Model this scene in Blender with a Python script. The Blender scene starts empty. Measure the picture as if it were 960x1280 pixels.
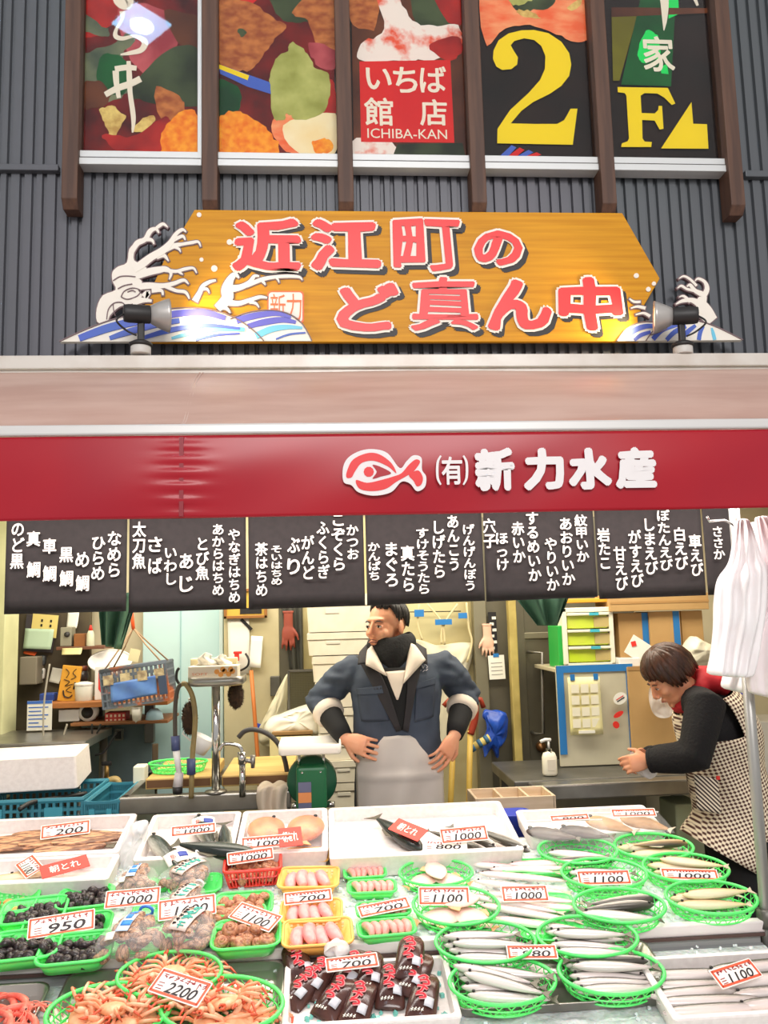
import bpy, math, random
from mathutils import Vector, Matrix, noise
random.seed(7)
PI = math.pi
SC = bpy.context.scene
COL = SC.collection

# ------------------------------------------------------------------ camera
CAM_POS = Vector((0, 0, 1.6))
F, YAW, PITCH, ROLL = 1050.0, 0.075, 0.124, -0.0268
_fw = Vector((math.sin(YAW) * math.cos(PITCH), math.cos(YAW) * math.cos(PITCH), math.sin(PITCH)))
_r0 = Vector((math.cos(YAW), -math.sin(YAW), 0))
_u0 = _r0.cross(_fw)
_rt = _r0 * math.cos(ROLL) + _u0 * math.sin(ROLL)
_up = -_r0 * math.sin(ROLL) + _u0 * math.cos(ROLL)
cd = bpy.data.cameras.new('camera')
cam = bpy.data.objects.new('camera', cd)
COL.objects.link(cam)
cam.matrix_world = Matrix(((_rt.x, _up.x, -_fw.x, CAM_POS.x), (_rt.y, _up.y, -_fw.y, CAM_POS.y),
                           (_rt.z, _up.z, -_fw.z, CAM_POS.z), (0, 0, 0, 1)))
cd.sensor_width = 36
cd.lens = F * 36 / 1280
cd.clip_start = 0.05
SC.camera = cam

# ------------------------------------------------------------------ light and exposure
SC.view_settings.view_transform = 'Standard'
SC.view_settings.look = 'None'
SC.view_settings.exposure = 0.0
SC.view_settings.gamma = 1.0
SC.view_settings.use_curve_mapping = False
wd = bpy.data.worlds.new('street_sky')
SC.world = wd
wd.use_nodes = True
wd.node_tree.nodes['Background'].inputs[0].default_value = (1.0, 0.97, 0.95, 1)
wd.node_tree.nodes['Background'].inputs[1].default_value = 0.55


def area(name, loc, target, sx, sy, power, color):
    l = bpy.data.lights.new(name, 'AREA')
    l.shape = 'RECTANGLE'; l.size = sx; l.size_y = sy; l.energy = power; l.color = color
    o = bpy.data.objects.new(name, l); COL.objects.link(o)
    o.location = loc
    o.rotation_euler = (Vector(target) - Vector(loc)).to_track_quat('-Z', 'Y').to_euler()
    return o


area('stall_tube_light', (0.2, 2.62, 2.03), (0.2, 2.7, 0.6), 3.0, 0.12, 27, (1.0, 0.93, 0.89))
area('shop_ceiling_light', (0.3, 3.75, 2.3), (0.3, 3.9, 0), 3.6, 0.5, 58, (1.0, 0.92, 0.76))
area('back_ceiling_light', (0.2, 4.5, 2.33), (0.2, 4.75, 0), 3.6, 0.25, 26, (1.0, 0.92, 0.76))
area('arcade_light', (0.5, -4.0, 4.9), (0.2, 3.0, 2.7), 4.0, 1.8, 320, (1.0, 0.97, 0.95))


# ------------------------------------------------------------------ helpers
def W(px, py, Y):
    v = _rt * ((px - 480) / F) - _up * ((py - 640) / F) + _fw
    return CAM_POS + v * (Y / v.y)


TZ0, TS, TY0 = 0.62, 0.2, 2.4
TILT = math.atan(TS)


def Tp(px, py, dz=0.0):
    """where the ray of a photo point meets the sloping display (dz above it)"""
    v = _rt * ((px - 480) / F) - _up * ((py - 640) / F) + _fw
    k = (TZ0 + dz - TS * TY0 - CAM_POS.z) / (v.z - TS * v.y)
    return CAM_POS + v * k


LOW = -0.045


def TM(px, py, rot=0.0, h=0.0, base=0.0, tilt=0.0):
    """matrix of a thing standing on the display whose point at height h shows at px,py"""
    p = Tp(px, py, base + h / math.cos(TILT))
    m = Matrix.Translation(p) @ Matrix.Rotation(TILT, 4, 'X') @ Matrix.Translation((0, 0, -h)) @ Matrix.Rotation(rot, 4, 'Z')
    if tilt:
        m = m @ Matrix.Rotation(tilt, 4, 'X')
    return m


def lin(c):
    def f(u):
        u /= 255.0
        return u / 12.92 if u <= 0.04045 else ((u + 0.055) / 1.055) ** 2.4
    return (f(c[0]), f(c[1]), f(c[2]), 1)


_MATS = {}


def mat(name, c, rough=0.5, metal=0.0, c2=None, scale=20.0, bump=0.0, alpha=1.0, emit=0.0, coord='Object',
        stretch=None, spec=0.5, trans=0.0, sss=0.0, contrast=None, detail=4.0):
    if name in _MATS:
        return _MATS[name]
    m = bpy.data.materials.new(name)
    m.use_nodes = True
    nt = m.node_tree
    b = nt.nodes['Principled BSDF']
    b.inputs['Base Color'].default_value = lin(c)
    b.inputs['Roughness'].default_value = rough
    b.inputs['Metallic'].default_value = metal
    b.inputs['Specular IOR Level'].default_value = spec if not name.endswith('_print') else 0.15
    b.inputs['Alpha'].default_value = alpha
    b.inputs['Transmission Weight'].default_value = trans
    if sss:
        b.inputs['Subsurface Weight'].default_value = sss
        b.inputs['Subsurface Scale'].default_value = 0.02
    if emit:
        b.inputs['Emission Color'].default_value = lin(c)
        b.inputs['Emission Strength'].default_value = emit
    if c2 or bump:
        tc = nt.nodes.new('ShaderNodeTexCoord')
        mp = nt.nodes.new('ShaderNodeMapping')
        nz = nt.nodes.new('ShaderNodeTexNoise')
        nz.inputs['Scale'].default_value = scale
        nz.inputs['Detail'].default_value = detail
        if stretch:
            mp.inputs['Scale'].default_value = stretch
        nt.links.new(tc.outputs[coord], mp.inputs[0])
        nt.links.new(mp.outputs[0], nz.inputs['Vector'])
        if c2:
            cr = nt.nodes.new('ShaderNodeValToRGB')
            lo, hi = contrast or (0.35, 0.65)
            cr.color_ramp.elements[0].position = lo
            cr.color_ramp.elements[1].position = hi
            cr.color_ramp.elements[0].color = lin(c)
            cr.color_ramp.elements[1].color = lin(c2)
            nt.links.new(nz.outputs['Fac'], cr.inputs[0])
            nt.links.new(cr.outputs[0], b.inputs['Base Color'])
        if bump:
            bp = nt.nodes.new('ShaderNodeBump')
            bp.inputs['Strength'].default_value = bump
            bp.inputs['Distance'].default_value = 0.01
            nt.links.new(nz.outputs['Fac'], bp.inputs['Height'])
            nt.links.new(bp.outputs[0], b.inputs['Normal'])
    _MATS[name] = m
    return m


def ramp_mat(name, stops, axis='Y', rough=0.3, coord='Generated', speck=None, metal=0.0):
    """colour running across a thing's own width (back to belly of a fish)"""
    if name in _MATS:
        return _MATS[name]
    m = bpy.data.materials.new(name); m.use_nodes = True
    nt = m.node_tree; b = nt.nodes['Principled BSDF']
    b.inputs['Roughness'].default_value = rough
    b.inputs['Metallic'].default_value = metal
    tc = nt.nodes.new('ShaderNodeTexCoord'); sp = nt.nodes.new('ShaderNodeSeparateXYZ')
    nz = nt.nodes.new('ShaderNodeTexNoise'); nz.inputs['Scale'].default_value = 9
    ad = nt.nodes.new('ShaderNodeMath'); ad.operation = 'MULTIPLY_ADD'
    ad.inputs[1].default_value = 0.16
    nt.links.new(tc.outputs[coord], sp.inputs[0]); nt.links.new(tc.outputs[coord], nz.inputs['Vector'])
    nt.links.new(nz.outputs['Fac'], ad.inputs[0]); nt.links.new(sp.outputs[axis], ad.inputs[2])
    cr = nt.nodes.new('ShaderNodeValToRGB'); e = cr.color_ramp.elements
    e[0].position = stops[0][0] + 0.08; e[0].color = lin(stops[0][1])
    e[1].position = stops[-1][0] + 0.08; e[1].color = lin(stops[-1][1])
    for p, c in stops[1:-1]:
        x = e.new(p + 0.08); x.color = lin(c)
    nt.links.new(ad.outputs[0], cr.inputs[0])
    nt.links.new(cr.outputs[0], b.inputs['Base Color'])
    _MATS[name] = m
    return m


def wave_mat(name, c, c2, scale, axis='X', rough=0.5, dist=0.0, coord='Object', rot=None, profile=(0.4, 0.6)):
    if name in _MATS:
        return _MATS[name]
    m = bpy.data.materials.new(name); m.use_nodes = True
    nt = m.node_tree; b = nt.nodes['Principled BSDF']
    b.inputs['Roughness'].default_value = rough
    tc = nt.nodes.new('ShaderNodeTexCoord'); mp = nt.nodes.new('ShaderNodeMapping')
    if rot:
        mp.inputs['Rotation'].default_value = rot
    wv = nt.nodes.new('ShaderNodeTexWave'); wv.bands_direction = axis
    wv.inputs['Scale'].default_value = scale; wv.inputs['Distortion'].default_value = dist
    cr = nt.nodes.new('ShaderNodeValToRGB'); e = cr.color_ramp.elements
    e[0].position, e[1].position = profile
    e[0].color = lin(c); e[1].color = lin(c2)
    nt.links.new(tc.outputs[coord], mp.inputs[0]); nt.links.new(mp.outputs[0], wv.inputs['Vector'])
    nt.links.new(wv.outputs['Fac'], cr.inputs[0]); nt.links.new(cr.outputs[0], b.inputs['Base Color'])
    _MATS[name] = m
    return m


def film_mat(name, c=(245, 245, 248), opacity=0.25, rough=0.12):
    """thin clear plastic film"""
    if name in _MATS:
        return _MATS[name]
    m = bpy.data.materials.new(name); m.use_nodes = True
    nt = m.node_tree; b = nt.nodes['Principled BSDF']
    b.inputs['Base Color'].default_value = lin(c); b.inputs['Roughness'].default_value = rough
    b.inputs['Specular IOR Level'].default_value = 0.8
    b.inputs['Alpha'].default_value = opacity
    nz = nt.nodes.new('ShaderNodeTexNoise'); nz.inputs['Scale'].default_value = 30
    tc = nt.nodes.new('ShaderNodeTexCoord'); nt.links.new(tc.outputs['Object'], nz.inputs['Vector'])
    bp = nt.nodes.new('ShaderNodeBump'); bp.inputs['Strength'].default_value = 0.5; bp.inputs['Distance'].default_value = 0.01
    nt.links.new(nz.outputs['Fac'], bp.inputs['Height']); nt.links.new(bp.outputs[0], b.inputs['Normal'])
    _MATS[name] = m
    return m


class MB:
    def __init__(s):
        s.v = []; s.f = []; s.x = Matrix.Identity(4)

    def add(s, vs, fs):
        n = len(s.v)
        s.v += [tuple(s.x @ Vector(v)) for v in vs]
        s.f += [tuple(i + n for i in f) for f in fs]
        return s

    def box(s, c, d, rot=None):
        x, y, z = d[0] / 2, d[1] / 2, d[2] / 2
        vs = [Vector((a * x, b * y, g * z)) for a in (-1, 1) for b in (-1, 1) for g in (-1, 1)]
        if rot is not None:
            vs = [rot @ v for v in vs]
        c = Vector(c)
        return s.add([c + v for v in vs], [(0, 1, 3, 2), (4, 6, 7, 5), (0, 4, 5, 1), (2, 3, 7, 6), (0, 2, 6, 4), (1, 5, 7, 3)])

    def loft(s, rings, caps=True, closed=False):
        n = len(rings[0]); vs = [p for r in rings for p in r]; fs = []
        m = len(rings)
        for i in range(m if closed else m - 1):
            a, b = i * n, ((i + 1) % m) * n
            for j in range(n):
                k = (j + 1) % n
                fs.append((a + j, a + k, b + k, b + j))
        if caps and not closed:
            fs.append(tuple(range(n))[::-1]); fs.append(tuple((m - 1) * n + j for j in range(n)))
        return s.add(vs, fs)

    def tube(s, pts, r, n=8, closed=False, caps=True, flat=1.0):
        pts = [Vector(p) for p in pts]; m = len(pts)
        rs = r if isinstance(r, (list, tuple)) else [r] * m
        rings = []; prev = None
        for i, p in enumerate(pts):
            if closed:
                t = pts[(i + 1) % m] - pts[i - 1]
            else:
                t = pts[min(i + 1, m - 1)] - pts[max(i - 1, 0)]
            t.normalize()
            if prev is None:
                u = t.orthogonal() if abs(t.z) > 0.9 else t.cross(Vector((0, 0, 1)))
            else:
                u = prev - t * prev.dot(t)
                if u.length < 1e-6:
                    u = t.orthogonal()
            u.normalize(); prev = u; w = t.cross(u)
            rings.append([p + (u * math.cos(2 * PI * j / n) + w * flat * math.sin(2 * PI * j / n)) * rs[i] for j in range(n)])
        return s.loft(rings, caps, closed)

    def ell(s, c, r, n=12, m=8, rot=None):
        c = Vector(c); vs = []; fs = []
        for i in range(m + 1):
            a = -PI / 2 + PI * i / m
            for j in range(n):
                b = 2 * PI * j / n
                v = Vector((r[0] * math.cos(a) * math.cos(b), r[1] * math.cos(a) * math.sin(b), r[2] * math.sin(a)))
                vs.append(c + (rot @ v if rot is not None else v))
        for i in range(m):
            for j in range(n):
                k = (j + 1) % n
                fs.append((i * n + j, i * n + k, (i + 1) * n + k, (i + 1) * n + j))
        return s.add(vs, fs)

    def lathe(s, prof, c=(0, 0, 0), n=20, rot=None):
        c = Vector(c); rings = []
        for r, z in prof:
            ring = [Vector((r * math.cos(2 * PI * j / n), r * math.sin(2 * PI * j / n), z)) for j in range(n)]
            rings.append([c + (rot @ v if rot is not None else v) for v in ring])
        return s.loft(rings, True)

    def prism(s, p2, y0, y1):
        """polygon in x,z given thickness from y0 (front) to y1"""
        n = len(p2)
        vs = [(x, y0, z) for x, z in p2] + [(x, y1, z) for x, z in p2]
        fs = [tuple(range(n)), tuple(range(2 * n - 1, n - 1, -1))] + [(i, i + n, (i + 1) % n + n, (i + 1) % n) for i in range(n)]
        return s.add(vs, fs)

    def slab(s, p2, z0, z1):
        n = len(p2)
        vs = [(x, y, z0) for x, y in p2] + [(x, y, z1) for x, y in p2]
        fs = [tuple(range(n))[::-1], tuple(range(n, 2 * n))] + [(i, (i + 1) % n, (i + 1) % n + n, i + n) for i in range(n)]
        return s.add(vs, fs)

    def grid(s, fn, nu, nv, th=0.0):
        vs = [fn(i / nu, j / nv) for i in range(nu + 1) for j in range(nv + 1)]
        fs = []
        for i in range(nu):
            for j in range(nv):
                a = i * (nv + 1) + j
                fs.append((a, a + nv + 1, a + nv + 2, a + 1))
        return s.add(vs, fs)

    def build(s, name, m, parent=None, smooth=False, bev=0.0, solid=0.0, sub=0, seg=2):
        me = bpy.data.meshes.new(name)
        me.from_pydata(s.v, [], s.f)
        me.materials.append(m)
        me.update()
        if smooth:
            me.polygons.foreach_set('use_smooth', [True] * len(me.polygons))
        o = bpy.data.objects.new(name, me)
        COL.objects.link(o)
        if parent is not None:
            o.parent = parent
        if solid:
            d = o.modifiers.new('solid', 'SOLIDIFY'); d.thickness = solid; d.offset = 0
        if bev:
            d = o.modifiers.new('bevel', 'BEVEL'); d.width = bev; d.segments = seg; d.limit_method = 'ANGLE'
        if sub:
            d = o.modifiers.new('sub', 'SUBSURF'); d.levels = sub; d.render_levels = sub
        return o


def bake(o):
    """replace the modifier stack by its result"""
    dg = bpy.context.evaluated_depsgraph_get()
    me = bpy.data.meshes.new_from_object(o.evaluated_get(dg))
    o.modifiers.clear(); old = o.data; o.data = me; me.name = old.name
    bpy.data.meshes.remove(old)
    return o


def remesh(o, voxel, smooth=4, fac=0.5):
    d = o.modifiers.new('r', 'REMESH'); d.mode = 'VOXEL'; d.voxel_size = voxel; d.use_smooth_shade = True
    if smooth:
        d = o.modifiers.new('s', 'SMOOTH'); d.iterations = smooth; d.factor = fac
    return bake(o)


def tag(o, label, cat, group=None, kind=None):
    o['label'] = label; o['category'] = cat
    if group: o['group'] = group
    if kind: o['kind'] = kind
    return o


def thing(name, label, cat, loc=(0, 0, 0), group=None, rz=0.0, m=None):
    o = bpy.data.objects.new(name, None)
    o.empty_display_size = 0.05
    COL.objects.link(o)
    if m is not None:
        o.matrix_world = m
    else:
        o.location = loc; o.rotation_euler = (0, 0, rz)
    return tag(o, label, cat, group)


def struct(o):
    o['kind'] = 'structure'
    return o


def dup(root, m, label=None, group=None):
    r = root.copy(); COL.objects.link(r); r.matrix_world = m
    if label: r['label'] = label
    if group: r['group'] = group
    for ch in KIDS.get(root.name, root.children):
        c = ch.copy(); COL.objects.link(c); c.parent = r
        for g in ch.children:
            d = g.copy(); COL.objects.link(d); d.parent = c
    return r


KIDS = {}


class Proto:
    """first call places the thing itself, later calls place copies of it and its parts"""
    def __init__(s, root):
        s.root = root; s.used = False

    def put(s, m, label, group=None):
        if not s.used:
            s.used = True
            s.root.matrix_world = m; s.root['label'] = label
            if group: s.root['group'] = group
            elif 'group' in s.root: del s.root['group']
            return s.root
        r = dup(s.root, m, label, group)
        if not group and 'group' in r: del r['group']
        return r


def place(o, m, label, cat, group=None):
    o.matrix_world = m
    return tag(o, label, cat, group)


def smooth_pts(pts, k=6, closed=False):
    out = []; n = len(pts); P = [Vector(p) for p in pts]
    rng = n if closed else n - 1
    for i in range(rng):
        if closed:
            a, b, c, d = P[i - 1], P[i], P[(i + 1) % n], P[(i + 2) % n]
        else:
            a, b, c, d = P[max(i - 1, 0)], P[i], P[i + 1], P[min(i + 2, n - 1)]
        for j in range(k):
            t = j / k
            out.append(0.5 * ((2 * b) + (c - a) * t + (2 * a - 5 * b + 4 * c - d) * t * t + (3 * b - a - 3 * c + d) * t ** 3))
    if not closed:
        out.append(P[-1])
    return out


_TXT = {}


def text_mesh(body, off=0.0, line=1.0, wob=0.0):
    """vertices and faces of lettering, thickened into brush weight by laying shifted copies over each other"""
    key = (body, line)
    if key not in _TXT:
        cu = bpy.data.curves.new('lettering', 'FONT')
        cu.body = body; cu.size = 1
        cu.align_x = 'CENTER'; cu.space_line = line; cu.resolution_u = 3
        o = bpy.data.objects.new('lettering', cu); COL.objects.link(o)
        bpy.context.view_layer.update()
        dg = bpy.context.evaluated_depsgraph_get()
        me = bpy.data.meshes.new_from_object(o.evaluated_get(dg))
        bpy.data.objects.remove(o); bpy.data.curves.remove(cu)
        _TXT[key] = ([(v.co.x, v.co.y) for v in me.vertices], [tuple(p.vertices) for p in me.polygons])
        bpy.data.meshes.remove(me)
    vs, fs = _TXT[key]
    if wob:
        vs = [(x + wob * noise.noise((x * 4, y * 4, 1.3)), y + wob * noise.noise((x * 4, y * 4, 7.7))) for x, y in vs]
    V = []; Fc = []
    n = 0 if off <= 0 else (6 if off < 0.02 else 10)
    for k in range(-1, n):
        dx, dy = (0, 0) if k < 0 else (off * math.cos(2 * PI * k / n), off * math.sin(2 * PI * k / n))
        b = len(V)
        V += [(x + dx, y + dy, k + 1) for x, y in vs]
        Fc += [tuple(i + b for i in f) for f in fs]
    return V, Fc, max(n, 1)


def text_fit(body, box, y, m, parent=None, off=0.0, th=0.002, line=1.0, name='lettering', org=(0, 0, 0), flat=False, shear=0.0, wob=0.0):
    """lettering filling the box (x0,z0,x1,z1) on the plane y, facing the street; flat: on x,y lying at height y"""
    V, Fc, n = text_mesh(body, off, line, wob)
    xs = [v[0] for v in V]; ys = [v[1] for v in V]
    x0, x1, y0, y1 = min(xs), max(xs), min(ys), max(ys)
    X0, Z0, X1, Z1 = box
    out = []
    for v in V:
        a = X0 + (v[0] - x0) / (x1 - x0) * (X1 - X0)
        b = Z0 + (v[1] - y0) / (y1 - y0) * (Z1 - Z0)
        a += shear * (b - (Z0 + Z1) / 2)
        d = th / 2 + v[2] * 0.00004
        out.append((a - org[0], b - org[1], y + d) if flat else (a - org[0], y - d - org[1], b - org[2]))
    me = bpy.data.meshes.new(name); me.from_pydata(out, [], Fc); me.update()
    me.materials.append(m)
    o = bpy.data.objects.new(name, me); COL.objects.link(o)
    if parent is not None:
        o.parent = parent
    return o


def pxbox(x0, y0, x1, y1, Y):
    cx, cy = (x0 + x1) / 2, (y0 + y1) / 2
    c = W(cx, cy, Y)
    w = W(x1, cy, Y).x - W(x0, cy, Y).x
    h = W(cx, y0, Y).z - W(cx, y1, Y).z
    return (c.x - w / 2, c.z - h / 2, c.x + w / 2, c.z + h / 2)


def loc_w(px, py, Y):
    w = W(px, py, Y); return (w.x, w.z)


def inv(o):
    return o.location


_RB = [0]


def ribbon(mb, pts, Y, y0, y1, k=5, grow=0.0, org=(0, 0, 0)):
    """flat brush stroke of varying width; pts = photo points with a width"""
    _RB[0] = (_RB[0] + 1) % 24
    y0 -= _RB[0] * 0.00006
    sp = smooth_pts([(a, b, c) for a, b, c in pts], k)
    L = []; Rr = []
    for i, p in enumerate(sp):
        q0 = sp[max(i - 1, 0)]; q1 = sp[min(i + 1, len(sp) - 1)]
        t = Vector((q1.x - q0.x, q1.y - q0.y)); t.normalize()
        nrm = Vector((-t.y, t.x)) * (max(p.z, 0.3) / 2 + grow)
        e = 0.0
        if i == 0: e = -grow
        if i == len(sp) - 1: e = grow
        a = loc_w(p.x + nrm.x + t.x * e, p.y + nrm.y + t.y * e, Y); b = loc_w(p.x - nrm.x + t.x * e, p.y - nrm.y + t.y * e, Y)
        L.append((a[0] - org[0], a[1] - org[2])); Rr.append((b[0] - org[0], b[1] - org[2]))
    vs = []; fs = []
    for a, b in zip(L, Rr):
        vs += [(a[0], y0, a[1]), (b[0], y0, b[1]), (a[0], y1, a[1]), (b[0], y1, b[1])]
    n = len(L)
    for i in range(n - 1):
        q = 4 * i
        fs += [(q, q + 1, q + 5, q + 4), (q + 2, q + 6, q + 7, q + 3), (q, q + 4, q + 6, q + 2), (q + 1, q + 3, q + 7, q + 5)]
    fs += [(0, 2, 3, 1), (4 * n - 4, 4 * n - 3, 4 * n - 1, 4 * n - 2)]
    mb.add(vs, fs)


def poly_px(mb, pts, Y, y0, y1, sm=0, org=(0, 0, 0)):
    if sm:
        pts = [(p.x, p.y) for p in smooth_pts([(a, b, 0) for a, b in pts], sm, True)]
    p2 = [loc_w(a, b, Y) for a, b in pts]
    mb.prism([(a - org[0], b - org[2]) for a, b in p2], y0 - org[1], y1 - org[1])


def rrect(w, d, r, n=4):
    out = []
    for cx, cy, a0 in ((w / 2 - r, d / 2 - r, 0), (-w / 2 + r, d / 2 - r, 90), (-w / 2 + r, -d / 2 + r, 180), (w / 2 - r, -d / 2 + r, 270)):
        for i in range(n + 1):
            a = math.radians(a0 + 90 * i / n)
            out.append((cx + r * math.cos(a), cy + r * math.sin(a)))
    return out


def ring(w, d, r, z, n=4, x=0, y=0):
    return [(a + x, b + y, z) for a, b in rrect(w, d, r, n)]


def glass_mat():
    m = bpy.data.materials.new('window_glass'); m.use_nodes = True
    nt = m.node_tree; nt.nodes.remove(nt.nodes['Principled BSDF'])
    fr = nt.nodes.new('ShaderNodeFresnel'); fr.inputs[0].default_value = 1.3
    tr = nt.nodes.new('ShaderNodeBsdfTransparent'); gl = nt.nodes.new('ShaderNodeBsdfGlossy'); gl.inputs['Roughness'].default_value = 0.02
    mx = nt.nodes.new('ShaderNodeMixShader')
    nt.links.new(fr.outputs[0], mx.inputs[0]); nt.links.new(tr.outputs[0], mx.inputs[1]); nt.links.new(gl.outputs[0], mx.inputs[2])
    nt.links.new(mx.outputs[0], nt.nodes['Material Output'].inputs[0])
    return m


# common materials
WHITE = mat('white_paint', (232, 230, 226), 0.4)
PAPER = mat('paper', (240, 238, 228), 0.8)
BLACK = mat('black_ink', (22, 20, 22), 0.6)
RED = mat('red_ink', (226, 52, 42), 0.5)
FOAM = mat('white_foam', (238, 229, 225), 0.75, c2=(229, 219, 215), scale=60, bump=0.05)
STEEL = mat('stainless_steel', (165, 162, 155), 0.32, 0.85, c2=(140, 137, 130), scale=6)
DKSTEEL = mat('dull_steel', (120, 118, 112), 0.45, 0.7, c2=(98, 96, 90), scale=5)
CHROME = mat('chrome', (210, 210, 208), 0.15, 1.0)
BLUETAPE = mat('blue_tape', (38, 120, 190), 0.5)
CARD = mat('cardboard', (196, 158, 104), 0.8, c2=(184, 146, 92), scale=4)
WOOD = mat('worn_wood', (158, 104, 60), 0.6, c2=(126, 80, 44), scale=6, stretch=(1, 12, 12))
GREENP = mat('green_plastic', (92, 238, 116), 0.35, sss=0.15)
CLEAR = film_mat('clear_film', opacity=0.06, rough=0.22)
MILKY = film_mat('milky_film', (248, 248, 246), 0.72, 0.35)
BLUEP = mat('teal_plastic', (58, 132, 152), 0.45)
DARK = mat('dark_plastic', (38, 36, 36), 0.5)

# ================================================================== the building
YW = 3.0
# floor and room shell
MB().box((0.3, 2.4, -0.05), (6.5, 6.4, 0.1)).build('floor', mat('wet_concrete', (120, 116, 108), 0.5, c2=(96, 93, 88), scale=3))
o = bpy.data.objects['floor']; struct(o)
WALLM = mat('shop_wall', (206, 196, 166), 0.7, c2=(190, 180, 150), scale=3)
struct(MB().box((0.3, 5.05, 1.2), (5.2, 0.1, 2.4)).build('wall_back', WALLM))
struct(MB().box((-2.15, 4.05, 1.2), (0.1, 2.1, 2.4)).build('wall_left', mat('pale_side_wall', (214, 214, 176), 0.7)))
struct(MB().box((2.85, 4.05, 1.2), (0.1, 2.1, 2.4)).build('wall_right', WALLM))
struct(MB().box((0.35, 4.0, 2.43), (5.1, 2.2, 0.06)).build('ceiling', mat('shop_ceiling', (215, 210, 195), 0.8)))

# ribbed metal cladding above the awning
prof = []
x = -2.1; k = 0
while x < 2.35:
    w = (0.030, 0.024, 0.034)[k % 3]
    prof += [(x, YW + 0.014), (x + 0.004, YW), (x + w, YW), (x + w + 0.003, YW + 0.014)]
    x += w + 0.0135; k += 1
mb = MB(); vs = []; fs = []
zb, zt = 2.36, 4.6
for a, b in prof:
    vs += [(a, b, zb), (a, b, zt)]
n = len(prof)
fs = [(2 * i, 2 * i + 2, 2 * i + 3, 2 * i + 1) for i in range(n - 1)]
vs += [(prof[-1][0], YW + 0.08, zb), (prof[-1][0], YW + 0.08, zt), (prof[0][0], YW + 0.08, zb), (prof[0][0], YW + 0.08, zt)]
a = 2 * n - 2
fs += [(a, a + 2, a + 3, a + 1), (a + 2, a + 4, a + 5, a + 3), (a + 4, 0, 1, a + 5)]
SIDING = mat('ribbed_siding', (98, 95, 104), 0.45, 0.25, c2=(84, 92, 94), scale=0.6, stretch=(1, 1, 0.2))
struct(mb.add(vs, fs).build('wall_front', SIDING))
for i, (xa, xb, py) in enumerate(((-260, 77, 211), (930, 1200, 222))):
    b = pxbox(xa, py - 4, xb, py + 4, YW)
    struct(MB().box(((b[0] + b[2]) / 2, YW - 0.008, (b[1] + b[3]) / 2), (b[2] - b[0], 0.03, b[3] - b[1])).build('trim_%d' % (i + 1), SIDING, bev=0.003))

# windows covered with printed film
FRAME = mat('white_aluminium', (214, 216, 216), 0.35, 0.2)
SEAL = mat('dark_seal', (70, 66, 62), 0.6)
wins = [(93, 255), (265, 428), (430, 590), (594, 756), (757, 906)]
NAVY = mat('dark_print', (34, 22, 20), 0.35, c2=(20, 16, 16), scale=5)
PR = {
    'tuna': mat('tuna_red_print', (196, 44, 36), 0.35, c2=(120, 16, 22), scale=9, contrast=(0.3, 0.75)),
    'deep': mat('dark_red_print', (128, 26, 24), 0.35, c2=(60, 16, 18), scale=7),
    'salmon': mat('salmon_print', (238, 104, 60), 0.35, c2=(244, 160, 110), scale=10, stretch=(1, 1, 2.5)),
    'flesh': mat('grilled_fish_print', (196, 120, 62), 0.35, c2=(150, 76, 40), scale=9, stretch=(2.5, 1, 4)),
    'leaf': mat('leaf_print', (70, 84, 54), 0.35, c2=(28, 40, 26), scale=6),
    'sage': mat('sage_print', (120, 128, 96), 0.35, c2=(66, 80, 66), scale=7),
    'wasabi': mat('wasabi_print', (188, 190, 110), 0.35, c2=(146, 150, 70), scale=12, contrast=(0.3, 0.7)),
    'uni': mat('urchin_print', (250, 164, 44), 0.35, c2=(236, 118, 24), scale=40),
    'rice': mat('egg_print', (246, 232, 190), 0.35, c2=(240, 216, 160), scale=9),
    'crab': mat('crab_print', (238, 226, 214), 0.35, c2=(228, 88, 60), scale=14, contrast=(0.5, 0.66)),
    'gold': mat('gold_print', (232, 206, 120), 0.35, c2=(190, 150, 80), scale=30),
    'pink': mat('pink_print', (196, 92, 96), 0.35, c2=(150, 50, 60), scale=8),
    'green': mat('green_reflection_and_print', (14, 96, 44), 0.35, c2=(8, 60, 30), scale=4),
    'lime': mat('green_glow_print', (20, 220, 96), 0.35),
    'olive': mat('olive_reflection_print', (116, 112, 24), 0.35, c2=(90, 84, 20), scale=4),
    'yellow': mat('yellow_print', (245, 214, 28), 0.35),
    'cream': mat('cream_print', (238, 228, 206), 0.4),
    'red': mat('red_print', (206, 32, 36), 0.35, c2=(220, 40, 36), scale=4),
    'blue': mat('blue_print', (70, 100, 190), 0.35),
    'brown': mat('brown_print', (106, 58, 34), 0.35, c2=(70, 36, 24), scale=6),
}
WIN = []
GLASS = glass_mat()
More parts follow.
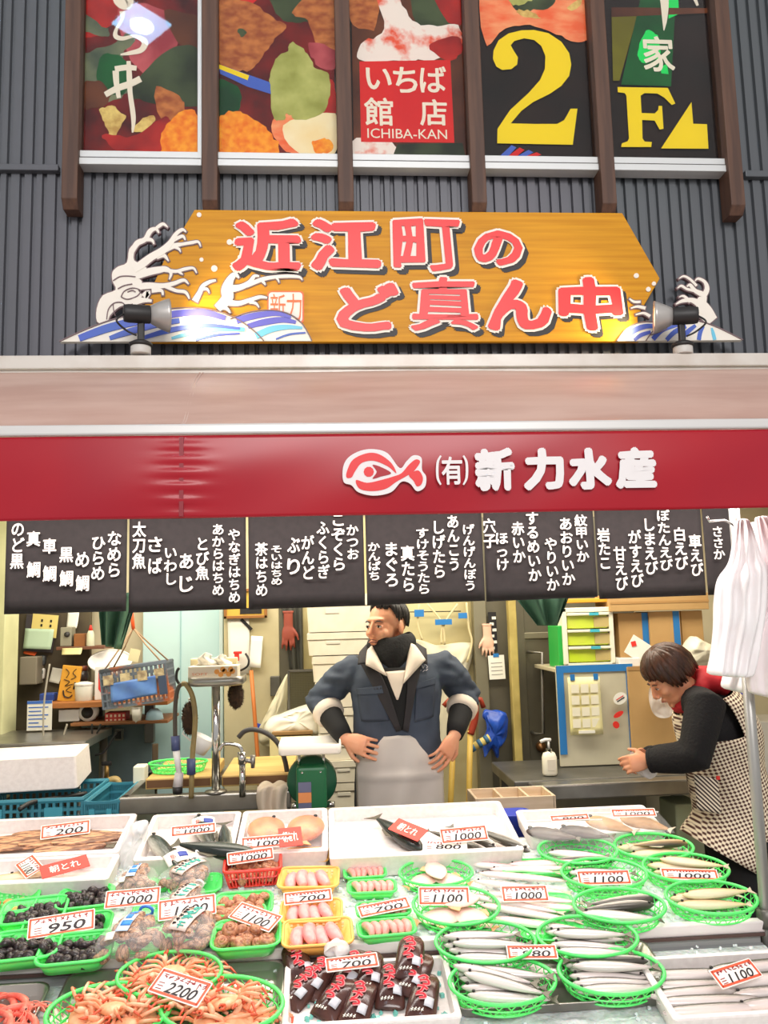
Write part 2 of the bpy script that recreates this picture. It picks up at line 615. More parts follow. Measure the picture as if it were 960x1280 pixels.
for i, (xa, xb) in enumerate(wins):
    pb = 216 + 0.0105 * (xa + xb) / 2 - 0.5
    a = W(xa, pb, YW); b = W(xb, pb, YW); z0 = (a.z + b.z) / 2; x0, x1 = a.x, b.x
    z1 = 4.45
    w = struct(MB().box(((x0 + x1) / 2, YW - 0.012, (z0 + z1) / 2), (x1 - x0 - 0.05, 0.004, z1 - z0 - 0.03)).build('window_%d' % (i + 1), NAVY))
    fr = MB()
    t = 0.016
    for yy, dz, fw in ((-0.035, 0.0, 0.026), (-0.03, 0.03, 0.026)):
        fr.box(((x0 + x1) / 2, YW + yy, z0 + dz + fw / 2), (x1 - x0, 0.06, fw))
    for sx in (x0 + t / 2, x1 - t / 2):
        fr.box((sx, YW - 0.03, (z0 + z1) / 2 + 0.01), (t, 0.055, z1 - z0 - 0.02))
    fr.box(((x0 + x1) / 2, YW - 0.03, z1), (x1 - x0, 0.06, 0.03))
    fr.build('window_frame', FRAME, w, bev=0.002)
    MB().box(((x0 + x1) / 2, YW - 0.058, z0 + 0.0285), (x1 - x0 - 0.01, 0.006, 0.004)).build('window_seal', SEAL, w)
    MB().box(((x0 + x1) / 2, YW - 0.04, (z0 + z1) / 2 + 0.03), (x1 - x0 - 0.03, 0.003, z1 - z0 - 0.07)).build('window_pane', GLASS, w)
    WIN.append(w)
_lay = [0]


def blob(i, pts, m, sm=5, name='print_reflection_patch'):
    """a patch of the printed picture, or a reflection painted as colour, on window i"""
    _lay[0] += 1
    y = YW - 0.0145 - 0.00012 * _lay[0]
    if sm:
        pts = [(q.x + 3.2 * noise.noise((q.x * .13, q.y * .13, _lay[0])) + 1.6 * noise.noise((q.x * .4, q.y * .4, _lay[0])), q.y + 3.2 * noise.noise((q.x * .13, q.y * .13, 50 + _lay[0])) + 1.6 * noise.noise((q.x * .4, q.y * .4, 50 + _lay[0]))) for q in smooth_pts([(a, b, 0) for a, b in pts], sm, True)]
        pts = clipx(pts, i)
    mb = MB(); poly_px(mb, pts, YW, y - 0.0003, y, 0)
    mb.build(name, PR[m], WIN[i])


def clipx(pts, i):
    a, b = wins[i]
    return [(min(max(p[0], a + 4), b - 4), p[1]) for p in pts]


# window 1: red bowl with leaves and fish, brush lettering
blob(0, [(100, -60), (251, -60), (251, 196), (101, 195)], 'deep', 0)
blob(0, [(101, -30), (150, -30), (148, 20), (125, 48), (101, 40)], 'tuna')
blob(0, [(150, 10), (205, 16), (226, 40), (215, 80), (195, 105), (160, 70)], 'pink')
blob(0, [(206, 16), (251, 30), (251, 66), (228, 62)], 'brown')
blob(0, [(101, 18), (135, 40), (133, 50), (101, 38)], 'sage')
blob(0, [(101, 75), (140, 60), (160, 45), (170, 55), (150, 80), (160, 118), (130, 130), (101, 122)], 'sage')
blob(0, [(130, 72), (160, 80), (160, 115), (140, 120), (122, 105)], 'green')
blob(0, [(180, 95), (220, 62), (250, 68), (250, 130), (215, 135), (180, 130), (165, 120)], 'leaf')
blob(0, [(101, 110), (126, 104), (140, 126), (120, 138), (101, 135)], 'brown')
blob(0, [(197, 112), (230, 128), (225, 150), (200, 148)], 'flesh')
blob(0, [(125, 142), (140, 135), (158, 150), (150, 165), (140, 176), (134, 160)], 'gold')
blob(0, [(168, 160), (188, 148), (196, 152), (184, 166), (170, 168)], 'gold')
blob(0, [(130, 172), (170, 172), (205, 150), (215, 160), (200, 193), (150, 193)], 'tuna')
blob(0, [(203, 190), (202, 170), (214, 154), (232, 140), (249, 150), (250, 195), (204, 195)], 'uni')
_lay[0] += 1
mb = MB(); yy = YW - 0.0148 - 0.00012 * _lay[0]
for s in ([(147, -8, 10), (150, 4, 14), (160, 9, 14), (166, -2, 6), (166, -14, 4)],
          [(154, 18, 7), (154, 28, 4), (147, 40, 4), (146, 49, 6), (155, 52, 5), (170, 49, 4), (182, 56, 8), (178, 66, 7), (164, 70, 5), (152, 72, 2)],
          [(146, 92, 8), (147, 108, 7), (150, 126, 5)], [(162, 80, 5), (163, 100, 7), (164, 120, 6), (168, 150, 6), (167, 169, 2)],
          [(145, 90, 7), (160, 88, 7), (172, 89, 6)], [(133, 122, 7), (148, 114, 8), (165, 108, 8), (177, 102, 8)]):
    ribbon(mb, s, YW, yy - 0.0006, yy)
mb.build('lettering', PR['cream'], WIN[0])
# window 2
blob(1, [(272, -60), (418, -60), (418, 198), (273, 196)], 'deep', 0)
blob(1, [(285, -30), (320, -30), (322, 4), (290, 2)], 'red')
blob(1, [(273, 5), (310, 6), (342, 26), (358, 38), (340, 56), (325, 78), (310, 93), (274, 82)], 'flesh')
blob(1, [(330, -40), (400, -40), (395, 20), (370, 32), (345, 20)], 'leaf')
blob(1, [(365, 20), (390, -5), (416, -20), (418, 80), (400, 70), (385, 30)], 'flesh')
blob(1, [(300, 40), (308, 43), (306, 50), (300, 50)], 'leaf')
blob(1, [(274, 105), (300, 116), (300, 140), (274, 147)], 'green')
blob(1, [(386, 56), (418, 66), (418, 90), (395, 84)], 'pink')
blob(1, [(274, 84), (342, 108), (342, 122), (310, 112), (276, 96)], 'blue', 0)
blob(1, [(274, 84), (312, 98), (310, 104), (275, 90)], 'yellow', 0)
blob(1, [(405, 110), (418, 108), (418, 150), (402, 152)], 'tuna')
blob(1, [(342, 150), (372, 150), (376, 190), (366, 196), (345, 180)], 'salmon')
blob(1, [(355, 160), (418, 146), (418, 197), (375, 197)], 'rice')
blob(1, [(392, 180), (412, 178), (416, 190), (396, 196)], 'uni')
blob(1, [(274, 152), (296, 143), (318, 152), (340, 170), (344, 196), (274, 196)], 'uni')
blob(1, [(344, 78), (358, 68), (364, 58), (374, 60), (386, 76), (394, 88), (412, 98), (412, 128), (400, 148), (372, 153), (360, 146), (354, 154), (342, 152), (340, 125), (338, 100)], 'wasabi')
# window 3
blob(2, [(438, -60), (575, -60), (582, 201), (442, 199)], 'brown', 0)
blob(2, [(437, -30), (470, -30), (474, 10), (466, 40), (438, 30)], 'flesh')
blob(2, [(510, -40), (575, -40), (576, 30), (550, 38), (520, 36)], 'leaf')
blob(2, [(534, -20), (575, -20), (576, 34), (555, 26)], 'tuna')
blob(2, [(465, -20), (495, -5), (515, 30), (540, 36), (570, 36), (576, 60), (545, 78), (505, 80), (450, 78), (455, 55), (480, 40)], 'crab')
blob(2, [(535, 62), (570, 50), (577, 68), (560, 80)], 'tuna')
blob(2, [(442, 178), (470, 176), (490, 182), (494, 199), (443, 199)], 'crab')
blob(2, [(496, 184), (577, 182), (581, 200), (490, 200)], 'leaf', 0)
blob(2, [(449, 81), (562, 79), (567, 182), (451, 181)], 'red', 0, 'print_square')
tz = YW - 0.0150 - 0.00012 * (_lay[0] + 1)
for ch, bx in (('い', (457, 89, 489, 116)), ('ち', (491, 88, 521, 120)), ('ば', (524, 87, 557, 120)), ('館', (455, 126, 491, 161)), ('店', (524, 128, 558, 161))):
    text_fit(ch, pxbox(*bx, YW), tz, PR['cream'], WIN[2], off=0.02, th=0.0008)
text_fit('ICHIBA-KAN', pxbox(459, 165, 558, 177, YW), tz, PR['cream'], WIN[2], off=0.004, th=0.0008)
# window 4
blob(3, [(600, -60), (732, -60), (733, 40), (725, 58), (700, 50), (660, 36), (630, 40), (604, 56)], 'salmon')
blob(3, [(625, -30), (690, -30), (692, 8), (665, 18), (640, 12)], 'leaf')
blob(3, [(628, -10), (660, -10), (662, 6), (640, 10)], 'wasabi')
blob(3, [(645, 16), (668, 22), (672, 27), (652, 25)], 'gold')
blob(3, [(708, 14), (722, 4), (726, 8), (712, 19)], 'gold')
TWO = [(621, 92)]
_lay[0] += 1
yy = YW - 0.015 - 0.00012 * _lay[0]
mb = MB()
ox, oy, sc = 590, 0, 170 / 960.0
outer = [(205, 518), (165, 495), (140, 440), (145, 380), (180, 310), (250, 262), (340, 240), (430, 238), (530, 260), (620, 320), (675, 400), (690, 480), (675, 560), (620, 630), (540, 685), (420, 745), (340, 805), (265, 893), (430, 897), (590, 897), (640, 870), (685, 790), (733, 790), (700, 1043), (170, 1033), (172, 932), (260, 800), (390, 680), (470, 590), (505, 510), (508, 420), (480, 350), (430, 308), (360, 296), (290, 315), (265, 345), (290, 390), (316, 430), (310, 480), (270, 512)]
poly_px(mb, [(ox + a * sc, oy + b * sc) for a, b in outer], YW, yy - 0.0006, yy)
mb.build('numeral', PR['yellow'], WIN[3])
for j, (a, m) in enumerate((((624, 197), 'blue'), ((634, 197), 'red'), ((645, 198), 'blue'), ((655, 198), 'red'))):
    blob(3, [(a[0] - 2, 200), (a[0] + 14, 185 + j * 3), (a[0] + 20, 188 + j * 3), (a[0] + 8, 201)], m, 0)
# window 5: olive and green triangles are reflections put into the colour
blob(4, [(762, 14), (797, 14), (772, 105), (764, 105)], 'olive', 0)
blob(4, [(798, 4), (842, 4), (836, 112), (774, 110)], 'green', 0)
blob(4, [(833, -2), (845, 2), (846, 22), (833, 28)], 'lime', 0)  # bright green patches: glow in the glass put into the colour
blob(4, [(794, 70), (806, 44), (820, 50), (822, 75), (802, 82)], 'lime')
blob(4, [(823, 88), (831, 84), (833, 97), (824, 96)], 'lime', 0)
blob(4, [(762, 14), (884, 15), (884, 21), (762, 26)], 'brown', 0)
tz = YW - 0.0152 - 0.00012 * (_lay[0] + 1)
text_fit('家', pxbox(801, 50, 840, 94, YW), tz, PR['cream'], WIN[4], off=0.022, th=0.0008)
mb = MB()
for s in ([(762, -2, 8), (790, -3, 10), (815, -6, 10), (840, -8, 8), (860, -4, 6), (869, 12, 3)], [(826, -12, 12), (828, 10, 10), (828, 30, 6), (827, 43, 1)]):
    ribbon(mb, s, YW, tz - 0.0006, tz)
mb.build('lettering', PR['cream'], WIN[4])
mb = MB()
F_ = [(110, 640), (462, 645), (515, 755), (490, 765), (440, 715), (390, 685), (300, 682), (272, 700), (278, 822), (370, 825), (395, 800), (398, 772), (422, 772), (432, 932), (405, 938), (370, 875), (282, 870), (285, 1000), (300, 1022), (350, 1025), (346, 1060), (135, 1060), (140, 1035), (180, 1020), (190, 1000), (172, 700), (160, 682), (112, 675)]
poly_px(mb, [(750 + a * sc, b * sc) for a, b in F_], YW, tz - 0.0006, tz)
mb.build('letter_f', PR['yellow'], WIN[4])
mb = MB()
poly_px(mb, [(750 + a * sc, b * sc) for a, b in [(415, 1070), (628, 745), (640, 897), (737, 900), (747, 1072)]], YW, tz - 0.0006, tz)
mb.build('arrow_mark', PR['yellow'], WIN[4])

# square arcade lamp high over the street, mirrored in the first window
_v = W(177, 30, 1.0) - CAM_POS
_k = 9.6
lamp = thing('arcade_lamp', 'square white lamp panel hanging high over the street, seen only mirrored in the first window', 'lamp', (_v.x * _k, 2 * (YW - 0.0415) - _k, 1.6 + _v.z * _k))
MB().box((0, 0, 0.05), (0.52, 0.52, 0.07), Matrix.Rotation(PI / 4, 3, 'Z')).build('housing', mat('lamp_base_white', (206, 202, 196), 0.5), lamp)
MB().box((0, 0, 0.0), (0.5, 0.5, 0.03), Matrix.Rotation(PI / 4, 3, 'Z')).build('diffuser', mat('lamp_diffuser', (150, 205, 245), 0.4, emit=22.0), lamp)
MB().lathe([(0, -0.02), (0.13, -0.02), (0.13, -0.03), (0, -0.03)], n=20).build('bulb', mat('lamp_bulb', (250, 250, 255), 0.4, emit=140.0), lamp)
MB().tube([(0, 0, 0.08), (0, 0, 3.0)], 0.012, 8).build('hanger', DARK, lamp)

# wooden fins between the windows
FIN = mat('stained_fin_wood', (96, 66, 50), 0.6, c2=(74, 50, 40), scale=5, stretch=(8, 8, 0.6))
fin_l = ['leftmost brown wooden fin beside the first picture window', 'second brown wooden fin from the left, between red bowl and wasabi windows',
         'third brown wooden fin, left of the red square on the window', 'fourth brown wooden fin, left of the yellow numeral two',
         'fifth brown wooden fin, left of the yellow letter F', 'rightmost brown wooden fin beside the last picture window']
for i, (px, pb) in enumerate(((86, 254), (262, 256), (433, 258), (600, 259), (763, 260), (924, 262))):
    a = W(px, pb, YW - 0.085)
    w = 0.028
    p = [(YW - 0.002, -0.012), (YW - 0.002, 1.75), (YW - 0.085, 1.75), (YW - 0.085, 0.02), (YW - 0.06, -0.012)]
    vs = [(-w, y - YW, z) for y, z in p] + [(w, y - YW, z) for y, z in p]
    fs = [(0, 1, 2, 3, 4), (9, 8, 7, 6, 5)] + [(j, j + 5, (j + 1) % 5 + 5, (j + 1) % 5) for j in range(5)]
    o = MB().add(vs, fs).build('wooden_fin', FIN, bev=0.003)
    tag(o, fin_l[i], 'wooden fin', 'wooden fins between the picture windows')
    o.location = (a.x, YW, a.z)

# ------------------------------------------------------------------ the big wooden sign
SY = 2.93
GOLD = mat('golden_board', (216, 152, 32), 0.45, c2=(198, 132, 22), scale=3.0, stretch=(0.8, 1, 22), spec=0.2)
c0 = W(500, 427, SY)
sign = thing('shop_sign', 'wide golden wooden sign with red brush lettering and painted waves', 'sign', c0)
org = (c0.x, c0.y, c0.z)
mb = MB(); poly_px(mb, [(243, 262), (778, 266), (825, 348), (797, 396), (800, 427), (180, 428), (172, 400), (205, 325)], SY, SY, SY + 0.02, 0, org)
mb.build('board', GOLD, sign, bev=0.003)
SIGNW = mat('sign_white', (240, 232, 220), 0.45)
SRED = mat('sign_red', (230, 34, 38), 0.4)
SBLK = mat('sign_shadow_black', (30, 24, 26), 0.5)
LINEB = mat('sign_brown_line', (120, 96, 100), 0.5)
chars = [('近', (290, 274, 378, 341)), ('江', (388, 275, 477, 340)), ('町', (491, 274, 577, 341)), ('の', (592, 289, 654, 334)),
         ('ど', (420, 354, 500, 416)), ('真', (512, 347, 598, 415)), ('ん', (608, 350, 690, 415)), ('中', (697, 347, 779, 415))]
for ch, bx in chars:
    x0, y0, x1, y1 = bx
    wob = 0.05; thin = 0.55 if ch in '町真' else 1.25
    text_fit(ch, pxbox(x0 + 4, y0 + 3, x1 + 7, y1 + 7, SY), SY - 0.001, SBLK, sign, off=0.05, th=0.001, name='letter_shadow', org=org, wob=wob)
    text_fit(ch, pxbox(x0 - 3, y0 - 3, x1 + 2, y1 + 2, SY), SY - 0.004, SIGNW, sign, off=0.036 * thin + 0.036, th=0.001, name='letter_outline', org=org, wob=wob)
    text_fit(ch, pxbox(x0, y0, x1 - 1, y1 - 1, SY), SY - 0.007, SRED, sign, off=0.036 * thin, th=0.001, name='letter', org=org, wob=wob)
# stamp
STAMP = mat('stamp_orange', (236, 112, 60), 0.5)
def px_rr(x0, y0, x1, y1, r):
    return [((x0 + x1) / 2 + a, (y0 + y1) / 2 + b) for a, b in rrect(x1 - x0, y1 - y0, r)]
mb = MB(); poly_px(mb, px_rr(334, 364, 380, 405, 5), SY, SY - 0.003, SY, 0, org); mb.build('stamp_border', STAMP, sign)
mb = MB(); poly_px(mb, px_rr(336, 366, 378, 403, 4), SY, SY - 0.0045, SY - 0.002, 0, org); mb.build('stamp_field', SIGNW, sign)
text_fit('新', pxbox(338, 368, 357, 401, SY), SY - 0.0055, STAMP, sign, th=0.002, org=org, name='stamp_lettering')
text_fit('力', pxbox(358, 368, 377, 401, SY), SY - 0.0055, STAMP, sign, th=0.002, org=org, name='stamp_lettering')
# painted waves: white foam with curling fingers over blue banded swell
foam = [
    # left wave trunk and fingers
    [(165, 316, 6), (172, 305, 7), (182, 300, 6), (188, 290, 6), (195, 287, 4), (199, 292, 2)],
    [(182, 300, 5), (190, 301, 4), (193, 306, 1.5)], [(196, 286, 4), (204, 281, 4), (210, 285, 1.5)],
    [(168, 338, 8), (178, 331, 10), (190, 322, 9), (204, 314, 9), (214, 304, 7), (220, 294, 5), (228, 288, 4), (233, 291, 1.5)],
    [(206, 314, 6), (218, 308, 6), (228, 306, 4), (240, 304, 4), (248, 303, 3), (251, 309, 1.5)], [(196, 322, 6), (205, 320, 5), (211, 327, 1.5)],
    [(216, 302, 4), (228, 296, 4), (232, 301, 1.5)], [(219, 310, 3), (224, 312, 3), (226, 316, 1)],
    [(168, 347, 8), (185, 341, 9), (200, 338, 8), (208, 337, 6), (214, 342, 4), (212, 350, 1.5)],
    [(205, 338, 5), (220, 340, 4), (232, 337, 4), (242, 336, 3), (246, 342, 1.5)], [(222, 339, 3), (226, 342, 3), (229, 344, 1)],
    [(168, 360, 8), (185, 358, 8), (204, 358, 6), (218, 355, 5), (230, 351, 4), (236, 356, 1.5)],
    [(206, 358, 5), (220, 364, 4), (232, 366, 4), (237, 374, 1.5)], [(180, 372, 8), (186, 366, 6), (183, 375, 3)], [(190, 364, 6), (202, 364, 4), (204, 370, 2)],
    [(166, 378, 10), (180, 376, 6), (190, 377, 3)],
    # small splash behind the hill
    [(244, 377, 8), (250, 366, 6), (254, 358, 5), (262, 353, 4), (270, 351, 2)], [(252, 362, 4), (259, 362, 3), (262, 367, 1)],
    # middle wave
    [(272, 386, 10), (284, 374, 14), (284, 362, 14), (288, 350, 9), (294, 344, 6), (299, 348, 1.5)],
    [(284, 362, 10), (300, 360, 7), (312, 354, 6), (318, 346, 4), (324, 346, 2)], [(308, 358, 5), (328, 350, 5), (344, 347, 4), (360, 346, 4), (374, 347, 3), (378, 351, 1)],
    [(326, 350, 3), (330, 354, 3), (332, 357, 1)], [(345, 347, 3), (348, 351, 2), (349, 354, 1)],
    [(280, 378, 8), (298, 380, 6), (312, 376, 5), (325, 372, 4), (334, 373, 2)], [(312, 378, 4), (320, 380, 3), (324, 385, 1)],
    [(274, 385, 5), (283, 386, 4), (288, 392, 1.5)],
    # right small wave
    [(890, 402, 14), (882, 392, 18), (876, 380, 14), (878, 370, 8), (868, 364, 5), (862, 357, 4), (858, 359, 1.5)],
    [(878, 372, 7), (883, 362, 6), (880, 353, 4), (872, 349, 3), (868, 352, 1)], [(868, 364, 4), (858, 362, 3), (851, 358, 3), (846, 361, 1)],
    [(870, 358, 3), (862, 350, 3), (854, 346, 2.5), (848, 349, 1)],
    [(876, 382, 10), (864, 376, 6), (852, 377, 4), (844, 381, 1.5)], [(880, 390, 8), (868, 388, 5), (858, 392, 2)],
    [(862, 378, 4), (854, 371, 3), (848, 372, 1)],
    [(800, 378, 3), (792, 378, 3), (786, 374, 1.5)], [(806, 386, 4), (796, 384, 3), (788, 386, 1)], [(812, 396, 4), (804, 392, 3), (794, 394, 1.5)],
]
for x_lo, x_hi in ((0, 258), (258, 400), (400, 840), (840, 960)):
    mb = MB(); mc = MB()
    if x_lo == 0:
        trunk = [(122, 403), (121.5, 386), (129, 370), (145, 363), (141, 352), (141, 341), (148, 334), (159, 329), (162, 312), (171, 304), (176, 304), (169, 314), (168, 326), (178, 331), (184, 338), (172, 346), (178, 353), (172, 362), (178, 371), (166, 380), (150, 384), (138, 395), (134, 404)]
        poly_px(mc, trunk, SY, SY - 0.0055, SY + 0.012, 3, (org[0], 0, org[2]))
        ribbon(mb, [(a, b, 3) for a, b in trunk + trunk[:1]], SY, SY - 0.003, SY + 0.010, 3, 0, org)
        ml = MB()
        for s in ([(142, 352), (150, 347), (160, 346), (170, 347)], [(152, 372), (156, 365), (166, 361), (176, 364), (172, 371), (160, 375), (152, 372)], [(134, 400), (136, 388), (143, 380), (153, 379), (158, 384)], [(142, 381), (143, 390), (145, 396)], [(148, 362), (156, 358), (166, 356)], [(160, 366), (166, 364), (170, 366)]):
            ribbon(ml, [(a, b, 1.1) for a, b in s], SY, SY - 0.0085, SY - 0.005, 4, 0, (org[0], 0, org[2]))
        ml.v = [(a, b - org[1], c) for a, b, c in ml.v]; ml.build('wave_line', LINEB, sign)
    for s in foam:
        if x_lo <= s[0][0] < x_hi:
            ribbon(mb, s, SY, SY - 0.003, SY + 0.012, 5, 1.3, org)
            ribbon(mc, s, SY, SY - 0.0055, SY + 0.012, 5, 0.0, org)
    for m_, nm, mm in ((mb, 'wave_outline', LINEB), (mc, 'wave_foam', SIGNW)):
        m_.v = [(a, b - org[1], c) for a, b, c in m_.v]
        m_.build(nm, mm, sign)
dots = MB()
for px, py, r in ((249, 269, 3), (287, 303, 3.5), (252, 325, 2.6), (268, 336, 4), (795, 345, 3.2), (817, 355, 2.6), (810, 362, 3), (300, 322, 3)):
    poly_px(dots, [(px + r * math.cos(t * PI / 6), py + r * math.sin(t * PI / 6)) for t in range(12)], SY, SY - 0.004, SY, 0, org)
dots.build('spray_dots', SIGNW, sign)
# swell
SWB = [mat('sign_blue', (66, 104, 186), 0.45, c2=(82, 96, 200), scale=4), mat('sign_sky_blue', (110, 196, 226), 0.45), mat('sign_violet_blue', (92, 90, 196), 0.45)]
swell = [
    ([(75, 428), (110, 412), (150, 398), (195, 389), (240, 386), (275, 391), (300, 402), (318, 415), (330, 427)], 0),
    ([(288, 400), (310, 392), (335, 389), (360, 393), (378, 406), (390, 427), (330, 427), (312, 412)], 1),
    ([(770, 427), (782, 412), (800, 404), (818, 404), (832, 412), (812, 420), (806, 427)], 2),
    ([(806, 427), (818, 412), (836, 404), (860, 400), (890, 408), (927, 426)], 3)]
for p, k in swell:
    mb = MB()
    poly_px(mb, p, SY, SY - 0.0075 - 0.0005 * k, SY + 0.014, 0, org)
    sw = mb.build('swell', SIGNW, sign)
    mb = MB()
    ribbon(mb, [(a, b, 1.2) for a, b in p[:6]] if k else [(a, b, 1.2) for a, b in p], SY, SY - 0.011, SY - 0.0075, 4, 0, (org[0], 0, org[2]))
    mb.v = [(a, b - org[1], c) for a, b, c in mb.v]; mb.build('swell_outline', LINEB, sw)
bands = [
    (0, [(100, 424, 8), (140, 410, 10), (185, 400, 9), (210, 397, 6)]), (0, [(138, 424, 5), (165, 415, 8), (200, 406, 7), (225, 402, 6)]),
    (2, [(196, 398, 8), (225, 393, 8), (255, 392, 8), (282, 399, 6)]), (0, [(175, 425, 4), (205, 416, 6), (235, 410, 6), (262, 408, 5), (300, 412, 3)]),
    (1, [(215, 424, 3), (245, 416, 6), (275, 412, 7), (306, 413, 5)]), (0, [(245, 426, 3), (270, 420, 3), (300, 418, 2)]),
    (2, [(296, 402, 8), (318, 396, 8), (345, 393, 6), (364, 398, 3)]), (2, [(310, 409, 6), (330, 404, 8), (352, 401, 7), (370, 404, 4)]),
    (1, [(320, 421, 8), (338, 413, 8), (358, 410, 6), (378, 411, 3)]), (0, [(345, 425, 2), (362, 419, 2.5), (382, 417, 2)]),
    (0, [(780, 424, 6), (792, 414, 7), (806, 409, 6), (822, 409, 4)]), (0, [(792, 426, 4), (800, 420, 5), (812, 416, 4)]),
    (0, [(815, 425, 6), (826, 414, 6), (842, 408, 5), (852, 406, 3)]), (0, [(832, 426, 5), (842, 416, 6), (856, 409, 5)]), (0, [(850, 426, 5), (858, 416, 6), (868, 408, 4)]),
    (0, [(872, 426, 5), (874, 416, 5), (878, 409, 3)]), (1, [(892, 426, 4), (890, 418, 4), (888, 411, 2)])]
for x_lo, x_hi in ((0, 500), (500, 960)):
    bb = [MB(), MB(), MB()]
    for k, s in bands:
        if x_lo < s[0][0] < x_hi:
            ribbon(bb[k], s, SY, SY - 0.0105, SY - 0.005, 5, 0, (org[0], 0, org[2]))
    for k in range(3):
        if bb[k].v:
            bb[k].v = [(a, b - org[1], c) for a, b, c in bb[k].v]
            bb[k].build(('swell_blue_band', 'swell_pale_band', 'swell_violet_band')[k], SWB[k], sign)

# ------------------------------------------------------------------ ledge rail, awning, valance
RY = 2.78
def zrow(py, Y):
    return W(480, py, Y).z
zt, zb = zrow(442.5, RY), zrow(459, RY)
mb = MB()
mb.box((0.2, RY + 0.1, (zt + zb) / 2), (4.6, 0.2, zt - zb))
mb.box((0.2, RY + 0.1, zb - 0.006), (4.6, 0.17, 0.02))
tag(mb.build('ledge_rail', mat('ledge_white', (214, 208, 200), 0.4, 0.1, c2=(200, 190, 180), scale=8), bev=0.004), 'long white metal ledge rail under the golden sign', 'ledge')
AW = mat('awning_beige', (206, 174, 161), 0.4, c2=(194, 158, 145), scale=5, stretch=(0.6, 3, 3), spec=0.4)
aw = thing('awning', 'beige weathered vinyl awning along the shop front above the red valance', 'awning', (0.2, 2.36, zrow(541, 2.36)))
AO = aw.location
prof = [(RY - 0.01, zrow(467, RY)), (RY - 0.08, zrow(472, RY - 0.08)), (RY - 0.2, zrow(486, RY - 0.2)), (RY - 0.3, zrow(505, RY - 0.3)), (2.40, zrow(526, 2.40)), (2.375, zrow(530, 2.375))]
ps = smooth_pts([(0, a, b) for a, b in prof], 5)
mb = MB()
rings = []
NX = 70
for i in range(NX + 1):
    xx = -2.0 + 4.4 * i / NX
    rings.append([(xx - AO.x, p.y - AO.y, p.z - AO.z + 0.003 * math.sin(xx * 5 + p.y * 9)) for p in ps])
vs = [p for r in rings for p in r]; m_ = len(ps)
fs = [(i * m_ + j, (i + 1) * m_ + j, (i + 1) * m_ + j + 1, i * m_ + j + 1) for i in range(NX) for j in range(m_ - 1)]
mb.add(vs, fs).build('awning_cover', AW, aw, True, solid=0.008)
mb = MB(); zz0, zz1 = zrow(529, 2.36) , zrow(542, 2.36)
mb.box((0, 0.005, (zz0 + zz1) / 2 - AO.z), (4.4, 0.05, zz0 - zz1))
mb.build('front_bar', mat('bar_white', (216, 214, 212), 0.35, 0.2), aw, bev=0.006)
mb = MB()
for px0, py0, px1, py1 in ((226, 527, 250, 466), (229, 527, 254, 466)):
    pts = []
    for t in range(9):
        px = px0 + (px1 - px0) * t / 8
        p = ps[min(int((1 - t / 8) * (m_ - 1)), m_ - 1)]
        w = W(px, py0 + (py1 - py0) * t / 8, p.y)
        pts.append((w.x - AO.x, p.y - AO.y - 0.003, p.z - AO.z + 0.004))
    mb.tube(pts, 0.0016, 5)
mb.build('seam', mat('seam_pale', (214, 190, 180), 0.5), aw)
# valance
VZ0, VZ1 = zrow(543, 2.36) - AO.z, zrow(644, 2.36) - AO.z
VAL = mat('red_vinyl', (162, 24, 42), 0.28, c2=(174, 26, 40), scale=2, spec=0.4)
xs_seam = W(228, 590, 2.36).x
def val(u, v):
    xx = -2.0 + 4.4 * u
    z = VZ0 + (VZ1 - VZ0) * v
    d = abs(xx - xs_seam)
    y = 0.004 * math.sin(xx * 3.1 + 1) * v + 0.003 * math.sin(xx * 9.0 + v * 5) * v + 0.005 * math.exp(-(d / 0.06) ** 2) * math.sin(v * 38) * (0.3 + v * (1 - v) * 2) - 0.006 * math.sin(PI * v)
    return (xx - AO.x, y - 0.012, z)
MB().grid(val, 260, 24).build('valance', VAL, aw, True, solid=0.003)
mb = MB().box((xs_seam - AO.x, -0.016, (VZ0 + VZ1) / 2), (0.012, 0.006, VZ0 - VZ1 - 0.01)); mb.build('valance_seam', mat('red_vinyl_dark', (140, 18, 36), 0.4), aw)
LETW = mat('valance_white', (238, 232, 232), 0.5)
VY = 2.36 - 0.03
for ch, bx in (('新', (592, 561, 642, 615)), ('力', (652, 561, 703, 614)), ('水', (708, 561, 762, 613)), ('産', (766, 560, 818, 612))):
    text_fit(ch, pxbox(*bx, 2.345), VY, LETW, aw, off=0.06, wob=0.04, th=0.004, org=(AO.x, AO.y, AO.z))
text_fit('有', pxbox(551, 572, 577, 607, 2.345), VY, LETW, aw, off=0.025, th=0.004, org=(AO.x, AO.y, AO.z))
mb = MB()
og = (AO.x, 0, AO.z)
ribbon(mb, [(550, 571, 2), (546, 580, 3), (546, 598, 3), (550, 607, 2)], 2.345, VY - 0.002, VY + 0.002, 5, 0, og)
mb.v = [(a, b - AO.y, c) for a, b, c in mb.v]; mb.build('bracket_lettering', LETW, aw); mb = MB()
ribbon(mb, [(578, 571, 2), (582, 580, 3), (582, 598, 3), (578, 607, 2)], 2.345, VY - 0.002, VY + 0.002, 5, 0, og)
mb.v = [(a, b - AO.y, c) for a, b, c in mb.v]; mb.build('bracket_lettering', LETW, aw)
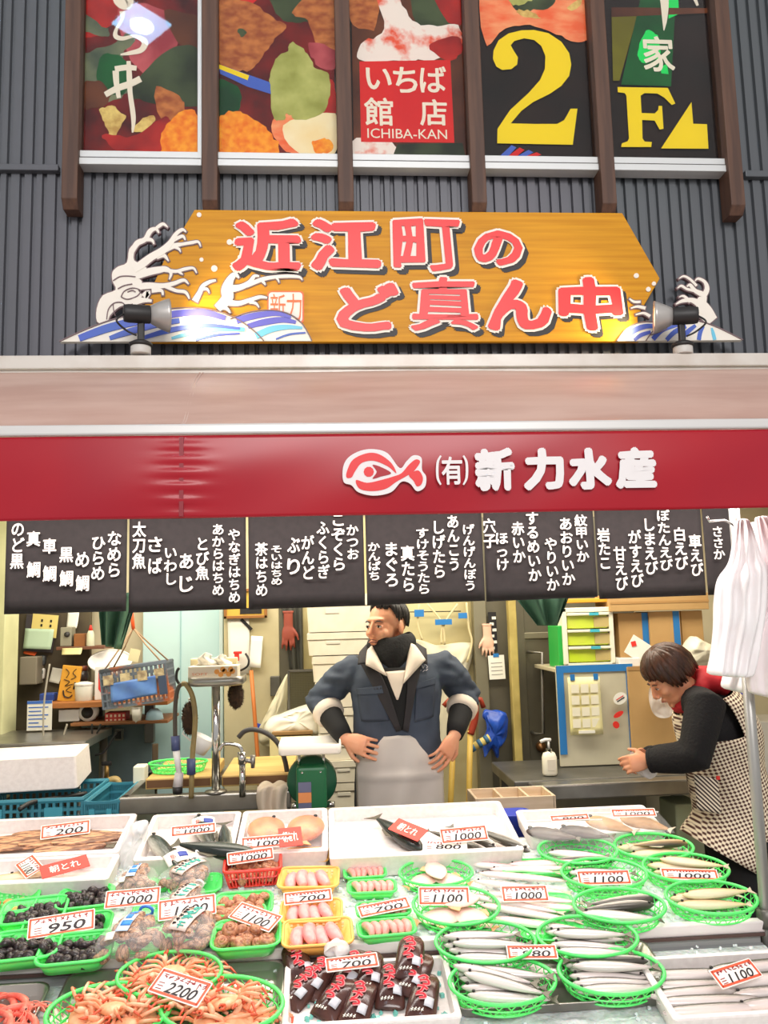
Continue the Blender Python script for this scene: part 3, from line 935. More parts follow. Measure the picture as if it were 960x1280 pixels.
# fish emblem: white body, red bands, eye
def emb(pts, dy, mm, nm, k=5):
    mb = MB(); poly_px(mb, pts, 2.345, VY - dy - 0.0008, VY - dy + 0.004, k, (AO.x, AO.y, AO.z)); mb.build(nm, mm, aw)
def ez(a, b): return (420 + a * 410 / 960.0, 550 + b * 410 / 960.0)
emb([ez(*p) for p in ((20, 85), (35, 55), (70, 35), (110, 30), (150, 42), (185, 85), (205, 65), (225, 48), (248, 55), (250, 90), (262, 110), (258, 140), (235, 152), (215, 130), (190, 125), (160, 155), (110, 165), (65, 155), (45, 135), (22, 125))], 0, LETW, 'emblem_outline')
emb([ez(*p) for p in ((33, 90), (50, 60), (90, 42), (125, 45), (160, 70), (175, 100), (150, 80), (110, 64), (75, 70), (55, 95), (45, 112), (30, 112))], 0.0015, SRED, 'emblem_band')
emb([ez(*p) for p in ((58, 120), (90, 128), (130, 120), (165, 110), (190, 100), (212, 75), (232, 60), (244, 68), (225, 95), (205, 108), (175, 125), (145, 145), (105, 152), (68, 145))], 0.0015, SRED, 'emblem_band')
emb([ez(*p) for p in ((212, 105), (238, 92), (252, 112), (248, 132), (235, 138), (225, 122))], 0.0018, SRED, 'emblem_tail')
emb([ez(*p) for p in ((106, 76), (130, 82), (160, 100), (130, 110), (106, 116), (118, 96))], 0.0015, VAL, 'emblem_gap')
emb([ez(95 + 15 * math.cos(t * PI / 5), 96 + 15 * math.sin(t * PI / 5)) for t in range(10)], 0.0016, SRED, 'emblem_eye', 0)

# ------------------------------------------------------------------ spotlights on the ledge
def spotlight(px, lab, flip):
    base = W(px, 442, 2.80)
    t = thing('spotlight', lab, 'spotlight', base, 'spotlights on the ledge')
    u = -1 if flip else 1
    s = 2.8 / F * 1.0
    MB().lathe([(0.0, -0.004), (0.034, -0.004), (0.034, 0.024), (0, 0.024)]).build('base', mat('lamp_base_white', (206, 202, 196), 0.5), t, True, bev=0.003)
    MB().lathe([(0.0, 0.024), (0.038, 0.024), (0.039, 0.034), (0.026, 0.042), (0, 0.042)]).build('base_cap', DARK, t, True)
    mb = MB(); mb.box((0, 0, 0.085), (0.022, 0.02, 0.10)); mb.box((0, 0, 0.125), (0.03, 0.03, 0.03))
    mb.build('arm', DARK, t, bev=0.004)
    d = Vector((u * 0.93, 0.3, 0.05)).normalized()
    rot = d.to_track_quat('Z', 'Y').to_matrix()
    c = Vector((0, -0.01, 0.135))
    MB().lathe([(0.0, -0.055), (0.028, -0.055), (0.031, -0.04), (0.031, 0.03), (0.026, 0.035), (0, 0.035)], c, 20, rot).build('lamp_body', DARK, t, True, bev=0.002)
    MB().lathe([(0.0, 0.03), (0.03, 0.032), (0.042, 0.055), (0.055, 0.085), (0.058, 0.095), (0.054, 0.095), (0.05, 0.085), (0.03, 0.05), (0, 0.045)], c, 24, rot).build('reflector', mat('lamp_silver', (190, 186, 182), 0.35, 0.5), t, True)
    MB().lathe([(0.0, 0.086), (0.047, 0.086), (0.047, 0.090), (0, 0.091)], c, 24, rot).build('lens', mat('lamp_glow', (255, 240, 205), 0.3, emit=2.0), t, True)
    pts = smooth_pts([c - d * 0.05, c - d * 0.075 + Vector((0, -0.01, -0.03)), Vector((-u * 0.045, -0.02, 0.075)), Vector((-u * 0.012, -0.012, 0.06))], 6)
    MB().tube(pts, 0.0035, 6).build('cable', DARK, t, True)
    l = bpy.data.lights.new('spot', 'SPOT'); l.energy = 7; l.color = (1, 0.82, 0.46); l.spot_size = 2.1; l.spot_blend = 0.8; l.shadow_soft_size = 0.04
    lo = bpy.data.objects.new('spot_beam', l); COL.objects.link(lo)
    p = base + c + d * 0.11
    lo.location = p
    lo.rotation_euler = Vector((d.x, d.y * 1.6, 0.12)).to_track_quat('-Z', 'Y').to_euler()
    return t
spotlight(176, 'small dark spotlight on the ledge at the left wave, lens facing right', False)
spotlight(854, 'small dark spotlight on the ledge at the right wave, lens facing left', True)

# ------------------------------------------------------------------ dark cloth curtains with fish names
NY = 2.85
NOREN = mat('noren_cloth', (42, 36, 36), 0.85, c2=(36, 31, 31), scale=40)
LET = mat('noren_lettering', (240, 232, 222), 0.7)
names = [
    [('のど黒', 22, 654, 711, 17), ('真　鯛', 42, 664, 722, 17), ('車　鯛', 62, 673, 727, 17), ('黒　鯛', 83, 684, 733, 17), ('め　鯛', 103, 690, 739, 17), ('ひらめ', 123, 671, 725, 17), ('なめら', 143, 664, 721, 17)],
    [('太刀魚', 174, 652, 711, 17), ('さ　ば', 194, 671, 717, 17), ('いわし', 213, 685, 731, 16), ('あ　じ', 233, 692, 740, 17), ('とび魚', 253, 672, 725, 17), ('あからはちめ', 273, 655, 744, 15), ('やなぎはちめ', 293, 661, 753, 15)],
    [('茶はちめ', 327, 678, 745, 16), ('そいはちめ', 346, 682, 731, 14), ('ぶ　り', 367, 672, 718, 16), ('がんど', 385, 669, 724, 16), ('ふくらぎ', 404, 652, 723, 16), ('こぞくら', 423, 643, 713, 17), ('かつお', 441, 656, 699, 15)],
    [('かんぱち', 468, 678, 725, 15), ('まぐろ', 489, 678, 733, 16), ('真たら', 510, 682, 739, 17), ('すけそうたら', 529, 660, 742, 15), ('しげたら', 549, 651, 722, 16), ('あんこう', 567, 644, 713, 15), ('げんげんぼう', 587, 655, 738, 15)],
    [('穴子', 612, 648, 685, 16), ('ほっけ', 628, 666, 713, 15), ('赤いか', 648, 652, 703, 16), ('するめいか', 667, 640, 726, 16), ('やりいか', 690, 672, 738, 16), ('あおりいか', 709, 647, 731, 16), ('紋甲いか', 727, 643, 702, 16)],
    [('岩たこ', 755, 660, 711, 16), ('甘えび', 776, 683, 738, 16), ('がすえび', 795, 662, 734, 16), ('しまえび', 813, 648, 718, 16), ('ぼたんえび', 831, 637, 713, 16), ('白えび', 851, 659, 712, 16), ('車えび', 870, 668, 720, 16)],
    [('ささか', 898, 658, 699, 14)]]
edges = [(5, 158, 768, 764), (160.5, 308, 766, 761), (311, 456.5, 762, 757), (459, 606, 757, 751), (608.5, 747, 752, 746), (749, 883, 749, 744), (885, 930, 744, 742)]
ntag = ['leftmost dark cloth curtain panel lettered with sea bream names', 'second dark curtain panel from the left, above the tool shelf', 'third dark curtain panel from the left, above the tissue box',
        'middle dark curtain panel lettered over the standing man', 'dark curtain panel right of the man, above the steel door', 'dark curtain panel lettered with shrimp names above the woman',
        'narrow dark curtain panel partly behind the plastic bags']
for i, (xa, xb, ya, yb) in enumerate(edges):
    xm = (xa + xb) / 2
    top = W(xm, 625, NY).z
    A = W(xa, ya, NY); Bp = W(xb, yb, NY)
    L0 = Vector((A.x, NY, top))
    t = thing('noren_panel', ntag[i], 'curtain', L0, 'dark curtain panels lettered with fish names')
    def clo(u, v, A=A, Bp=Bp, top=top, L0=L0, i=i):
        xx = A.x + (Bp.x - A.x) * u; zb_ = A.z + (Bp.z - A.z) * u
        z = top + (zb_ - top) * v
        return (xx - L0.x, 0.004 * math.sin(u * 5 + i * 2) * v, z - L0.z)
    MB().grid(clo, 24, 8).build('cloth', NOREN, t, True, solid=0.0012)
    for body, px, y0, y1, wd_ in names[i]:
        h_ = (y1 - y0)
        if '　' in body:
            a_, b_ = body.split('　')
            ch_ = min(19, h_ * 0.42)
            for c_, q0, q1 in ((a_, y0, y0 + ch_), (b_, y1 - ch_ - 1, y1)):
                text_fit(c_, pxbox(px - wd_ / 2, q0, px + wd_ / 2, q1, NY - 0.008), NY - 0.0085, LET, t, off=0.02, th=0.001, org=L0)
        else:
            text_fit('\n'.join(body), pxbox(px - wd_ / 2, y0, px + wd_ / 2, y1, NY - 0.008), NY - 0.0085, LET, t, off=0.02, th=0.001, line=0.98 if len(body) < 5 else 1.0, org=L0)
# curtain rod behind the valance
tag(MB().tube([(-2.0, NY, W(480, 625, NY).z), (2.3, NY, W(480, 625, NY).z)], 0.008, 8).build('curtain_rod', STEEL, None, True), 'thin metal rod carrying the dark curtain panels', 'rod')
# slim awning post on the right
pb = Tp(958, 1150); pt = W(938, 640, pb.y)
post = thing('awning_post', 'slim grey metal awning post at the right end of the fish display', 'post', (pb.x, pb.y, 0))
MB().tube([(0, 0, 0), (0, 0, 2.05)], 0.017, 14).build('pole', mat('post_grey', (168, 166, 162), 0.35, 0.6), post, True)
MB().lathe([(0, 0), (0.05, 0), (0.05, 0.012), (0.02, 0.02), (0, 0.02)]).build('foot_plate', DKSTEEL, post, True)
mb = MB(); mb.lathe([(0.018, pb.z - 0.02), (0.028, pb.z - 0.02), (0.028, pb.z + 0.03), (0.018, pb.z + 0.035)], n=14); mb.build('collar', DKSTEEL, post, True)
MB().tube([(0, 0, 1.86), (-0.05, -0.03, 1.875), (-0.11, -0.05, 1.87), (-0.115, -0.05, 1.885)], 0.004, 6).build('hook', CHROME, post, True)

# ================================================================== inside the shop
def base_of(rect, Y):
    b = pxbox(*rect, Y)
    return Vector(((b[0] + b[2]) / 2, Y, b[1])), b[2] - b[0], b[3] - b[1]


def simple(name, label, cat, rect, Y, d, m, bev=0.004, group=None, rz=0.0, ry=0.0, ground=False):
    """a boxy single-material thing whose front shows in the photo rectangle, d deep"""
    c, w, h = base_of(rect, Y)
    if ground:
        h += c.z; c.z = 0
    o = MB().box((0, d / 2, h / 2), (w, d, h)).build(name, m, bev=bev)
    o.location = c; o.rotation_euler = (0, ry, rz)
    return tag(o, label, cat, group)


def sheet(name, label, cat, rect, Y, m, group=None, ry=0.0, curl=0.0, cut=None):
    c, w, h = base_of(rect, Y)
    o = MB().grid(lambda u, v: ((u - 0.5) * w, -0.003 - curl * ((1 - v) ** 2) * (0.5 + u), h * v), 6, 6).build(name, m, None, True, solid=0.001)
    o.location = c; o.rotation_euler = (0, ry, 0)
    return tag(o, label, cat, group)


def scribble(parent, rect, Y, m, rows, y, seed=0, wpx=1.2, col=False, org=None, name='lettering'):
    """rows of small handwritten strokes too small to read in the photo"""
    rnd = random.Random(seed); mb = MB()
    x0, y0, x1, y1 = rect
    for r in range(rows):
        if col:
            px = x0 + (x1 - x0) * (r + 0.5) / rows; py = y0
            while py < y1:
                h = rnd.uniform(2, 5)
                ribbon(mb, [(px + rnd.uniform(-2, 2), py, wpx), (px + rnd.uniform(-2.5, 2.5), py + h, wpx)], Y, y - 0.0006, y, 2, 0, org)
                py += h * 0.8
        else:
            py = y0 + (y1 - y0) * (r + 0.5) / rows; px = x0
            while px < x1 - 2:
                w = rnd.uniform(2, 6)
                ribbon(mb, [(px, py + rnd.uniform(-.6, .6), wpx), (px + w, py + rnd.uniform(-.6, .6), wpx)], Y, y - 0.0006, y, 1, 0, org)
                px += w + rnd.uniform(.6, 2)
    if org is not None:
        mb.v = [(a, b - org[1], c) for a, b, c in mb.v]
    return mb.build(name, m, parent)


# --- back wall pieces (structure)
def panel(name, rect, Y, d, m, bev=0.004):
    c, w, h = base_of(rect, Y)
    o = MB().box((c.x, Y + d / 2, c.z + h / 2), (w, d, h)).build(name, m, bev=bev)
    return struct(o)

PALE = mat('pale_blue_panel', (190, 222, 224), 0.5, c2=(180, 212, 214), scale=3)
d1 = panel('door_1', (178, 640, 281, 1100), 4.93, 0.05, PALE)
panel('trim_3', (225, 640, 226, 1100), 4.925, 0.01, mat('panel_groove', (150, 190, 196), 0.6), 0.0)
panel('trim_4', (274, 640, 279, 1100), 4.91, 0.02, mat('panel_edge', (206, 226, 226), 0.4))
CREAM = mat('cream_door', (206, 196, 160), 0.5, c2=(190, 178, 138), scale=4)
d2 = panel('door_2', (280, 640, 350, 1100), 4.86, 0.08, CREAM)
STW = mat('steel_wall', (138, 133, 112), 0.45, 0.35, c2=(132, 126, 104), scale=2.5)
STD = mat('steel_wall_dark', (120, 115, 97), 0.45, 0.4, c2=(98, 94, 80), scale=3)
panel('trim_5', (350, 640, 380, 1100), 4.85, 0.08, STD)
panel('trim_6', (380, 640, 600, 1100), 4.9, 0.04, mat('stained_panel', (206, 196, 150), 0.6, c2=(180, 160, 104), scale=2.2, contrast=(0.45, 0.8)))
panel('trim_7', (596, 640, 612, 1100), 4.80, 0.08, STW)
panel('trim_8', (606, 640, 660, 1100), 4.83, 0.08, STD)
d3 = panel('door_3', (648, 640, 800, 1100), 4.84, 0.08, STD)
panel('trim_9', (-40, 640, 5, 1000), 4.45, 0.2, mat('pale_yellow_pillar', (222, 222, 176), 0.7, c2=(206, 206, 160), scale=5))
panel('trim_10', (8, 600, 112, 1100), 4.9, 0.04, mat('dim_back_board', (92, 82, 62), 0.7, c2=(70, 60, 46), scale=5))
panel('trim_11', (100, 900, 190, 1100), 4.86, 0.04, mat('blue_grey_board', (112, 132, 138), 0.5, c2=(96, 114, 120), scale=4))
# post beside the steel door
c, w, h = base_of((640, 640, 650, 1040), 4.7)
struct(MB().box((c.x, 4.75, 1.2), (w, 0.06, 2.36)).build('trim_12', mat('yellowed_post', (206, 186, 112), 0.45, c2=(170, 150, 84), scale=6), bev=0.006))
panel('trim_13', (655, 790, 706, 798), 4.83, 0.01, STW)
# door hardware on the steel door
mb = MB()
a = W(660, 815, 4.82); b = W(674, 815, 4.82); c_ = W(676, 915, 4.82)
mb.tube([(a.x, 4.83, a.z), (a.x, 4.78, a.z), (b.x, 4.76, b.z), (c_.x, 4.76, c_.z), (c_.x - 0.04, 4.78, c_.z - 0.005), (c_.x - 0.05, 4.83, c_.z)], 0.009, 8)
mb.build('door_handle', STEEL, d3, True)
a = W(676, 933, 4.82)
MB().lathe([(0, 0), (0.025, 0), (0.03, 0.03), (0.02, 0.05), (0, 0.052)], (a.x, 4.84, a.z), 16, Matrix.Rotation(PI / 2, 3, 'X')).build('door_knob', mat('brass_knob', (120, 84, 50), 0.35, 0.6), d3, True)
c, w, h = base_of((338, 845, 350, 870), 4.85)
MB().box((c.x, 4.85, c.z + h / 2), (w, 0.03, h)).build('door_handle', DKSTEEL, d2, bev=0.004)

# --- left corner: bench, shelves and what stands on them
c0 = W(50, 1000, 4.1)
bn = thing('steel_bench', 'low stainless steel bench in the left corner below the shelves', 'bench', (c0.x, 4.1, 0))
zt = W(50, 928, 4.1).z
MB().box((-0.25, 0.25, zt - 0.02), (0.9, 0.5, 0.04)).build('top', STEEL, bn, bev=0.005)
lx = W(97, 960, 4.1).x - c0.x
for xx, yy in ((lx, 0.03), (lx, 0.46), (-0.6, 0.03), (-0.6, 0.46)):
    MB().tube([(xx, yy, 0), (xx, yy, zt - 0.03)], 0.02, 10).build('leg', STEEL, bn, True)

sh = thing('wall_shelf', 'worn wooden double shelf on the left back wall', 'shelf', W(122, 908, 4.55))
so = sh.location
for r, nm, mm in (((36, 877, 210, 884), 'upper_board', mat('orange_wood', (176, 112, 56), 0.6, c2=(150, 90, 42), scale=5, stretch=(1, 10, 10))), ((88, 902, 210, 906), 'lower_board', WOOD)):
    c, w, h = base_of(r, 4.5)
    MB().box((c.x - so.x, 4.5 + 0.17 - so.y, c.z + h / 2 - so.z), (w, 0.34, h)).build(nm, mm, sh, bev=0.003)
for px in (112, 178):
    a = W(px, 884, 4.6); b = W(px, 935, 4.6)
    MB().box((a.x - so.x, 4.82 - so.y - 0.02, (a.z + b.z) / 2 - so.z), (0.05, 0.05, a.z - b.z)).build('bracket', DKSTEEL, sh, bev=0.004)

# plaque, canister, carton, tin
t = thing('wooden_plaque', 'golden wooden plaque with black brush lettering leaning on the upper shelf', 'plaque', W(83, 877, 4.6))
c, w, h = base_of((71, 831, 95, 876), 4.6)
R_ = Matrix.Rotation(0.12, 4, 'Y')
o = MB().box((0, 0.01, h / 2), (w, 0.02, h)).build('board', mat('plaque_gold', (226, 164, 50), 0.5, c2=(206, 144, 40), scale=5), t, bev=0.003)
mb = MB()
for s in ([(-.3, .9), (-.1, .8), (-.2, .65)], [(.25, .92), (.1, .8), (.3, .7), (.05, .62)], [(-.3, .6), (0, .55), (-.2, .42), (.2, .5)], [(.1, .42), (-.1, .3), (.2, .26)], [(-.25, .3), (-.15, .15), (.1, .12), (.25, .2)], [(.3, .55), (.28, .35)]):
    mb.tube(smooth_pts([(a * w, -0.002, b * h) for a, b in s], 4), 0.005, 6, flat=0.3)
mb.build('lettering', BLACK, t, True)
t.rotation_euler = (-0.08, 0.12, 0)
t = thing('canister', 'white lidded canister right of the golden plaque', 'canister', W(105, 876, 4.6))
c, w, h = base_of((94, 852, 117, 876), 4.6)
MB().lathe([(0, 0), (w * .46, 0), (w * .5, h * .8), (0, h * .8)], n=24).build('body', mat('canister_white', (216, 216, 206), 0.4), t, True, bev=0.003)
MB().lathe([(0, h * .8), (w * .52, h * .8), (w * .52, h * .92), (w * .2, h), (0, h)], n=24).build('lid', WHITE, t, True, bev=0.002)
t = thing('carton', 'tall white carton with a red-tipped label beside the hanging basket', 'carton', W(126, 875, 4.58))
c, w, h = base_of((118, 829, 134, 875), 4.58)
MB().box((0, w / 2, h * .45), (w, w, h * .9)).build('body', WHITE, t, bev=0.003)
MB().add([(-w / 2, 0, h * .9), (w / 2, 0, h * .9), (w / 2, w, h * .9), (-w / 2, w, h * .9), (-w / 2, w / 2, h), (w / 2, w / 2, h)], [(0, 1, 5, 4), (2, 3, 4, 5), (0, 4, 3), (1, 2, 5)]).build('gable_top', WHITE, t)
MB().slab([(-w * .2, 0), (0, -.3 * w), (w * .2, 0), (w * .2, h * .45), (-w * .2, h * .45)], 0, 0.001).build('label', RED, t).matrix_basis = Matrix.Translation((0, -0.001, h * .3)) @ Matrix.Rotation(PI / 2, 4, 'X')
simple('tin', 'small blue tin at the left end of the upper shelf', 'tin', (49, 867, 67, 877), 4.6, 0.08, mat('tin_blue', (40, 70, 150), 0.4), 0.006)
t = thing('white_basin', 'white oval basin lying behind the hanging basket', 'basin', W(138, 836, 4.75))
MB().lathe([(0, 0.0), (0.07, 0.0), (0.11, 0.05), (0.115, 0.05), (0.075, -0.006), (0, -0.006)], n=24).build('bowl', WHITE, t, True)
MB().tube([(0.112 * math.cos(k * PI / 12), 0.112 * math.sin(k * PI / 12), 0.05) for k in range(24)], 0.005, 6, True).build('rim', WHITE, t, True)
t.rotation_euler = (0.5, 0.1, 0)

# hanging weathered crate
hb = thing('hanging_crate', 'weathered orange and blue plastic crate slung on ropes under an orange hook', 'crate', W(176, 878, 4.35))
c, w, h = base_of((136, 830, 216, 876), 4.35)
OR = mat('crate_orange', (98, 108, 120), 0.6, c2=(186, 106, 66), scale=9, contrast=(.5, .62))
def crate_mesh(w, d, h, nx, nz, th=0.006):
    mb = MB()
    for sy in (-d / 2, d / 2):
        for k in range(nx + 1):
            mb.box((-w / 2 + w * k / nx, sy, h / 2), (th * 1.6, th, h))
        for k in range(nz + 1):
            mb.box((0, sy, h * k / nz), (w + th, th * 1.2, th * 1.5))
    ny = max(2, int(nx * d / w))
    for sx in (-w / 2, w / 2):
        for k in range(ny + 1):
            mb.box((sx, -d / 2 + d * k / ny, h / 2), (th, th * 1.6, h))
        for k in range(nz + 1):
            mb.box((sx, 0, h * k / nz), (th * 1.2, d + th, th * 1.5))
    mb.box((0, 0, th / 2), (w, d, th))
    return mb
crate_mesh(w, 0.2, h, 14, 5).build('body', OR, hb)
MB().tube([(-w / 2, -0.1, h), (w / 2, -0.1, h + 0.004), (w / 2, 0.1, h), (-w / 2, 0.1, h)], 0.010, 8, True).build('rim', OR, hb, True)
MB().grid(lambda u, v: (-w * .36 + u * w * .7, -0.112 - 0.004 * math.sin(u * 9 + v * 5), h * (.14 + .5 * v + .06 * u)), 14, 8).build('blue_patch', mat('patch_blue', (76, 112, 186), 0.4, c2=(96, 136, 196), scale=12), hb, True, solid=0.003)
for k in range(4):
    x_ = -w * .38 + k * w * .26
    MB().box((x_, -0.112, h * .74), (w * .15, 0.004, h * .26)).build('paper_label', mat('label_aged', (206, 190, 150), 0.7, c2=(140, 120, 96), scale=40), hb)
MB().box((w * .44, -0.115, h * .42), (w * .12, 0.01, h * .5)).build('patch_flap', mat('patch_navy', (60, 74, 100), 0.5), hb)
for sx in (-1, 1):
    for sy in (-1, 1):
        MB().tube([(sx * w * .45, sy * 0.09, h), (sx * w * .2, sy * .05, h + .10), (0, 0, h + 0.19)], 0.004, 6).build('rope', mat('rope_tan', (170, 140, 110), 0.8), hb, True)
MB().tube([(0, 0, h + 0.18), (0, 0, h + 0.23), (0, 0, h + 0.36)], 0.009, 8).build('hook_strap', mat('strap_orange', (230, 90, 40), 0.5), hb, True)
MB().box((0.005, -0.06, h + 0.055), (0.05, 0.004, 0.06), Matrix.Rotation(0.35, 3, 'Y')).build('tag', mat('tag_cream', (224, 214, 170), 0.7), hb)
hb.rotation_euler = (0, -0.11, 0)

# lower shelf
simple('white_box', 'small white box at the left end of the lower shelf', 'box', (73, 887, 99, 902), 4.55, 0.14, WHITE)
t = thing('tape_dispenser', 'rounded white and dark tape dispenser on the lower shelf', 'dispenser', W(109, 902, 4.55))
MB().lathe([(0, -0.03), (0.045, -0.03), (0.05, 0), (0.045, 0.03), (0, 0.03)], (0, 0.03, 0.046), 24, Matrix.Rotation(PI / 2, 3, 'X')).build('shell', WHITE, t, True)
MB().lathe([(0, -0.035), (0.03, -0.034), (0.03, 0.034), (0, 0.035)], (0, 0.03, 0.046), 24, Matrix.Rotation(PI / 2, 3, 'X')).build('wheel', DARK, t, True)
t = thing('patterned_box', 'small red and white checked box on the lower shelf', 'box', W(144, 904, 4.55))
c, w, h = base_of((131, 891, 157, 904), 4.55)
MB().box((0, 0.05, h / 2), (w, 0.1, h)).build('body', mat('check_red', (186, 50, 46), 0.6), t, bev=0.002)
mb = MB()
for i in range(5):
    for j in range(2):
        mb.box((-w * .4 + i * w * .2, -0.001, h * (.28 + .44 * j)), (w * .1, 0.002, h * .25))
mb.build('check_pattern', mat('check_cream', (232, 206, 180), 0.6), t)
t = thing('paper_cup', 'white paper cup near the right end of the lower shelf', 'cup', W(171, 903, 4.52))
MB().lathe([(0, 0), (0.02, 0), (0.029, 0.075), (0.026, 0.073), (0.018, 0.004), (0, 0.004)], n=20).build('cup', PAPER, t, True)
MB().tube([(0.029 * math.cos(k * PI / 10), 0.029 * math.sin(k * PI / 10), 0.075) for k in range(20)], 0.0025, 6, True).build('rim', PAPER, t, True)
t = thing('bowl', 'pale blue bowl upside down at the right end of the lower shelf', 'bowl', W(193, 903, 4.55))
MB().lathe([(0, 0.004), (0.05, 0.004), (0.04, 0.05), (0.02, 0.07), (0, 0.072)], n=20).build('bowl', mat('bowl_blue', (170, 206, 226), 0.3), t, True)
MB().lathe([(0, 0), (0.045, 0), (0.045, 0.012), (0, 0.012)], n=20).build('stand', DARK, t, True)

# wall clutter above the bench
t = thing('clipboard', 'dark edged clipboard with a yellow note hung high on the left wall', 'clipboard', W(46, 815, 4.88))
c, w, h = base_of((24, 772, 62, 818), 4.88)
MB().box((0, 0.01, h / 2), (w, 0.015, h)).build('board', mat('clipboard_dark', (70, 64, 70), 0.5), t, bev=0.003)
MB().box((w * .15, -0.001, h * .72), (w * .85, 0.003, h * .62)).build('yellow_note', mat('note_yellow', (232, 212, 130), 0.7), t)
mb = MB()
for k, col in enumerate((0.0, 0.3)):
    for j in range(3):
        mb.box((w * (.05 + col), -0.004, h * (.6 + j * .13)), (w * .06, 0.002, h * .07))
mb.build('lettering', BLACK, t)
t.rotation_euler = (0, 0.10, 0)
sheet('memo_sheet', 'pale green memo sheet overlapping the clipboard', 'paper', (30, 786, 66, 811), 4.872, mat('memo_green', (190, 214, 186), 0.7), ry=0.06, curl=0.02)
simple('metal_box', 'grey metal wall box below the clipboard', 'box', (24, 821, 46, 856), 4.778, 0.12, mat('box_grey', (142, 134, 118), 0.5), 0.006)
def phone(rect, lab, m):
    c, w, h = base_of(rect, 4.886)
    t = thing('timer', lab, 'timer', c)
    t.rotation_euler = (0, 0.06, 0)
    MB().loft([ring(w * .8, h * .9, w * .3, 0), ring(w, h, w * .35, .006), ring(w, h, w * .35, .02), ring(w * .8, h * .9, w * .3, .026)]).build('case', m, t, True).matrix_basis = Matrix.Translation((0, 0.01, h / 2)) @ Matrix.Rotation(PI / 2, 4, 'X')
    MB().box((0, -0.017, h * .66), (w * .6, 0.004, h * .3)).build('display', mat('display_grey', (120, 130, 124), 0.3), t)
phone((48, 835, 56, 849), 'small white rounded timer hung below the dark one', WHITE)
phone((48, 819, 57, 832), 'small dark rounded timer hung above the white one', mat('timer_dark', (70, 74, 78), 0.4))
t = thing('radio', 'grey box radio with a round dial on the high ledge', 'radio', W(82, 808, 4.75))
c, w, h = base_of((75, 784, 89, 808), 4.75)
MB().box((0, 0.04, h / 2), (w, 0.08, h)).build('case', mat('radio_grey', (150, 146, 128), 0.4), t, bev=0.004)
MB().lathe([(0, 0), (w * .25, 0), (w * .22, .012), (0, .012)], (w * .12, 0, h * .62), 16, Matrix.Rotation(PI / 2, 3, 'X')).build('dial', DARK, t, True)
simple('wooden_box', 'small brown wooden box right of the grey radio', 'box', (92, 792, 106, 809), 4.75, 0.08, mat('box_brown', (156, 100, 50), 0.6, c2=(130, 80, 40), scale=12))
t = thing('squeeze_bottle', 'small bottle with a red cap on the high ledge', 'bottle', W(113, 809, 4.75))
MB().lathe([(0, 0), (0.02, 0), (0.022, 0.01), (0.02, 0.07), (0.012, 0.09), (0, 0.09)], n=16).build('body', mat('bottle_pale', (206, 206, 180), 0.3), t, True)
MB().lathe([(0, 0.09), (0.012, 0.09), (0.004, 0.12), (0, 0.12)], n=16).build('cap', RED, t, True)
c, w, h = base_of((70, 808, 130, 812), 4.72)
tag(MB().box((c.x, 4.82, c.z + h / 2), (w, 0.2, h)).build('high_ledge', mat('ledge_brown', (110, 70, 50), 0.6), bev=0.003), 'short dark ledge high on the left wall carrying the radio', 'ledge')
for k, (r, lab, m, ry) in enumerate((((78, 810, 103, 818), 'strip of cream paper tags under the high ledge', mat('tags_cream', (216, 206, 150), 0.7), 0.0),
                                     ((84, 765, 98, 785), 'cream paper pinned above the radio', PAPER, 0.05),
                                     ((62, 835, 76, 853), 'crumpled white paper left of the golden plaque', PAPER, 0.2),
                                     ((30, 812, 46, 818), 'small orange slip under the clipboard', mat('slip_orange', (216, 90, 40), 0.7), 0.2))):
    sheet('paper_slip', lab, 'paper', r, 4.715 if k == 0 else 4.897, m, ry=ry, curl=0.02)
t = thing('cap_jar', 'dark jar with a brown lid right of the golden plaque', 'jar', W(103, 852, 4.75))
MB().lathe([(0, 0), (0.03, 0), (0.034, 0.03), (0.028, 0.06), (0, 0.06)], n=16).build('body', mat('jar_dark', (60, 54, 56), 0.3), t, True)
MB().lathe([(0, 0.06), (0.03, 0.06), (0.03, 0.085), (0, 0.085)], n=16).build('lid', mat('jar_lid', (120, 60, 44), 0.4), t, True)
t.location.z -= 0.0
t = thing('notice_poster', 'white notice with blue bands hanging from the left end of the wooden shelf', 'notice', W(49, 913, 4.494))
c, w, h = base_of((34, 876, 65, 913), 4.494)
MB().box((0, 0, h / 2), (w, 0.004, h)).build('sheet', PAPER, t)
mb = MB()
mb.box((0, -0.003, h * .95), (w, 0.002, h * .1))
for j, wd in enumerate((.8, .5, .8, .7, .4, .8)):
    mb.box((-(.9 - wd) * w / 2 * .9, -0.003, h * (.78 - j * .13)), (w * wd, 0.002, h * .035))
mb.build('print_bands', mat('notice_blue', (60, 110, 200), 0.6), t)
for i, (pts, lab) in enumerate((([(62, 830), (56, 870), (54, 905), (56, 930), (64, 942), (74, 940), (78, 925), (84, 905)], 'pale cable looping down past the white notice'),
                                ([(115, 905), (116, 925), (122, 915), (126, 905)], 'dark cable hanging under the lower shelf'),
                                ([(119, 944), (130, 940), (140, 925), (146, 915)], 'dark cable running to the wall socket'))):
    mb = MB().tube(smooth_pts([W(a, b, 4.35) for a, b in pts], 6), 0.005, 6)
    tag(mb.build('cable', DARK if i else mat('cable_pale', (170, 164, 150), 0.5), None, True), lab, 'cable')
t = thing('wall_socket', 'grey wall socket below the lower shelf', 'socket', W(149, 925, 4.85))
MB().box((0, -0.005, 0.03), (0.045, 0.03, 0.06)).build('plate', mat('socket_grey', (120, 120, 112), 0.4), t, bev=0.003)
MB().box((0, -0.024, 0.03), (0.03, 0.012, 0.04)).build('face', DARK, t, bev=0.002)
tp = thing('wall_tap', 'brass tap with a yellowish drain elbow low on the left', 'tap', W(133, 988, 4.4))
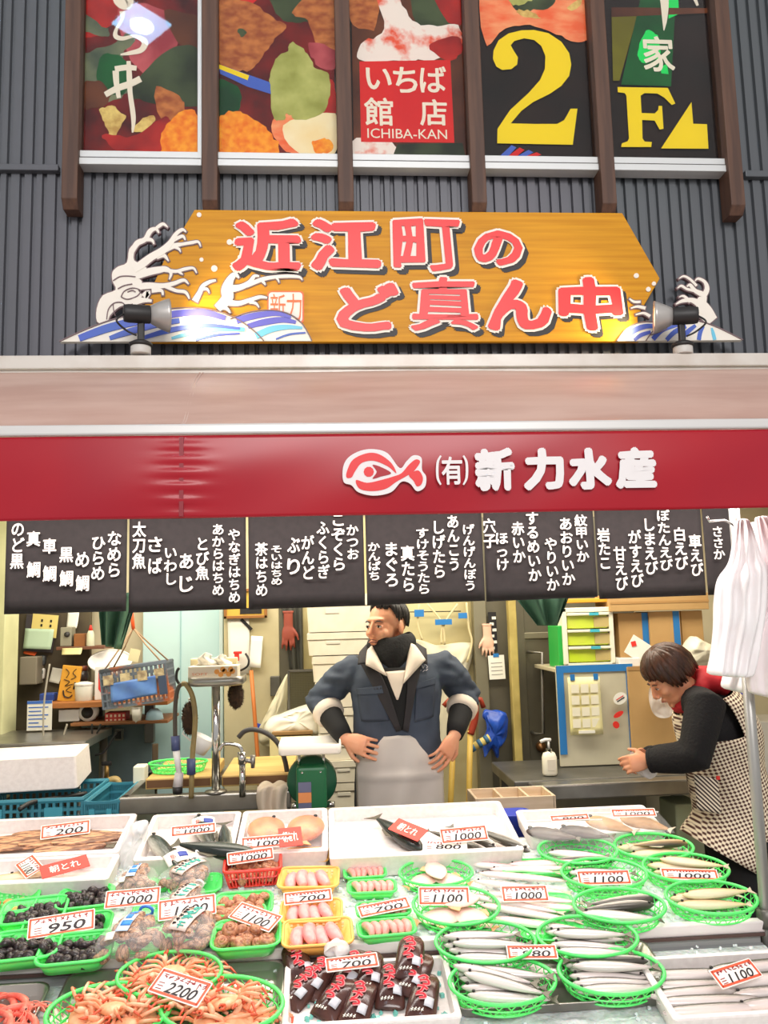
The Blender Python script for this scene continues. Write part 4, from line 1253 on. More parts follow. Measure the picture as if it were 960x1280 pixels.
MB().tube(smooth_pts([(0.0, 0, -0.1), (0, 0, 0.03), (0.02, 0, 0.05), (0.05, 0, 0.05), (0.06, 0, 0.02), (0.06, 0, -0.08)], 5), 0.016, 10).build('drain_elbow', mat('pipe_cream', (206, 180, 120), 0.4), tp, True)
MB().tube([(0, 0, 0.05), (0, 0, 0.12)], 0.012, 8).build('valve', mat('brass', (150, 120, 70), 0.35, 0.7), tp, True)
MB().box((0, 0, 0.13), (0.05, 0.015, 0.02)).build('handle', DARK, tp, bev=0.004)
simple('knife_handle', 'dark wooden knife handle standing by the chopping board', 'knife', (190, 930, 197, 953), 4.3, 0.02, mat('handle_dark', (76, 60, 40), 0.6), 0.004)
simple('soap_case', 'small cream plastic case at the left end of the sink counter', 'case', (166, 958, 181, 980), 4.0, 0.08, mat('case_cream', (232, 230, 210), 0.4), 0.006)

# green cloth hangings
def cloth(lab, tris, Y):
    t = thing('green_cloth', lab, 'cloth', W(tris[0][0], tris[0][1], Y))
    og = t.location
    q = [W(a, b, Y) for a, b in tris]
    def fn(u, v):
        a = q[0].lerp(q[1], u); b = q[3].lerp(q[2], u)
        p = a.lerp(b, v)
        return (p.x - og.x, 0.035 * math.sin(u * 14) * (1 - .3 * v), p.z - og.z)
    MB().grid(fn, 30, 10).build('fabric', mat('cloth_green', (84, 126, 102), 0.7, c2=(64, 104, 84), scale=7), t, True, solid=0.002)
    MB().tube([(q[0].x - og.x + .02, 0, 0), (q[0].x - og.x + .03, 0, 2.4 - og.z)], .008, 6).build('hanging_strap', mat('cloth_green_deep', (34, 72, 58), 0.7), t)
    MB().grid(lambda u, v: (lambda p: (p.x - og.x, p.y - og.y + 0.02 + .02 * math.sin(u * 9), p.z - og.z))(q[1].lerp(q[2], v).lerp(q[2].lerp(q[3], .35), u * .6)), 8, 8).build('fold', mat('cloth_green_deep', (34, 72, 58), 0.7), t, True, solid=0.002)
    return t
cloth('dark green cloth tied up behind the left curtain panels', [(122, 745), (172, 740), (150, 812), (127, 806)], 3.6)
cloth('dark green cloth bundled behind the curtain beside the steel door', [(640, 742), (716, 738), (698, 782), (672, 782)], 3.6)

# --- sink counter with stand, hoses and scale
KY = 3.62
ck = thing('sink_counter', 'stainless steel sink counter behind the fish display', 'counter', (W(260, 1000, KY).x, KY, 0))
co = ck.location
zt = W(260, 993, KY).z
xl, xr = W(148, 1000, KY).x - co.x, W(364, 1000, KY).x - co.x
MB().box(((xl + xr) / 2, 0.03, zt - 0.035), (xr - xl, 0.06, 0.07)).build('front_apron', STEEL, ck, bev=0.006)
MB().box(((xl + xr) / 2, 0.55, zt - 0.02), (xr - xl, 0.3, 0.04)).build('back_deck', STEEL, ck, bev=0.004)
MB().box(((xl + xr) / 2, 0.25, zt - 0.2), (xr - xl, 0.4, 0.01)).build('basin_floor', DKSTEEL, ck)
for sx in (xl + .02, xr - .02):
    MB().box((sx, 0.3, zt - 0.1), (0.03, 0.55, 0.2)).build('basin_side', STEEL, ck, bev=0.004)
    for yy in (0.04, 0.62):
        MB().tube([(sx, yy, 0), (sx, yy, zt - 0.05)], 0.018, 10).build('leg', STEEL, ck, True)
BOARDW = mat('chopping_board', (206, 172, 104), 0.6, c2=(186, 150, 84), scale=3, stretch=(1, 8, 8))
for r, lab in (((178, 952, 262, 985), 'pale wooden chopping board under the green basket'), ((275, 952, 366, 985), 'brown wooden chopping board behind the faucet')):
    x0_, x1_ = W(r[0], 985, KY + 0.05).x, W(r[2], 985, KY + 0.05).x
    t = thing('chopping_board', lab, 'chopping board', ((x0_ + x1_) / 2, KY + 0.35, zt))
    MB().box((0, 0, 0.03), (x1_ - x0_, 0.48, 0.045)).build('board', BOARDW, t, bev=0.005)
    MB().box((0, -0.2415, 0.03), (x1_ - x0_ - .01, 0.003, 0.03)).build('stained_edge', mat('board_edge', (110, 76, 44), 0.7), t)
CB = zt + 0.053
# service stand
p = W(270, 997, KY + 0.03)
st = thing('service_stand', 'steel post stand with a small tray carrying the tissue box', 'stand', (p.x, KY + 0.03, zt))
zt2 = W(270, 850, KY + 0.03).z - zt
MB().tube([(0, 0, 0), (0, 0, zt2)], 0.018, 16).build('post', CHROME, st, True)
MB().lathe([(0, 0), (0.045, 0), (0.045, 0.008), (0.02, 0.014), (0, 0.014)], n=20).build('flange', STEEL, st, True)
for s in ((236, 305),):
    xa, xb = W(236, 850, KY).x - p.x, W(306, 850, KY).x - p.x
    MB().loft([[(a + (xa + xb) / 2, b, zt2 + z) for a, b in rrect((xb - xa) * f, 0.2 * f, 0.05)] for f, z in ((.9, -.02), (1, -.01), (1, .018), (.97, .018), (.95, 0.0), (.1, 0.0))]).build('tray', STEEL, st, True)
TB = zt + zt2 + 0.002
tb = thing('tissue_box', 'white tissue box with orange dots on the steel stand tray', 'tissue box', (W(267, 840, KY).x, KY + 0.0, TB))
c, w, h = base_of((236, 824, 298, 842), KY - 0.03)
MB().box((0, 0.03, h / 2), (w, 0.11, h)).build('box', mat('tissue_box_white', (242, 228, 206), 0.6), tb, bev=0.003)
mb = MB()
for k, (a, b) in enumerate(((.08, .6), (.16, .4), (.24, .62), (.32, .42), (.4, .6), (.2, .75), (.36, .75))):
    mb.lathe([(0, 0), (0.011, 0), (0.011, .0012), (0, .0012)], (a * w, -0.0245, b * h), 10, Matrix.Rotation(PI / 2, 3, 'X'))
mb.build('dot_pattern', mat('dots_orange', (240, 166, 84), 0.6), tb)
text_fit('SOFT', (-w * .42, h * .38, -w * .1, h * .55), -0.026, mat('soft_orange', (236, 150, 110), 0.6), tb, th=0.001)
def tissue(cx, s):
    return MB().grid(lambda u, v: (cx + (u - .5) * .09 * s * (1 - .55 * v) + .008 * math.sin(v * 7), 0.03 + .02 * math.sin(u * 7 + v * 2), h + v * .055 * s * (1 - .5 * abs(u - .45))), 12, 8)
tissue(-w * .18, 1.05).build('tissue', PAPER, tb, True, solid=0.001)
tissue(w * .14, .9).build('tissue', PAPER, tb, True, solid=0.001)
bx = simple('carton_tray', 'cream carton with a red corner behind the tissue box', 'carton', (238, 813, 296, 824), KY + 0.1, 0.05, mat('carton_cream', (232, 222, 180), 0.6), 0.003)
bx.location.z = TB - 0.002 + 0.002; bx.scale = (1, 1, 2.3)
# spray hoses
HOSE = mat('hose_olive', (150, 130, 80), 0.5, c2=(120, 104, 66), scale=10)
HOSED = mat('hose_dark', (70, 62, 52), 0.5)
NZB = mat('nozzle_blue', (70, 80, 120), 0.4)
sp_ = thing('spray_hose', 'looped kitchen spray hose with a white nozzle hanging from a hook', 'hose', (W(240, 998, KY).x, KY, zt))
so = sp_.location
def L(px, py, dy=0.0):
    w = W(px, py, KY - 0.03 + dy); return (w.x - so.x, w.y - so.y, w.z - so.z)
MB().tube(smooth_pts([L(239, 998), L(240, 960), L(241, 940), L(244, 900), L(241, 872), L(233, 856), L(227, 855)], 6), 0.0105, 10).build('hose', HOSE, sp_, True)
MB().tube(smooth_pts([L(227, 855), L(222, 862), L(219, 885), L(219, 922)], 6), 0.009, 10).build('hose_end', HOSED, sp_, True)
MB().tube([L(219, 920), L(220, 938)], 0.018, 12).build('grip_ring', NZB, sp_, True)
MB().tube([L(220, 936), L(224, 968)], [0.015, 0.011], 12).build('nozzle', WHITE, sp_, True)
MB().tube([L(224, 966), L(222, 984)], [0.018, 0.02], 12).build('nozzle_head', mat('nozzle_grey', (206, 200, 200), 0.4), sp_, True)
MB().tube([L(222, 983), L(222, 992)], [0.021, 0.019], 12).build('nozzle_tip', DARK, sp_, True)
MB().tube([L(239, 948), L(239, 968)], 0.018, 12).build('collar', NZB, sp_, True)
MB().tube(smooth_pts([L(224, 835, .06), L(221, 840, .06), L(221, 850, .06), L(227, 858, .06)], 5), 0.006, 8).build('hanging_hook', DARK, sp_, True)
# round brushes
BR = mat('brush_bristle', (66, 44, 24), 0.9, c2=(44, 30, 16), scale=60, bump=0.6)
def brush(px, py0, py1, lab, wpx):
    c, w, h = base_of((px - wpx / 2, py0, px + wpx / 2, py1), KY + 0.1)
    t = thing('scrub_brush', lab, 'brush', c, 'round brown scrub brushes by the stand')
    rnd = random.Random(px)
    mb = MB().ell((0, 0, h / 2), (w * .42, 0.03, h * .47), 14, 10)
    for k in range(420):
        a = rnd.uniform(0, 2 * PI); b = math.asin(rnd.uniform(-1, 1))
        d = Vector((math.cos(b) * math.cos(a) * w * .5, math.cos(b) * math.sin(a) * .035, math.sin(b) * h * .52))
        q = d * 0.78; dd = d.normalized().orthogonal() * .0022
        cc = Vector((0, 0, h / 2))
        mb.add([cc + q - dd, cc + q + dd, cc + d * rnd.uniform(.96, 1.08)], [(0, 1, 2)])
    mb.build('bristles', BR, t)
    MB().tube([(0, 0, h * .9), (0, 0, h * 1.08)], 0.006, 8).build('wire_stem', CHROME, t, True)
brush(237, 876, 920, 'oval brown scrub brush hanging between the hose loops', 22)
brush(295, 851, 887, 'oval brown scrub brush hanging right of the steel post', 22)
# faucet, black hose
fc = thing('faucet', 'chrome lever faucet on the sink counter', 'faucet', (W(303, 997, KY).x, KY + 0.02, zt))
so = fc.location
MB().tube([L(303, 996), L(303, 955)], 0.013, 12).build('riser', CHROME, fc, True)
MB().tube([L(303, 955), L(302, 940)], 0.017, 12).build('valve_body', CHROME, fc, True)
MB().tube(smooth_pts([L(303, 940), L(298, 932), L(280, 930), L(274, 938)], 5), 0.008, 10).build('spout', CHROME, fc, True)
MB().tube([L(304, 950), L(318, 952)], 0.009, 8).build('lever', STEEL, fc, True)
MB().tube([L(316, 944), L(316, 960)], [0.012, 0.008], 8).build('lever_knob', STEEL, fc, True)
mb = MB().tube(smooth_pts([W(298, 922, KY + .15), W(306, 914, KY + .15), W(318, 912, KY + .15), W(334, 917, KY + .15), W(348, 930, KY + .15), W(356, 950, KY + .15), W(360, 972, KY + .15)], 6), 0.011, 10)
tag(mb.build('black_hose', mat('hose_black', (70, 66, 64), 0.45), None, True), 'black hose arching over the chopping board behind the faucet', 'hose')
t = thing('measuring_cup', 'white plastic cup on a wire loop right of the hanging brush', 'cup', W(246, 940, KY + .1))
MB().lathe([(0, 0), (0.035, 0), (0.05, 0.07), (0.047, 0.07), (0.032, 0.004), (0, 0.004)], n=18).build('cup', WHITE, t, True)
MB().tube([(-.05, 0, .06), (-.09, 0, .07), (-.09, 0, .04), (-.045, 0, .03)], 0.004, 6).build('cup_handle', WHITE, t, True)
t.rotation_euler = (0, 0.5, 0)
tl = thing('folded_cloth', 'pale crumpled wiping cloth draped over the sink counter edge', 'cloth', (W(340, 990, KY).x, KY, zt))
def tow(u, v):
    s = v * 0.30
    y, z = (0.10 - s, 0.012) if s < 0.12 else (-0.02 - 0.006 * math.sin(u * 11), 0.012 - (s - 0.12))
    return ((u - .5) * (.15 - .05 * v) + .015 * (1 - v) + .008 * math.sin(v * 9), y - .008 + .012 * math.sin(u * 13 + v * 3) * (v > .35), z + .015 * abs(math.sin(u * 8 + v * 6)) * (s < .14))
MB().grid(tow, 24, 24).build('fabric', mat('cloth_pale', (206, 190, 170), 0.8), tl, True, solid=0.003)

# green platform scale
sc_ = thing('platform_scale', 'green weighing scale with a white tray behind the display', 'scale', (W(390, 1006, 3.56).x, 3.52, W(390, 1010, 3.56).z))
so = sc_.location
SG = mat('scale_green', (20, 104, 62), 0.4)
c, w, h = base_of((374, 958, 413, 1012), 3.5)
MB().box((0, 0.07, h / 2 + .0), (w, 0.14, h)).build('body', SG, sc_, bev=0.012)
MB().lathe([(0, -0.02), (0.098, -0.02), (0.104, 0.0), (0.104, 0.05), (0.098, 0.06), (0, 0.06)], (0, 0.1, h * .56), 32, Matrix.Rotation(-PI / 2, 3, 'X')).build('dial_drum', mat('scale_green_dark', (24, 84, 56), 0.4), sc_, True)
for sx in (-.05, .05):
    MB().tube([(sx, 0.06, h), (sx, 0.06, h + .04)], 0.006, 8).build('tray_support', CHROME, sc_, True)
ct = W(388, 935, 3.5)
xa, xb = W(347, 940, 3.45).x - so.x, W(427, 940, 3.45).x - so.x
zz = W(388, 946, 3.45).z - so.z
MB().loft([[(a + (xa + xb) / 2, b + .1, zz + z) for a, b in rrect((xb - xa) * f, .26 * f, .02)] for f, z in ((.96, 0), (1, .005), (1, .04), (.96, .04), (.93, .012), (.1, .012))]).build('tray', mat('tray_white', (244, 238, 226), 0.45), sc_, True)
for k, mm in enumerate((mat('plate_grey', (110, 112, 140), 0.5), mat('plate_orange', (236, 150, 90), 0.5), mat('plate_slate', (100, 104, 136), 0.5))):
    MB().box((-w * .22, -0.003, h * (.78 - .24 * k) - .04), (w * .42, 0.006, h * .235)).build('colour_plate', mm, sc_)
for sx in (-.3, .3):
    MB().lathe([(0, 0), (.005, 0), (.004, .003), (0, .003)], (sx * w, 0, h * .88), 8, Matrix.Rotation(PI / 2, 3, 'X')).build('screw', CHROME, sc_, True)
for sx in (-.5, .55):
    MB().lathe([(0, -.02), (.018, -.02), (.018, .0), (0, .0)], (sx * w * 1.1, .05, .02), 10).build('foot', CHROME, sc_, True)
pz = so.z - 0.02
ps = thing('scale_stand', 'steel plinth under the green weighing scale', 'stand', (so.x, 3.59, 0))
MB().box((0, 0, pz - .01), (.14, .2, .02)).build('top_plate', STEEL, ps, bev=.003)
MB().box((0, 0, (pz - .02) / 2), (.1, .1, pz - .02)).build('column', DKSTEEL, ps, bev=.003)

# crates and white lid on the left
def crate(rect, Y, d, lab):
    c, w, h = base_of(rect, Y)
    t = thing('plastic_crate', lab, 'crate', (c.x, Y, 0), 'teal plastic crates behind the display')
    t.location.z = c.z - 0.0
    crate_mesh(w, d, h, 16, 4, .007).x
    m1 = crate_mesh(w, d, h, 16, 4, .007); m1.v = [(x, y + d / 2, z) for x, y, z in m1.v]
    m1.build('body', BLUEP, t)
    MB().tube([(-w / 2, 0, h), (w / 2, 0, h), (w / 2, d, h), (-w / 2, d, h)], .011, 6, True).build('rim', BLUEP, t)
    m = MB()
    for fx in (-.28, .25):
        m.box((w * fx, -.006, h * .55), (w * .16, .008, h * .55))
    m.build('grip_panel', mat('teal_pale', (70, 160, 182), 0.45), t)
    return t
crate((-40, 1002, 103, 1050), 3.62, .4, 'large teal plastic crate under the white foam box')
crate((106, 1003, 147, 1048), 3.62, .4, 'smaller teal plastic crate right of the large one')
for i, (xa, lab) in enumerate(((-40, 'large'), (106, 'smaller'))):
    pass
mb = MB().tube(smooth_pts([W(24, 1012, 3.55), W(40, 1003, 3.6), W(70, 998, 3.7), W(108, 992, 3.8)], 5), .01, 8)
tag(mb.build('black_tube', DARK, None, True), 'black tube lying across the large teal crate', 'tube')
simple('crate_stand', 'dark stand carrying the teal crates', 'stand', (-60, 1051, 144, 1180), 3.62, .40, DKSTEEL)
def open_foam(w, d, h, t=.022, taper=.012, fl=.02):
    return MB().loft([ring(w - taper * 2, d - taper * 2, .012, 0), ring(w, d, .014, h - .004), ring(w - .006, d - .006, .014, h), ring(w - 2 * t, d - 2 * t, .012, h), ring(w - 2 * t - taper, d - 2 * t - taper, .012, fl)])
c, w, h = base_of((-60, 966, 77, 1000), 3.66)
o = open_foam(.62, .4, .13).build('foam_lid_box', FOAM, None)
tag(o, 'upturned white foam box lying across the teal crates at far left', 'foam box'); o.location = (W(10, 1000, 3.85).x, 3.87, W(10, 1003, 3.66).z + .035); o.rotation_euler = (0, -.0, .12)
o.rotation_euler = (PI, 0, .12); o.location.z += .13

# --- stack of foam boxes behind the man
FOAMC = mat('aged_foam', (232, 224, 204), .75, c2=(222, 213, 190), scale=12, bump=.05)
def foam_box(rect, Y, d, lab, lid=True):
    c, w, h = base_of(rect, Y)
    t = thing('foam_box', lab, 'foam box', c, 'closed foam boxes stacked behind the man')
    MB().loft([[(a, b + d / 2, z) for a, b in rrect(w * f, d, .012)] for f, z in ((.95, 0), (.985, h * .68))]).build('body', FOAMC, t)
    MB().loft([[(a, b + d / 2, z) for a, b in rrect(w * f, d + .01, .014)] for f, z in ((1, h * .68 + .0015), (1, h * .94), (.98, h * .985))]).build('lid', FOAMC, t)
    for sx in (-.13,):
        MB().box((w * sx, -.001, h * .55), (w * .2, .006, h * .14)).build('grip_recess', mat('foam_recess', (222, 216, 200), .8), t, bev=.002)
    return t
sy = 4.35
rows = [(745, 790), (790, 820), (820, 848)]
labs = ['topmost foam box of the stack beside the man, touching the curtain', 'second foam box from the top of the stack beside the man', 'third foam box from the top of the stack beside the man',
        'fourth foam box from the top, level with the raised elbow', 'fifth foam box from the top, under the raised elbow', 'sixth foam box from the top, behind the scale tray', 'seventh foam box from the top, beside the scale dial', 'lowest foam box in view behind the green scale']
ys = [742, 790, 819, 852, 884, 916, 950, 978, 1010]
xs_ = [(383, 470), (384, 472), (390, 474), (394, 476), (396, 476), (398, 478), (400, 480), (400, 482)]
for k in range(8):
    foam_box((xs_[k][0], ys[k], xs_[k][1], ys[k + 1] - .6), sy + .006 * (k % 3), .34, labs[k])
simple('pallet', 'dark pallet under the stack of foam boxes', 'pallet', (396, 1011, 486, 1140), sy + .02, .32, DKSTEEL, ground=True)

# --- things on the cream door and between
sheet('paper_notice', 'large white notice taped on the cream door', 'notice', (286, 772, 313, 842), 4.85, PAPER, ry=-.02)
sheet('paper_notice', 'curling white notice right of the large one on the cream door', 'notice', (311, 795, 326, 834), 4.84, PAPER, ry=.08, curl=.02)
o = simple('black_tape', 'strip of black tape holding the large notice', 'tape', (297, 778, 316, 782), 4.842, .003, BLACK, 0); o.rotation_euler = (0, .8, 0)
t = thing('framed_picture', 'gold framed picture above the notices under the curtain', 'picture', W(307, 773, 4.83))
c, w, h = base_of((280, 735, 334, 772), 4.83)
for bx_, bs in (((0, 0, .008), (w, .025, .016)), ((0, 0, h - .008), (w, .025, .016)), ((-w / 2 + .008, 0, h / 2), (.016, .025, h)), ((w / 2 - .008, 0, h / 2), (.016, .025, h))):
    MB().box(bx_, bs).build('frame_rail', mat('frame_brown', (150, 100, 50), .4), t, bev=.002)
MB().box((0, .004, h / 2), (w - .02, .006, h - .02)).build('picture_field', mat('field_gold', (206, 170, 70), .5), t)
MB().box((0.03, -.001, h * .25), (w * .5, .004, h * .2)).build('picture_motif', BLACK, t)
bt = MB().tube([W(314, 838, 4.75), W(318, 890, 4.72), W(322, 945, 4.68), W(326, 1000, 4.65)], .011, 8)
tag(bt.build('broom_stick', mat('stick_orange', (206, 120, 56), .5), None, True), 'orange broom stick leaning on the cream door', 'broom')
mb = MB().tube(smooth_pts([W(307, 817, 4.8), W(311, 825, 4.78), W(309, 833, 4.78), W(301, 838, 4.8)], 5), .006, 8)
tag(mb.build('wall_hook', DARK, None, True), 'black curved hook on the cream door', 'hook')
t = thing('red_clip', 'small red plastic clip beside the large notice', 'clip', W(296, 826, 4.8))
MB().box((0, 0, .02), (.025, .02, .04)).build('body', RED, t, bev=.004)
MB().box((0.005, 0, .045), (.045, .025, .014)).build('lip', RED, t, bev=.003)


def glove(rect, Y, m, lab, name='rubber_glove', spread=.5, flip=1):
    """empty rubber glove hanging by its cuff, fingers down"""
    c, w, h = base_of(rect, Y)
    t = thing(name, lab, 'glove', (c.x, Y, c.z + h))
    mb = MB()
    mb.loft([[(r * math.cos(a) * w + dx * w, r * .35 * math.sin(a) * w, -z * h) for a in [2 * PI * k / 14 for k in range(14)]] for r, z, dx in ((.3, 0, 0), (.29, .2, 0), (.30, .38, 0), (.4, .5, 0), (.42, .62, 0), (.38, .7, 0), (.2, .72, 0))])
    for k, (x0, ln) in enumerate(((-.3, .26), (-.1, .31), (.1, .3), (.28, .24))):
        mb.tube([(x0 * w, 0, -.62 * h), (x0 * w * 1.15, -.006, -(.68 + ln * .5) * h), (x0 * w * 1.3, 0.004, -(.68 + ln) * h)], [.09 * w, .085 * w, .06 * w], 8)
    mb.tube([(flip * .3 * w, 0, -.45 * h), (flip * .52 * w, -.01, -.6 * h), (flip * .6 * w, -.01, -.74 * h)], [.1 * w, .09 * w, .06 * w], 8)
    o = mb.build('glove', m, t); remesh(o, .005, 5)
    MB().lathe([(.3 * w, -.006), (.325 * w, -.004), (.325 * w, .006), (.3 * w, .006)], (0, 0, -.004), 14).build('cuff', m, t, True).scale = (1, .38, 1)
    return t
RG = mat('glove_red_brown', (150, 70, 54), .5)
glove((350, 764, 371, 814), 4.822, RG, 'red brown rubber glove hanging beside the foam boxes')
c, w, h = base_of((352, 752, 378, 850), 4.835)
ap = thing('hung_apron', 'dark rubber apron hanging behind the red brown glove', 'apron', (c.x, 4.835, c.z + h))
MB().grid(lambda u, v: ((u - .5) * w * (1 - .35 * v) + .2 * w * v, .012 * math.sin(u * 12), -v * h * (1 - .2 * abs(u - .6))), 16, 10).build('apron_sheet', mat('apron_dark', (66, 66, 60), .5), ap, True, solid=.003)
MB().tube([(-w * .3, 0, 0), (0, 0, .06), (w * .3, 0, 0)], .006, 6).build('strap', mat('apron_dark', (66, 66, 60)), ap, True)
# mesh screen
c, w, h = base_of((361, 838, 396, 900), 4.6)
ms = thing('mesh_screen', 'dark wire mesh screen leaning beside the foam boxes', 'screen', (c.x, 4.6, c.z))
mb = MB()
for k in range(19): mb.box((-w / 2 + w * k / 18, 0, h / 2), (.0035, .003, h))
for k in range(29): mb.box((0, .002, h * k / 28), (w, .003, .0035))
mb.build('wire_mesh', mat('mesh_metal', (112, 108, 84), .5, .4), ms)
for a, b in (((0, 0, 0), (w, .014, .012)), ((0, 0, h), (w, .014, .012)), ((-w / 2, 0, h / 2), (.012, .014, h)), ((w / 2, 0, h / 2), (.012, .014, h))):
    MB().box(a, b).build('frame_bar', DKSTEEL, ms)
MB().box((0, .02, h / 2), (w, .006, h)).build('backing', mat('mesh_back', (82, 78, 60), .7), ms)
# clear plastic sheets and bags
def bag(name, lab, pts, Y, th, m, seed=0, cat='plastic bag', rough=.022, group=None, vox=.009):
    """puffy crumpled plastic bag grown from photo outline points, th deep"""
    rnd = random.Random(seed)
    cx = sum(p[0] for p in pts) / len(pts); cy = max(p[1] for p in pts)
    c = W(cx, cy, Y)
    out = [W(a, b, Y) for a, b in pts]
    mid = sum(out, Vector()) / len(out)
    out = smooth_pts(out, 5, True)
    n = len(out); rings = []
    for k in range(13):
        a = -PI / 2 + PI * k / 12
        f = max(math.cos(a) ** .6 if math.cos(a) > 1e-6 else 0, .1)
        ring_ = []
        for i, p in enumerate(out):
            q = mid.lerp(p, f)
            d = math.sin(a) * th / 2
            nn = (noise.noise((q.x * 16 + seed, q.z * 16, k * .45)) + 1.1 * (abs(noise.noise((q.x * 34 + seed, q.z * 30, k * .6 + 9))) - .3)) * rough
            ring_.append((q.x - c.x + nn * .5, d + nn, q.z - c.z + nn * .5))
        rings.append(ring_)
    o = MB().loft(rings).build(name, m, None, True, sub=1)
    o.location = c
    return tag(o, lab, cat, group)
bag('plastic_sheet', 'white plastic sheet hung over a bag left of the foam boxes', [(359, 842), (360, 870), (358, 905), (352, 930), (330, 932), (322, 916), (331, 895), (345, 868)], 4.81, .07, mat('sheet_cream', (232, 226, 196), .4), 3, 'plastic sheet')
bag('plastic_bag', 'crumpled clear white bag lying behind the scale tray', [(330, 918), (336, 898), (352, 892), (372, 884), (392, 880), (398, 890), (402, 905), (400, 918), (360, 915)], 4.47, .18, mat('bag_white', (240, 236, 220), .3, alpha=.9), 5)
simple('low_carton', 'cream carton under the crumpled bag behind the scale', 'carton', (338, 919, 391, 1150), 4.36, .2, mat('carton_tan', (220, 206, 150), .7), ground=True)
simple('tray_slats', 'brown slatted tray edge under the crumpled bag', 'tray', (340, 914, 391, 919), 4.36, .2, mat('slat_brown', (150, 116, 70), .6))
o = sheet('blue_flap', 'small blue plastic flap beside the white plastic sheet', 'plastic flap', (316, 905, 332, 914), 4.852, mat('flap_blue', (60, 80, 190), .5), ry=.35)
bag('plastic_sheet', 'white plastic sheet hanging right of the standing man', [(514, 800), (545, 806), (584, 802), (592, 808), (588, 830), (578, 860), (572, 900), (566, 940), (548, 950), (530, 900), (518, 850)], 4.865, .05, mat('sheet_white', (232, 226, 200), .35, alpha=.93), 8, 'plastic sheet', .018)

# cords, tape and gloves on the stained panel
CORD = mat('cord_cream', (222, 206, 160), .8)
mb = MB()
cords = [([(524, 755), (522, 780), (528, 800)], 'cream cord hanging close behind the man'), ([(534, 755), (552, 778), (556, 806)], 'slanted cord from the left at the middle tape'),
         ([(572, 755), (558, 775), (552, 790), (552, 805)], 'slanted cord from the right at the middle tape'), ([(583, 753), (586, 785), (590, 803), (584, 828)], 'long cream cord with a knot left of the pink glove')]
for pts, lab in cords:
    t = tag(MB().tube(smooth_pts([W(a, b, 4.82) for a, b in pts], 4), .0065, 6).build('cord', CORD, None, True), lab, 'cord')
for r, lab in (((518, 762, 530, 771), 'blue tape nearest the man on the stained panel'), ((544, 774, 565, 781), 'wide blue tape in the middle of the stained panel'), ((573, 766, 584, 773), 'blue tape by the long cream cord')):
    simple('blue_tape', lab, 'tape', r, 4.80, .006, BLUETAPE, .001, 'blue tapes on the stained panel')
t = thing('wall_wire', 'thin wire stretched across the stained panel', 'wire', W(545, 764, 4.85))
a, b = W(512, 765, 4.85) - t.location, W(576, 764, 4.85) - t.location
MB().tube([a, b], .003, 5).build('wire', DARK, t, True)
glove((600, 780, 619, 822), 4.785, mat('glove_pink', (232, 186, 160), .5), 'pale pink rubber glove hung beside the steel wall', flip=-1)
t = thing('chart_strip', 'black and white chart strip hung on the steel wall', 'chart', W(617, 815, 4.8))
c, w, h = base_of((612, 765, 622, 815), 4.8)
MB().box((0, 0, h / 2), (w, .004, h)).build('strip', BLACK, t)
mb = MB()
for k in range(6): mb.box((w * (.2 if k % 2 else -.1), -.003, h * (.1 + .15 * k)), (w * .5, .003, h * .07))
mb.build('white_figures', PAPER, t)
t = thing('memo', 'white memo taped below the chart strip', 'paper', W(622, 849, 4.78))
c, w, h = base_of((612, 819, 632, 849), 4.78)
MB().box((0, 0, h / 2), (w, .003, h)).build('sheet', PAPER, t)
MB().box((-.0, -.003, h), (w * .35, .003, .02)).build('tape', BLUETAPE, t)
mb = MB()
for k in range(4): mb.box((.0, -.002, h * (.2 + .16 * k)), (w * .7, .001, .004))
mb.build('lettering', mat('grey_ink', (150, 146, 140), .7), t)
t.rotation_euler = (0, -.03, 0)
# shovels
SHR = mat('grip_red', (156, 56, 36), .4)
SHW = mat('shaft_wood', (206, 176, 84), .5, c2=(186, 150, 66), scale=6)
for i, (p0, p1, p2, lab) in enumerate((((594, 878), (588, 918), (586, 1010), 'red gripped shovel leaning on the steel wall, right of the other'), ((566, 880), (567, 925), (563, 1010), 'red gripped shovel half hidden by the man'))):
    b = W(*p2, 4.6); t = thing('shovel', lab, 'shovel', (b.x, 4.6, 0), 'shovels standing behind the man')
    q = [W(*p, 4.6) - t.location for p in (p0, p1, p2)]
    MB().tube([q[1] + Vector((0, 0, .02)), q[2], Vector((0, .05, .25))], .016, 10).build('shaft', SHW, t, True)
    MB().tube(smooth_pts([q[1], q[1].lerp(q[0], .5) + Vector((.012, 0, 0)), q[0]], 5), .02, 10).build('grip', SHR, t, True)
    MB().tube([q[0] + Vector((-.05, 0, -.01)), q[0] + Vector((-.02, 0, .02)), q[0] + Vector((.03, 0, .015)), q[0] + Vector((.045, 0, -.03))], .014, 8).build('handle_bar', SHR, t, True)
    MB().grid(lambda u, v: ((u - .5) * .2, .05 + .02 * math.cos((u - .5) * 3), v * .27), 8, 6).build('blade', DKSTEEL, t, True, solid=.004)
bt_ = bag('blue_plastic', 'crumpled blue plastic bundle taped to the steel wall', [(604, 890), (612, 887), (632, 890), (635, 905), (632, 925), (624, 935), (622, 948), (614, 935), (606, 945), (603, 925), (609, 910)], 4.75, .08, mat('plastic_blue', (40, 90, 200), .3, c2=(30, 70, 170), scale=14), 12, 'plastic bundle', .03)
t = thing('striped_stick', 'short stick striped yellow and blue stuck in the blue plastic', 'stick', W(586, 940, 4.66))
a, b = W(588, 936, 4.66) - t.location, W(612, 922, 4.66) - t.location
MB().tube([a, b], .022, 10).build('shaft', mat('stick_yellow', (222, 200, 120), .5), t, True)
for k in range(3):
    q = a.lerp(b, .02 + .36 * k); q2 = a.lerp(b, .2 + .36 * k)
    MB().tube([q, q2], .0235, 10).build('blue_band', mat('band_blue', (60, 110, 150), .5), t, True)

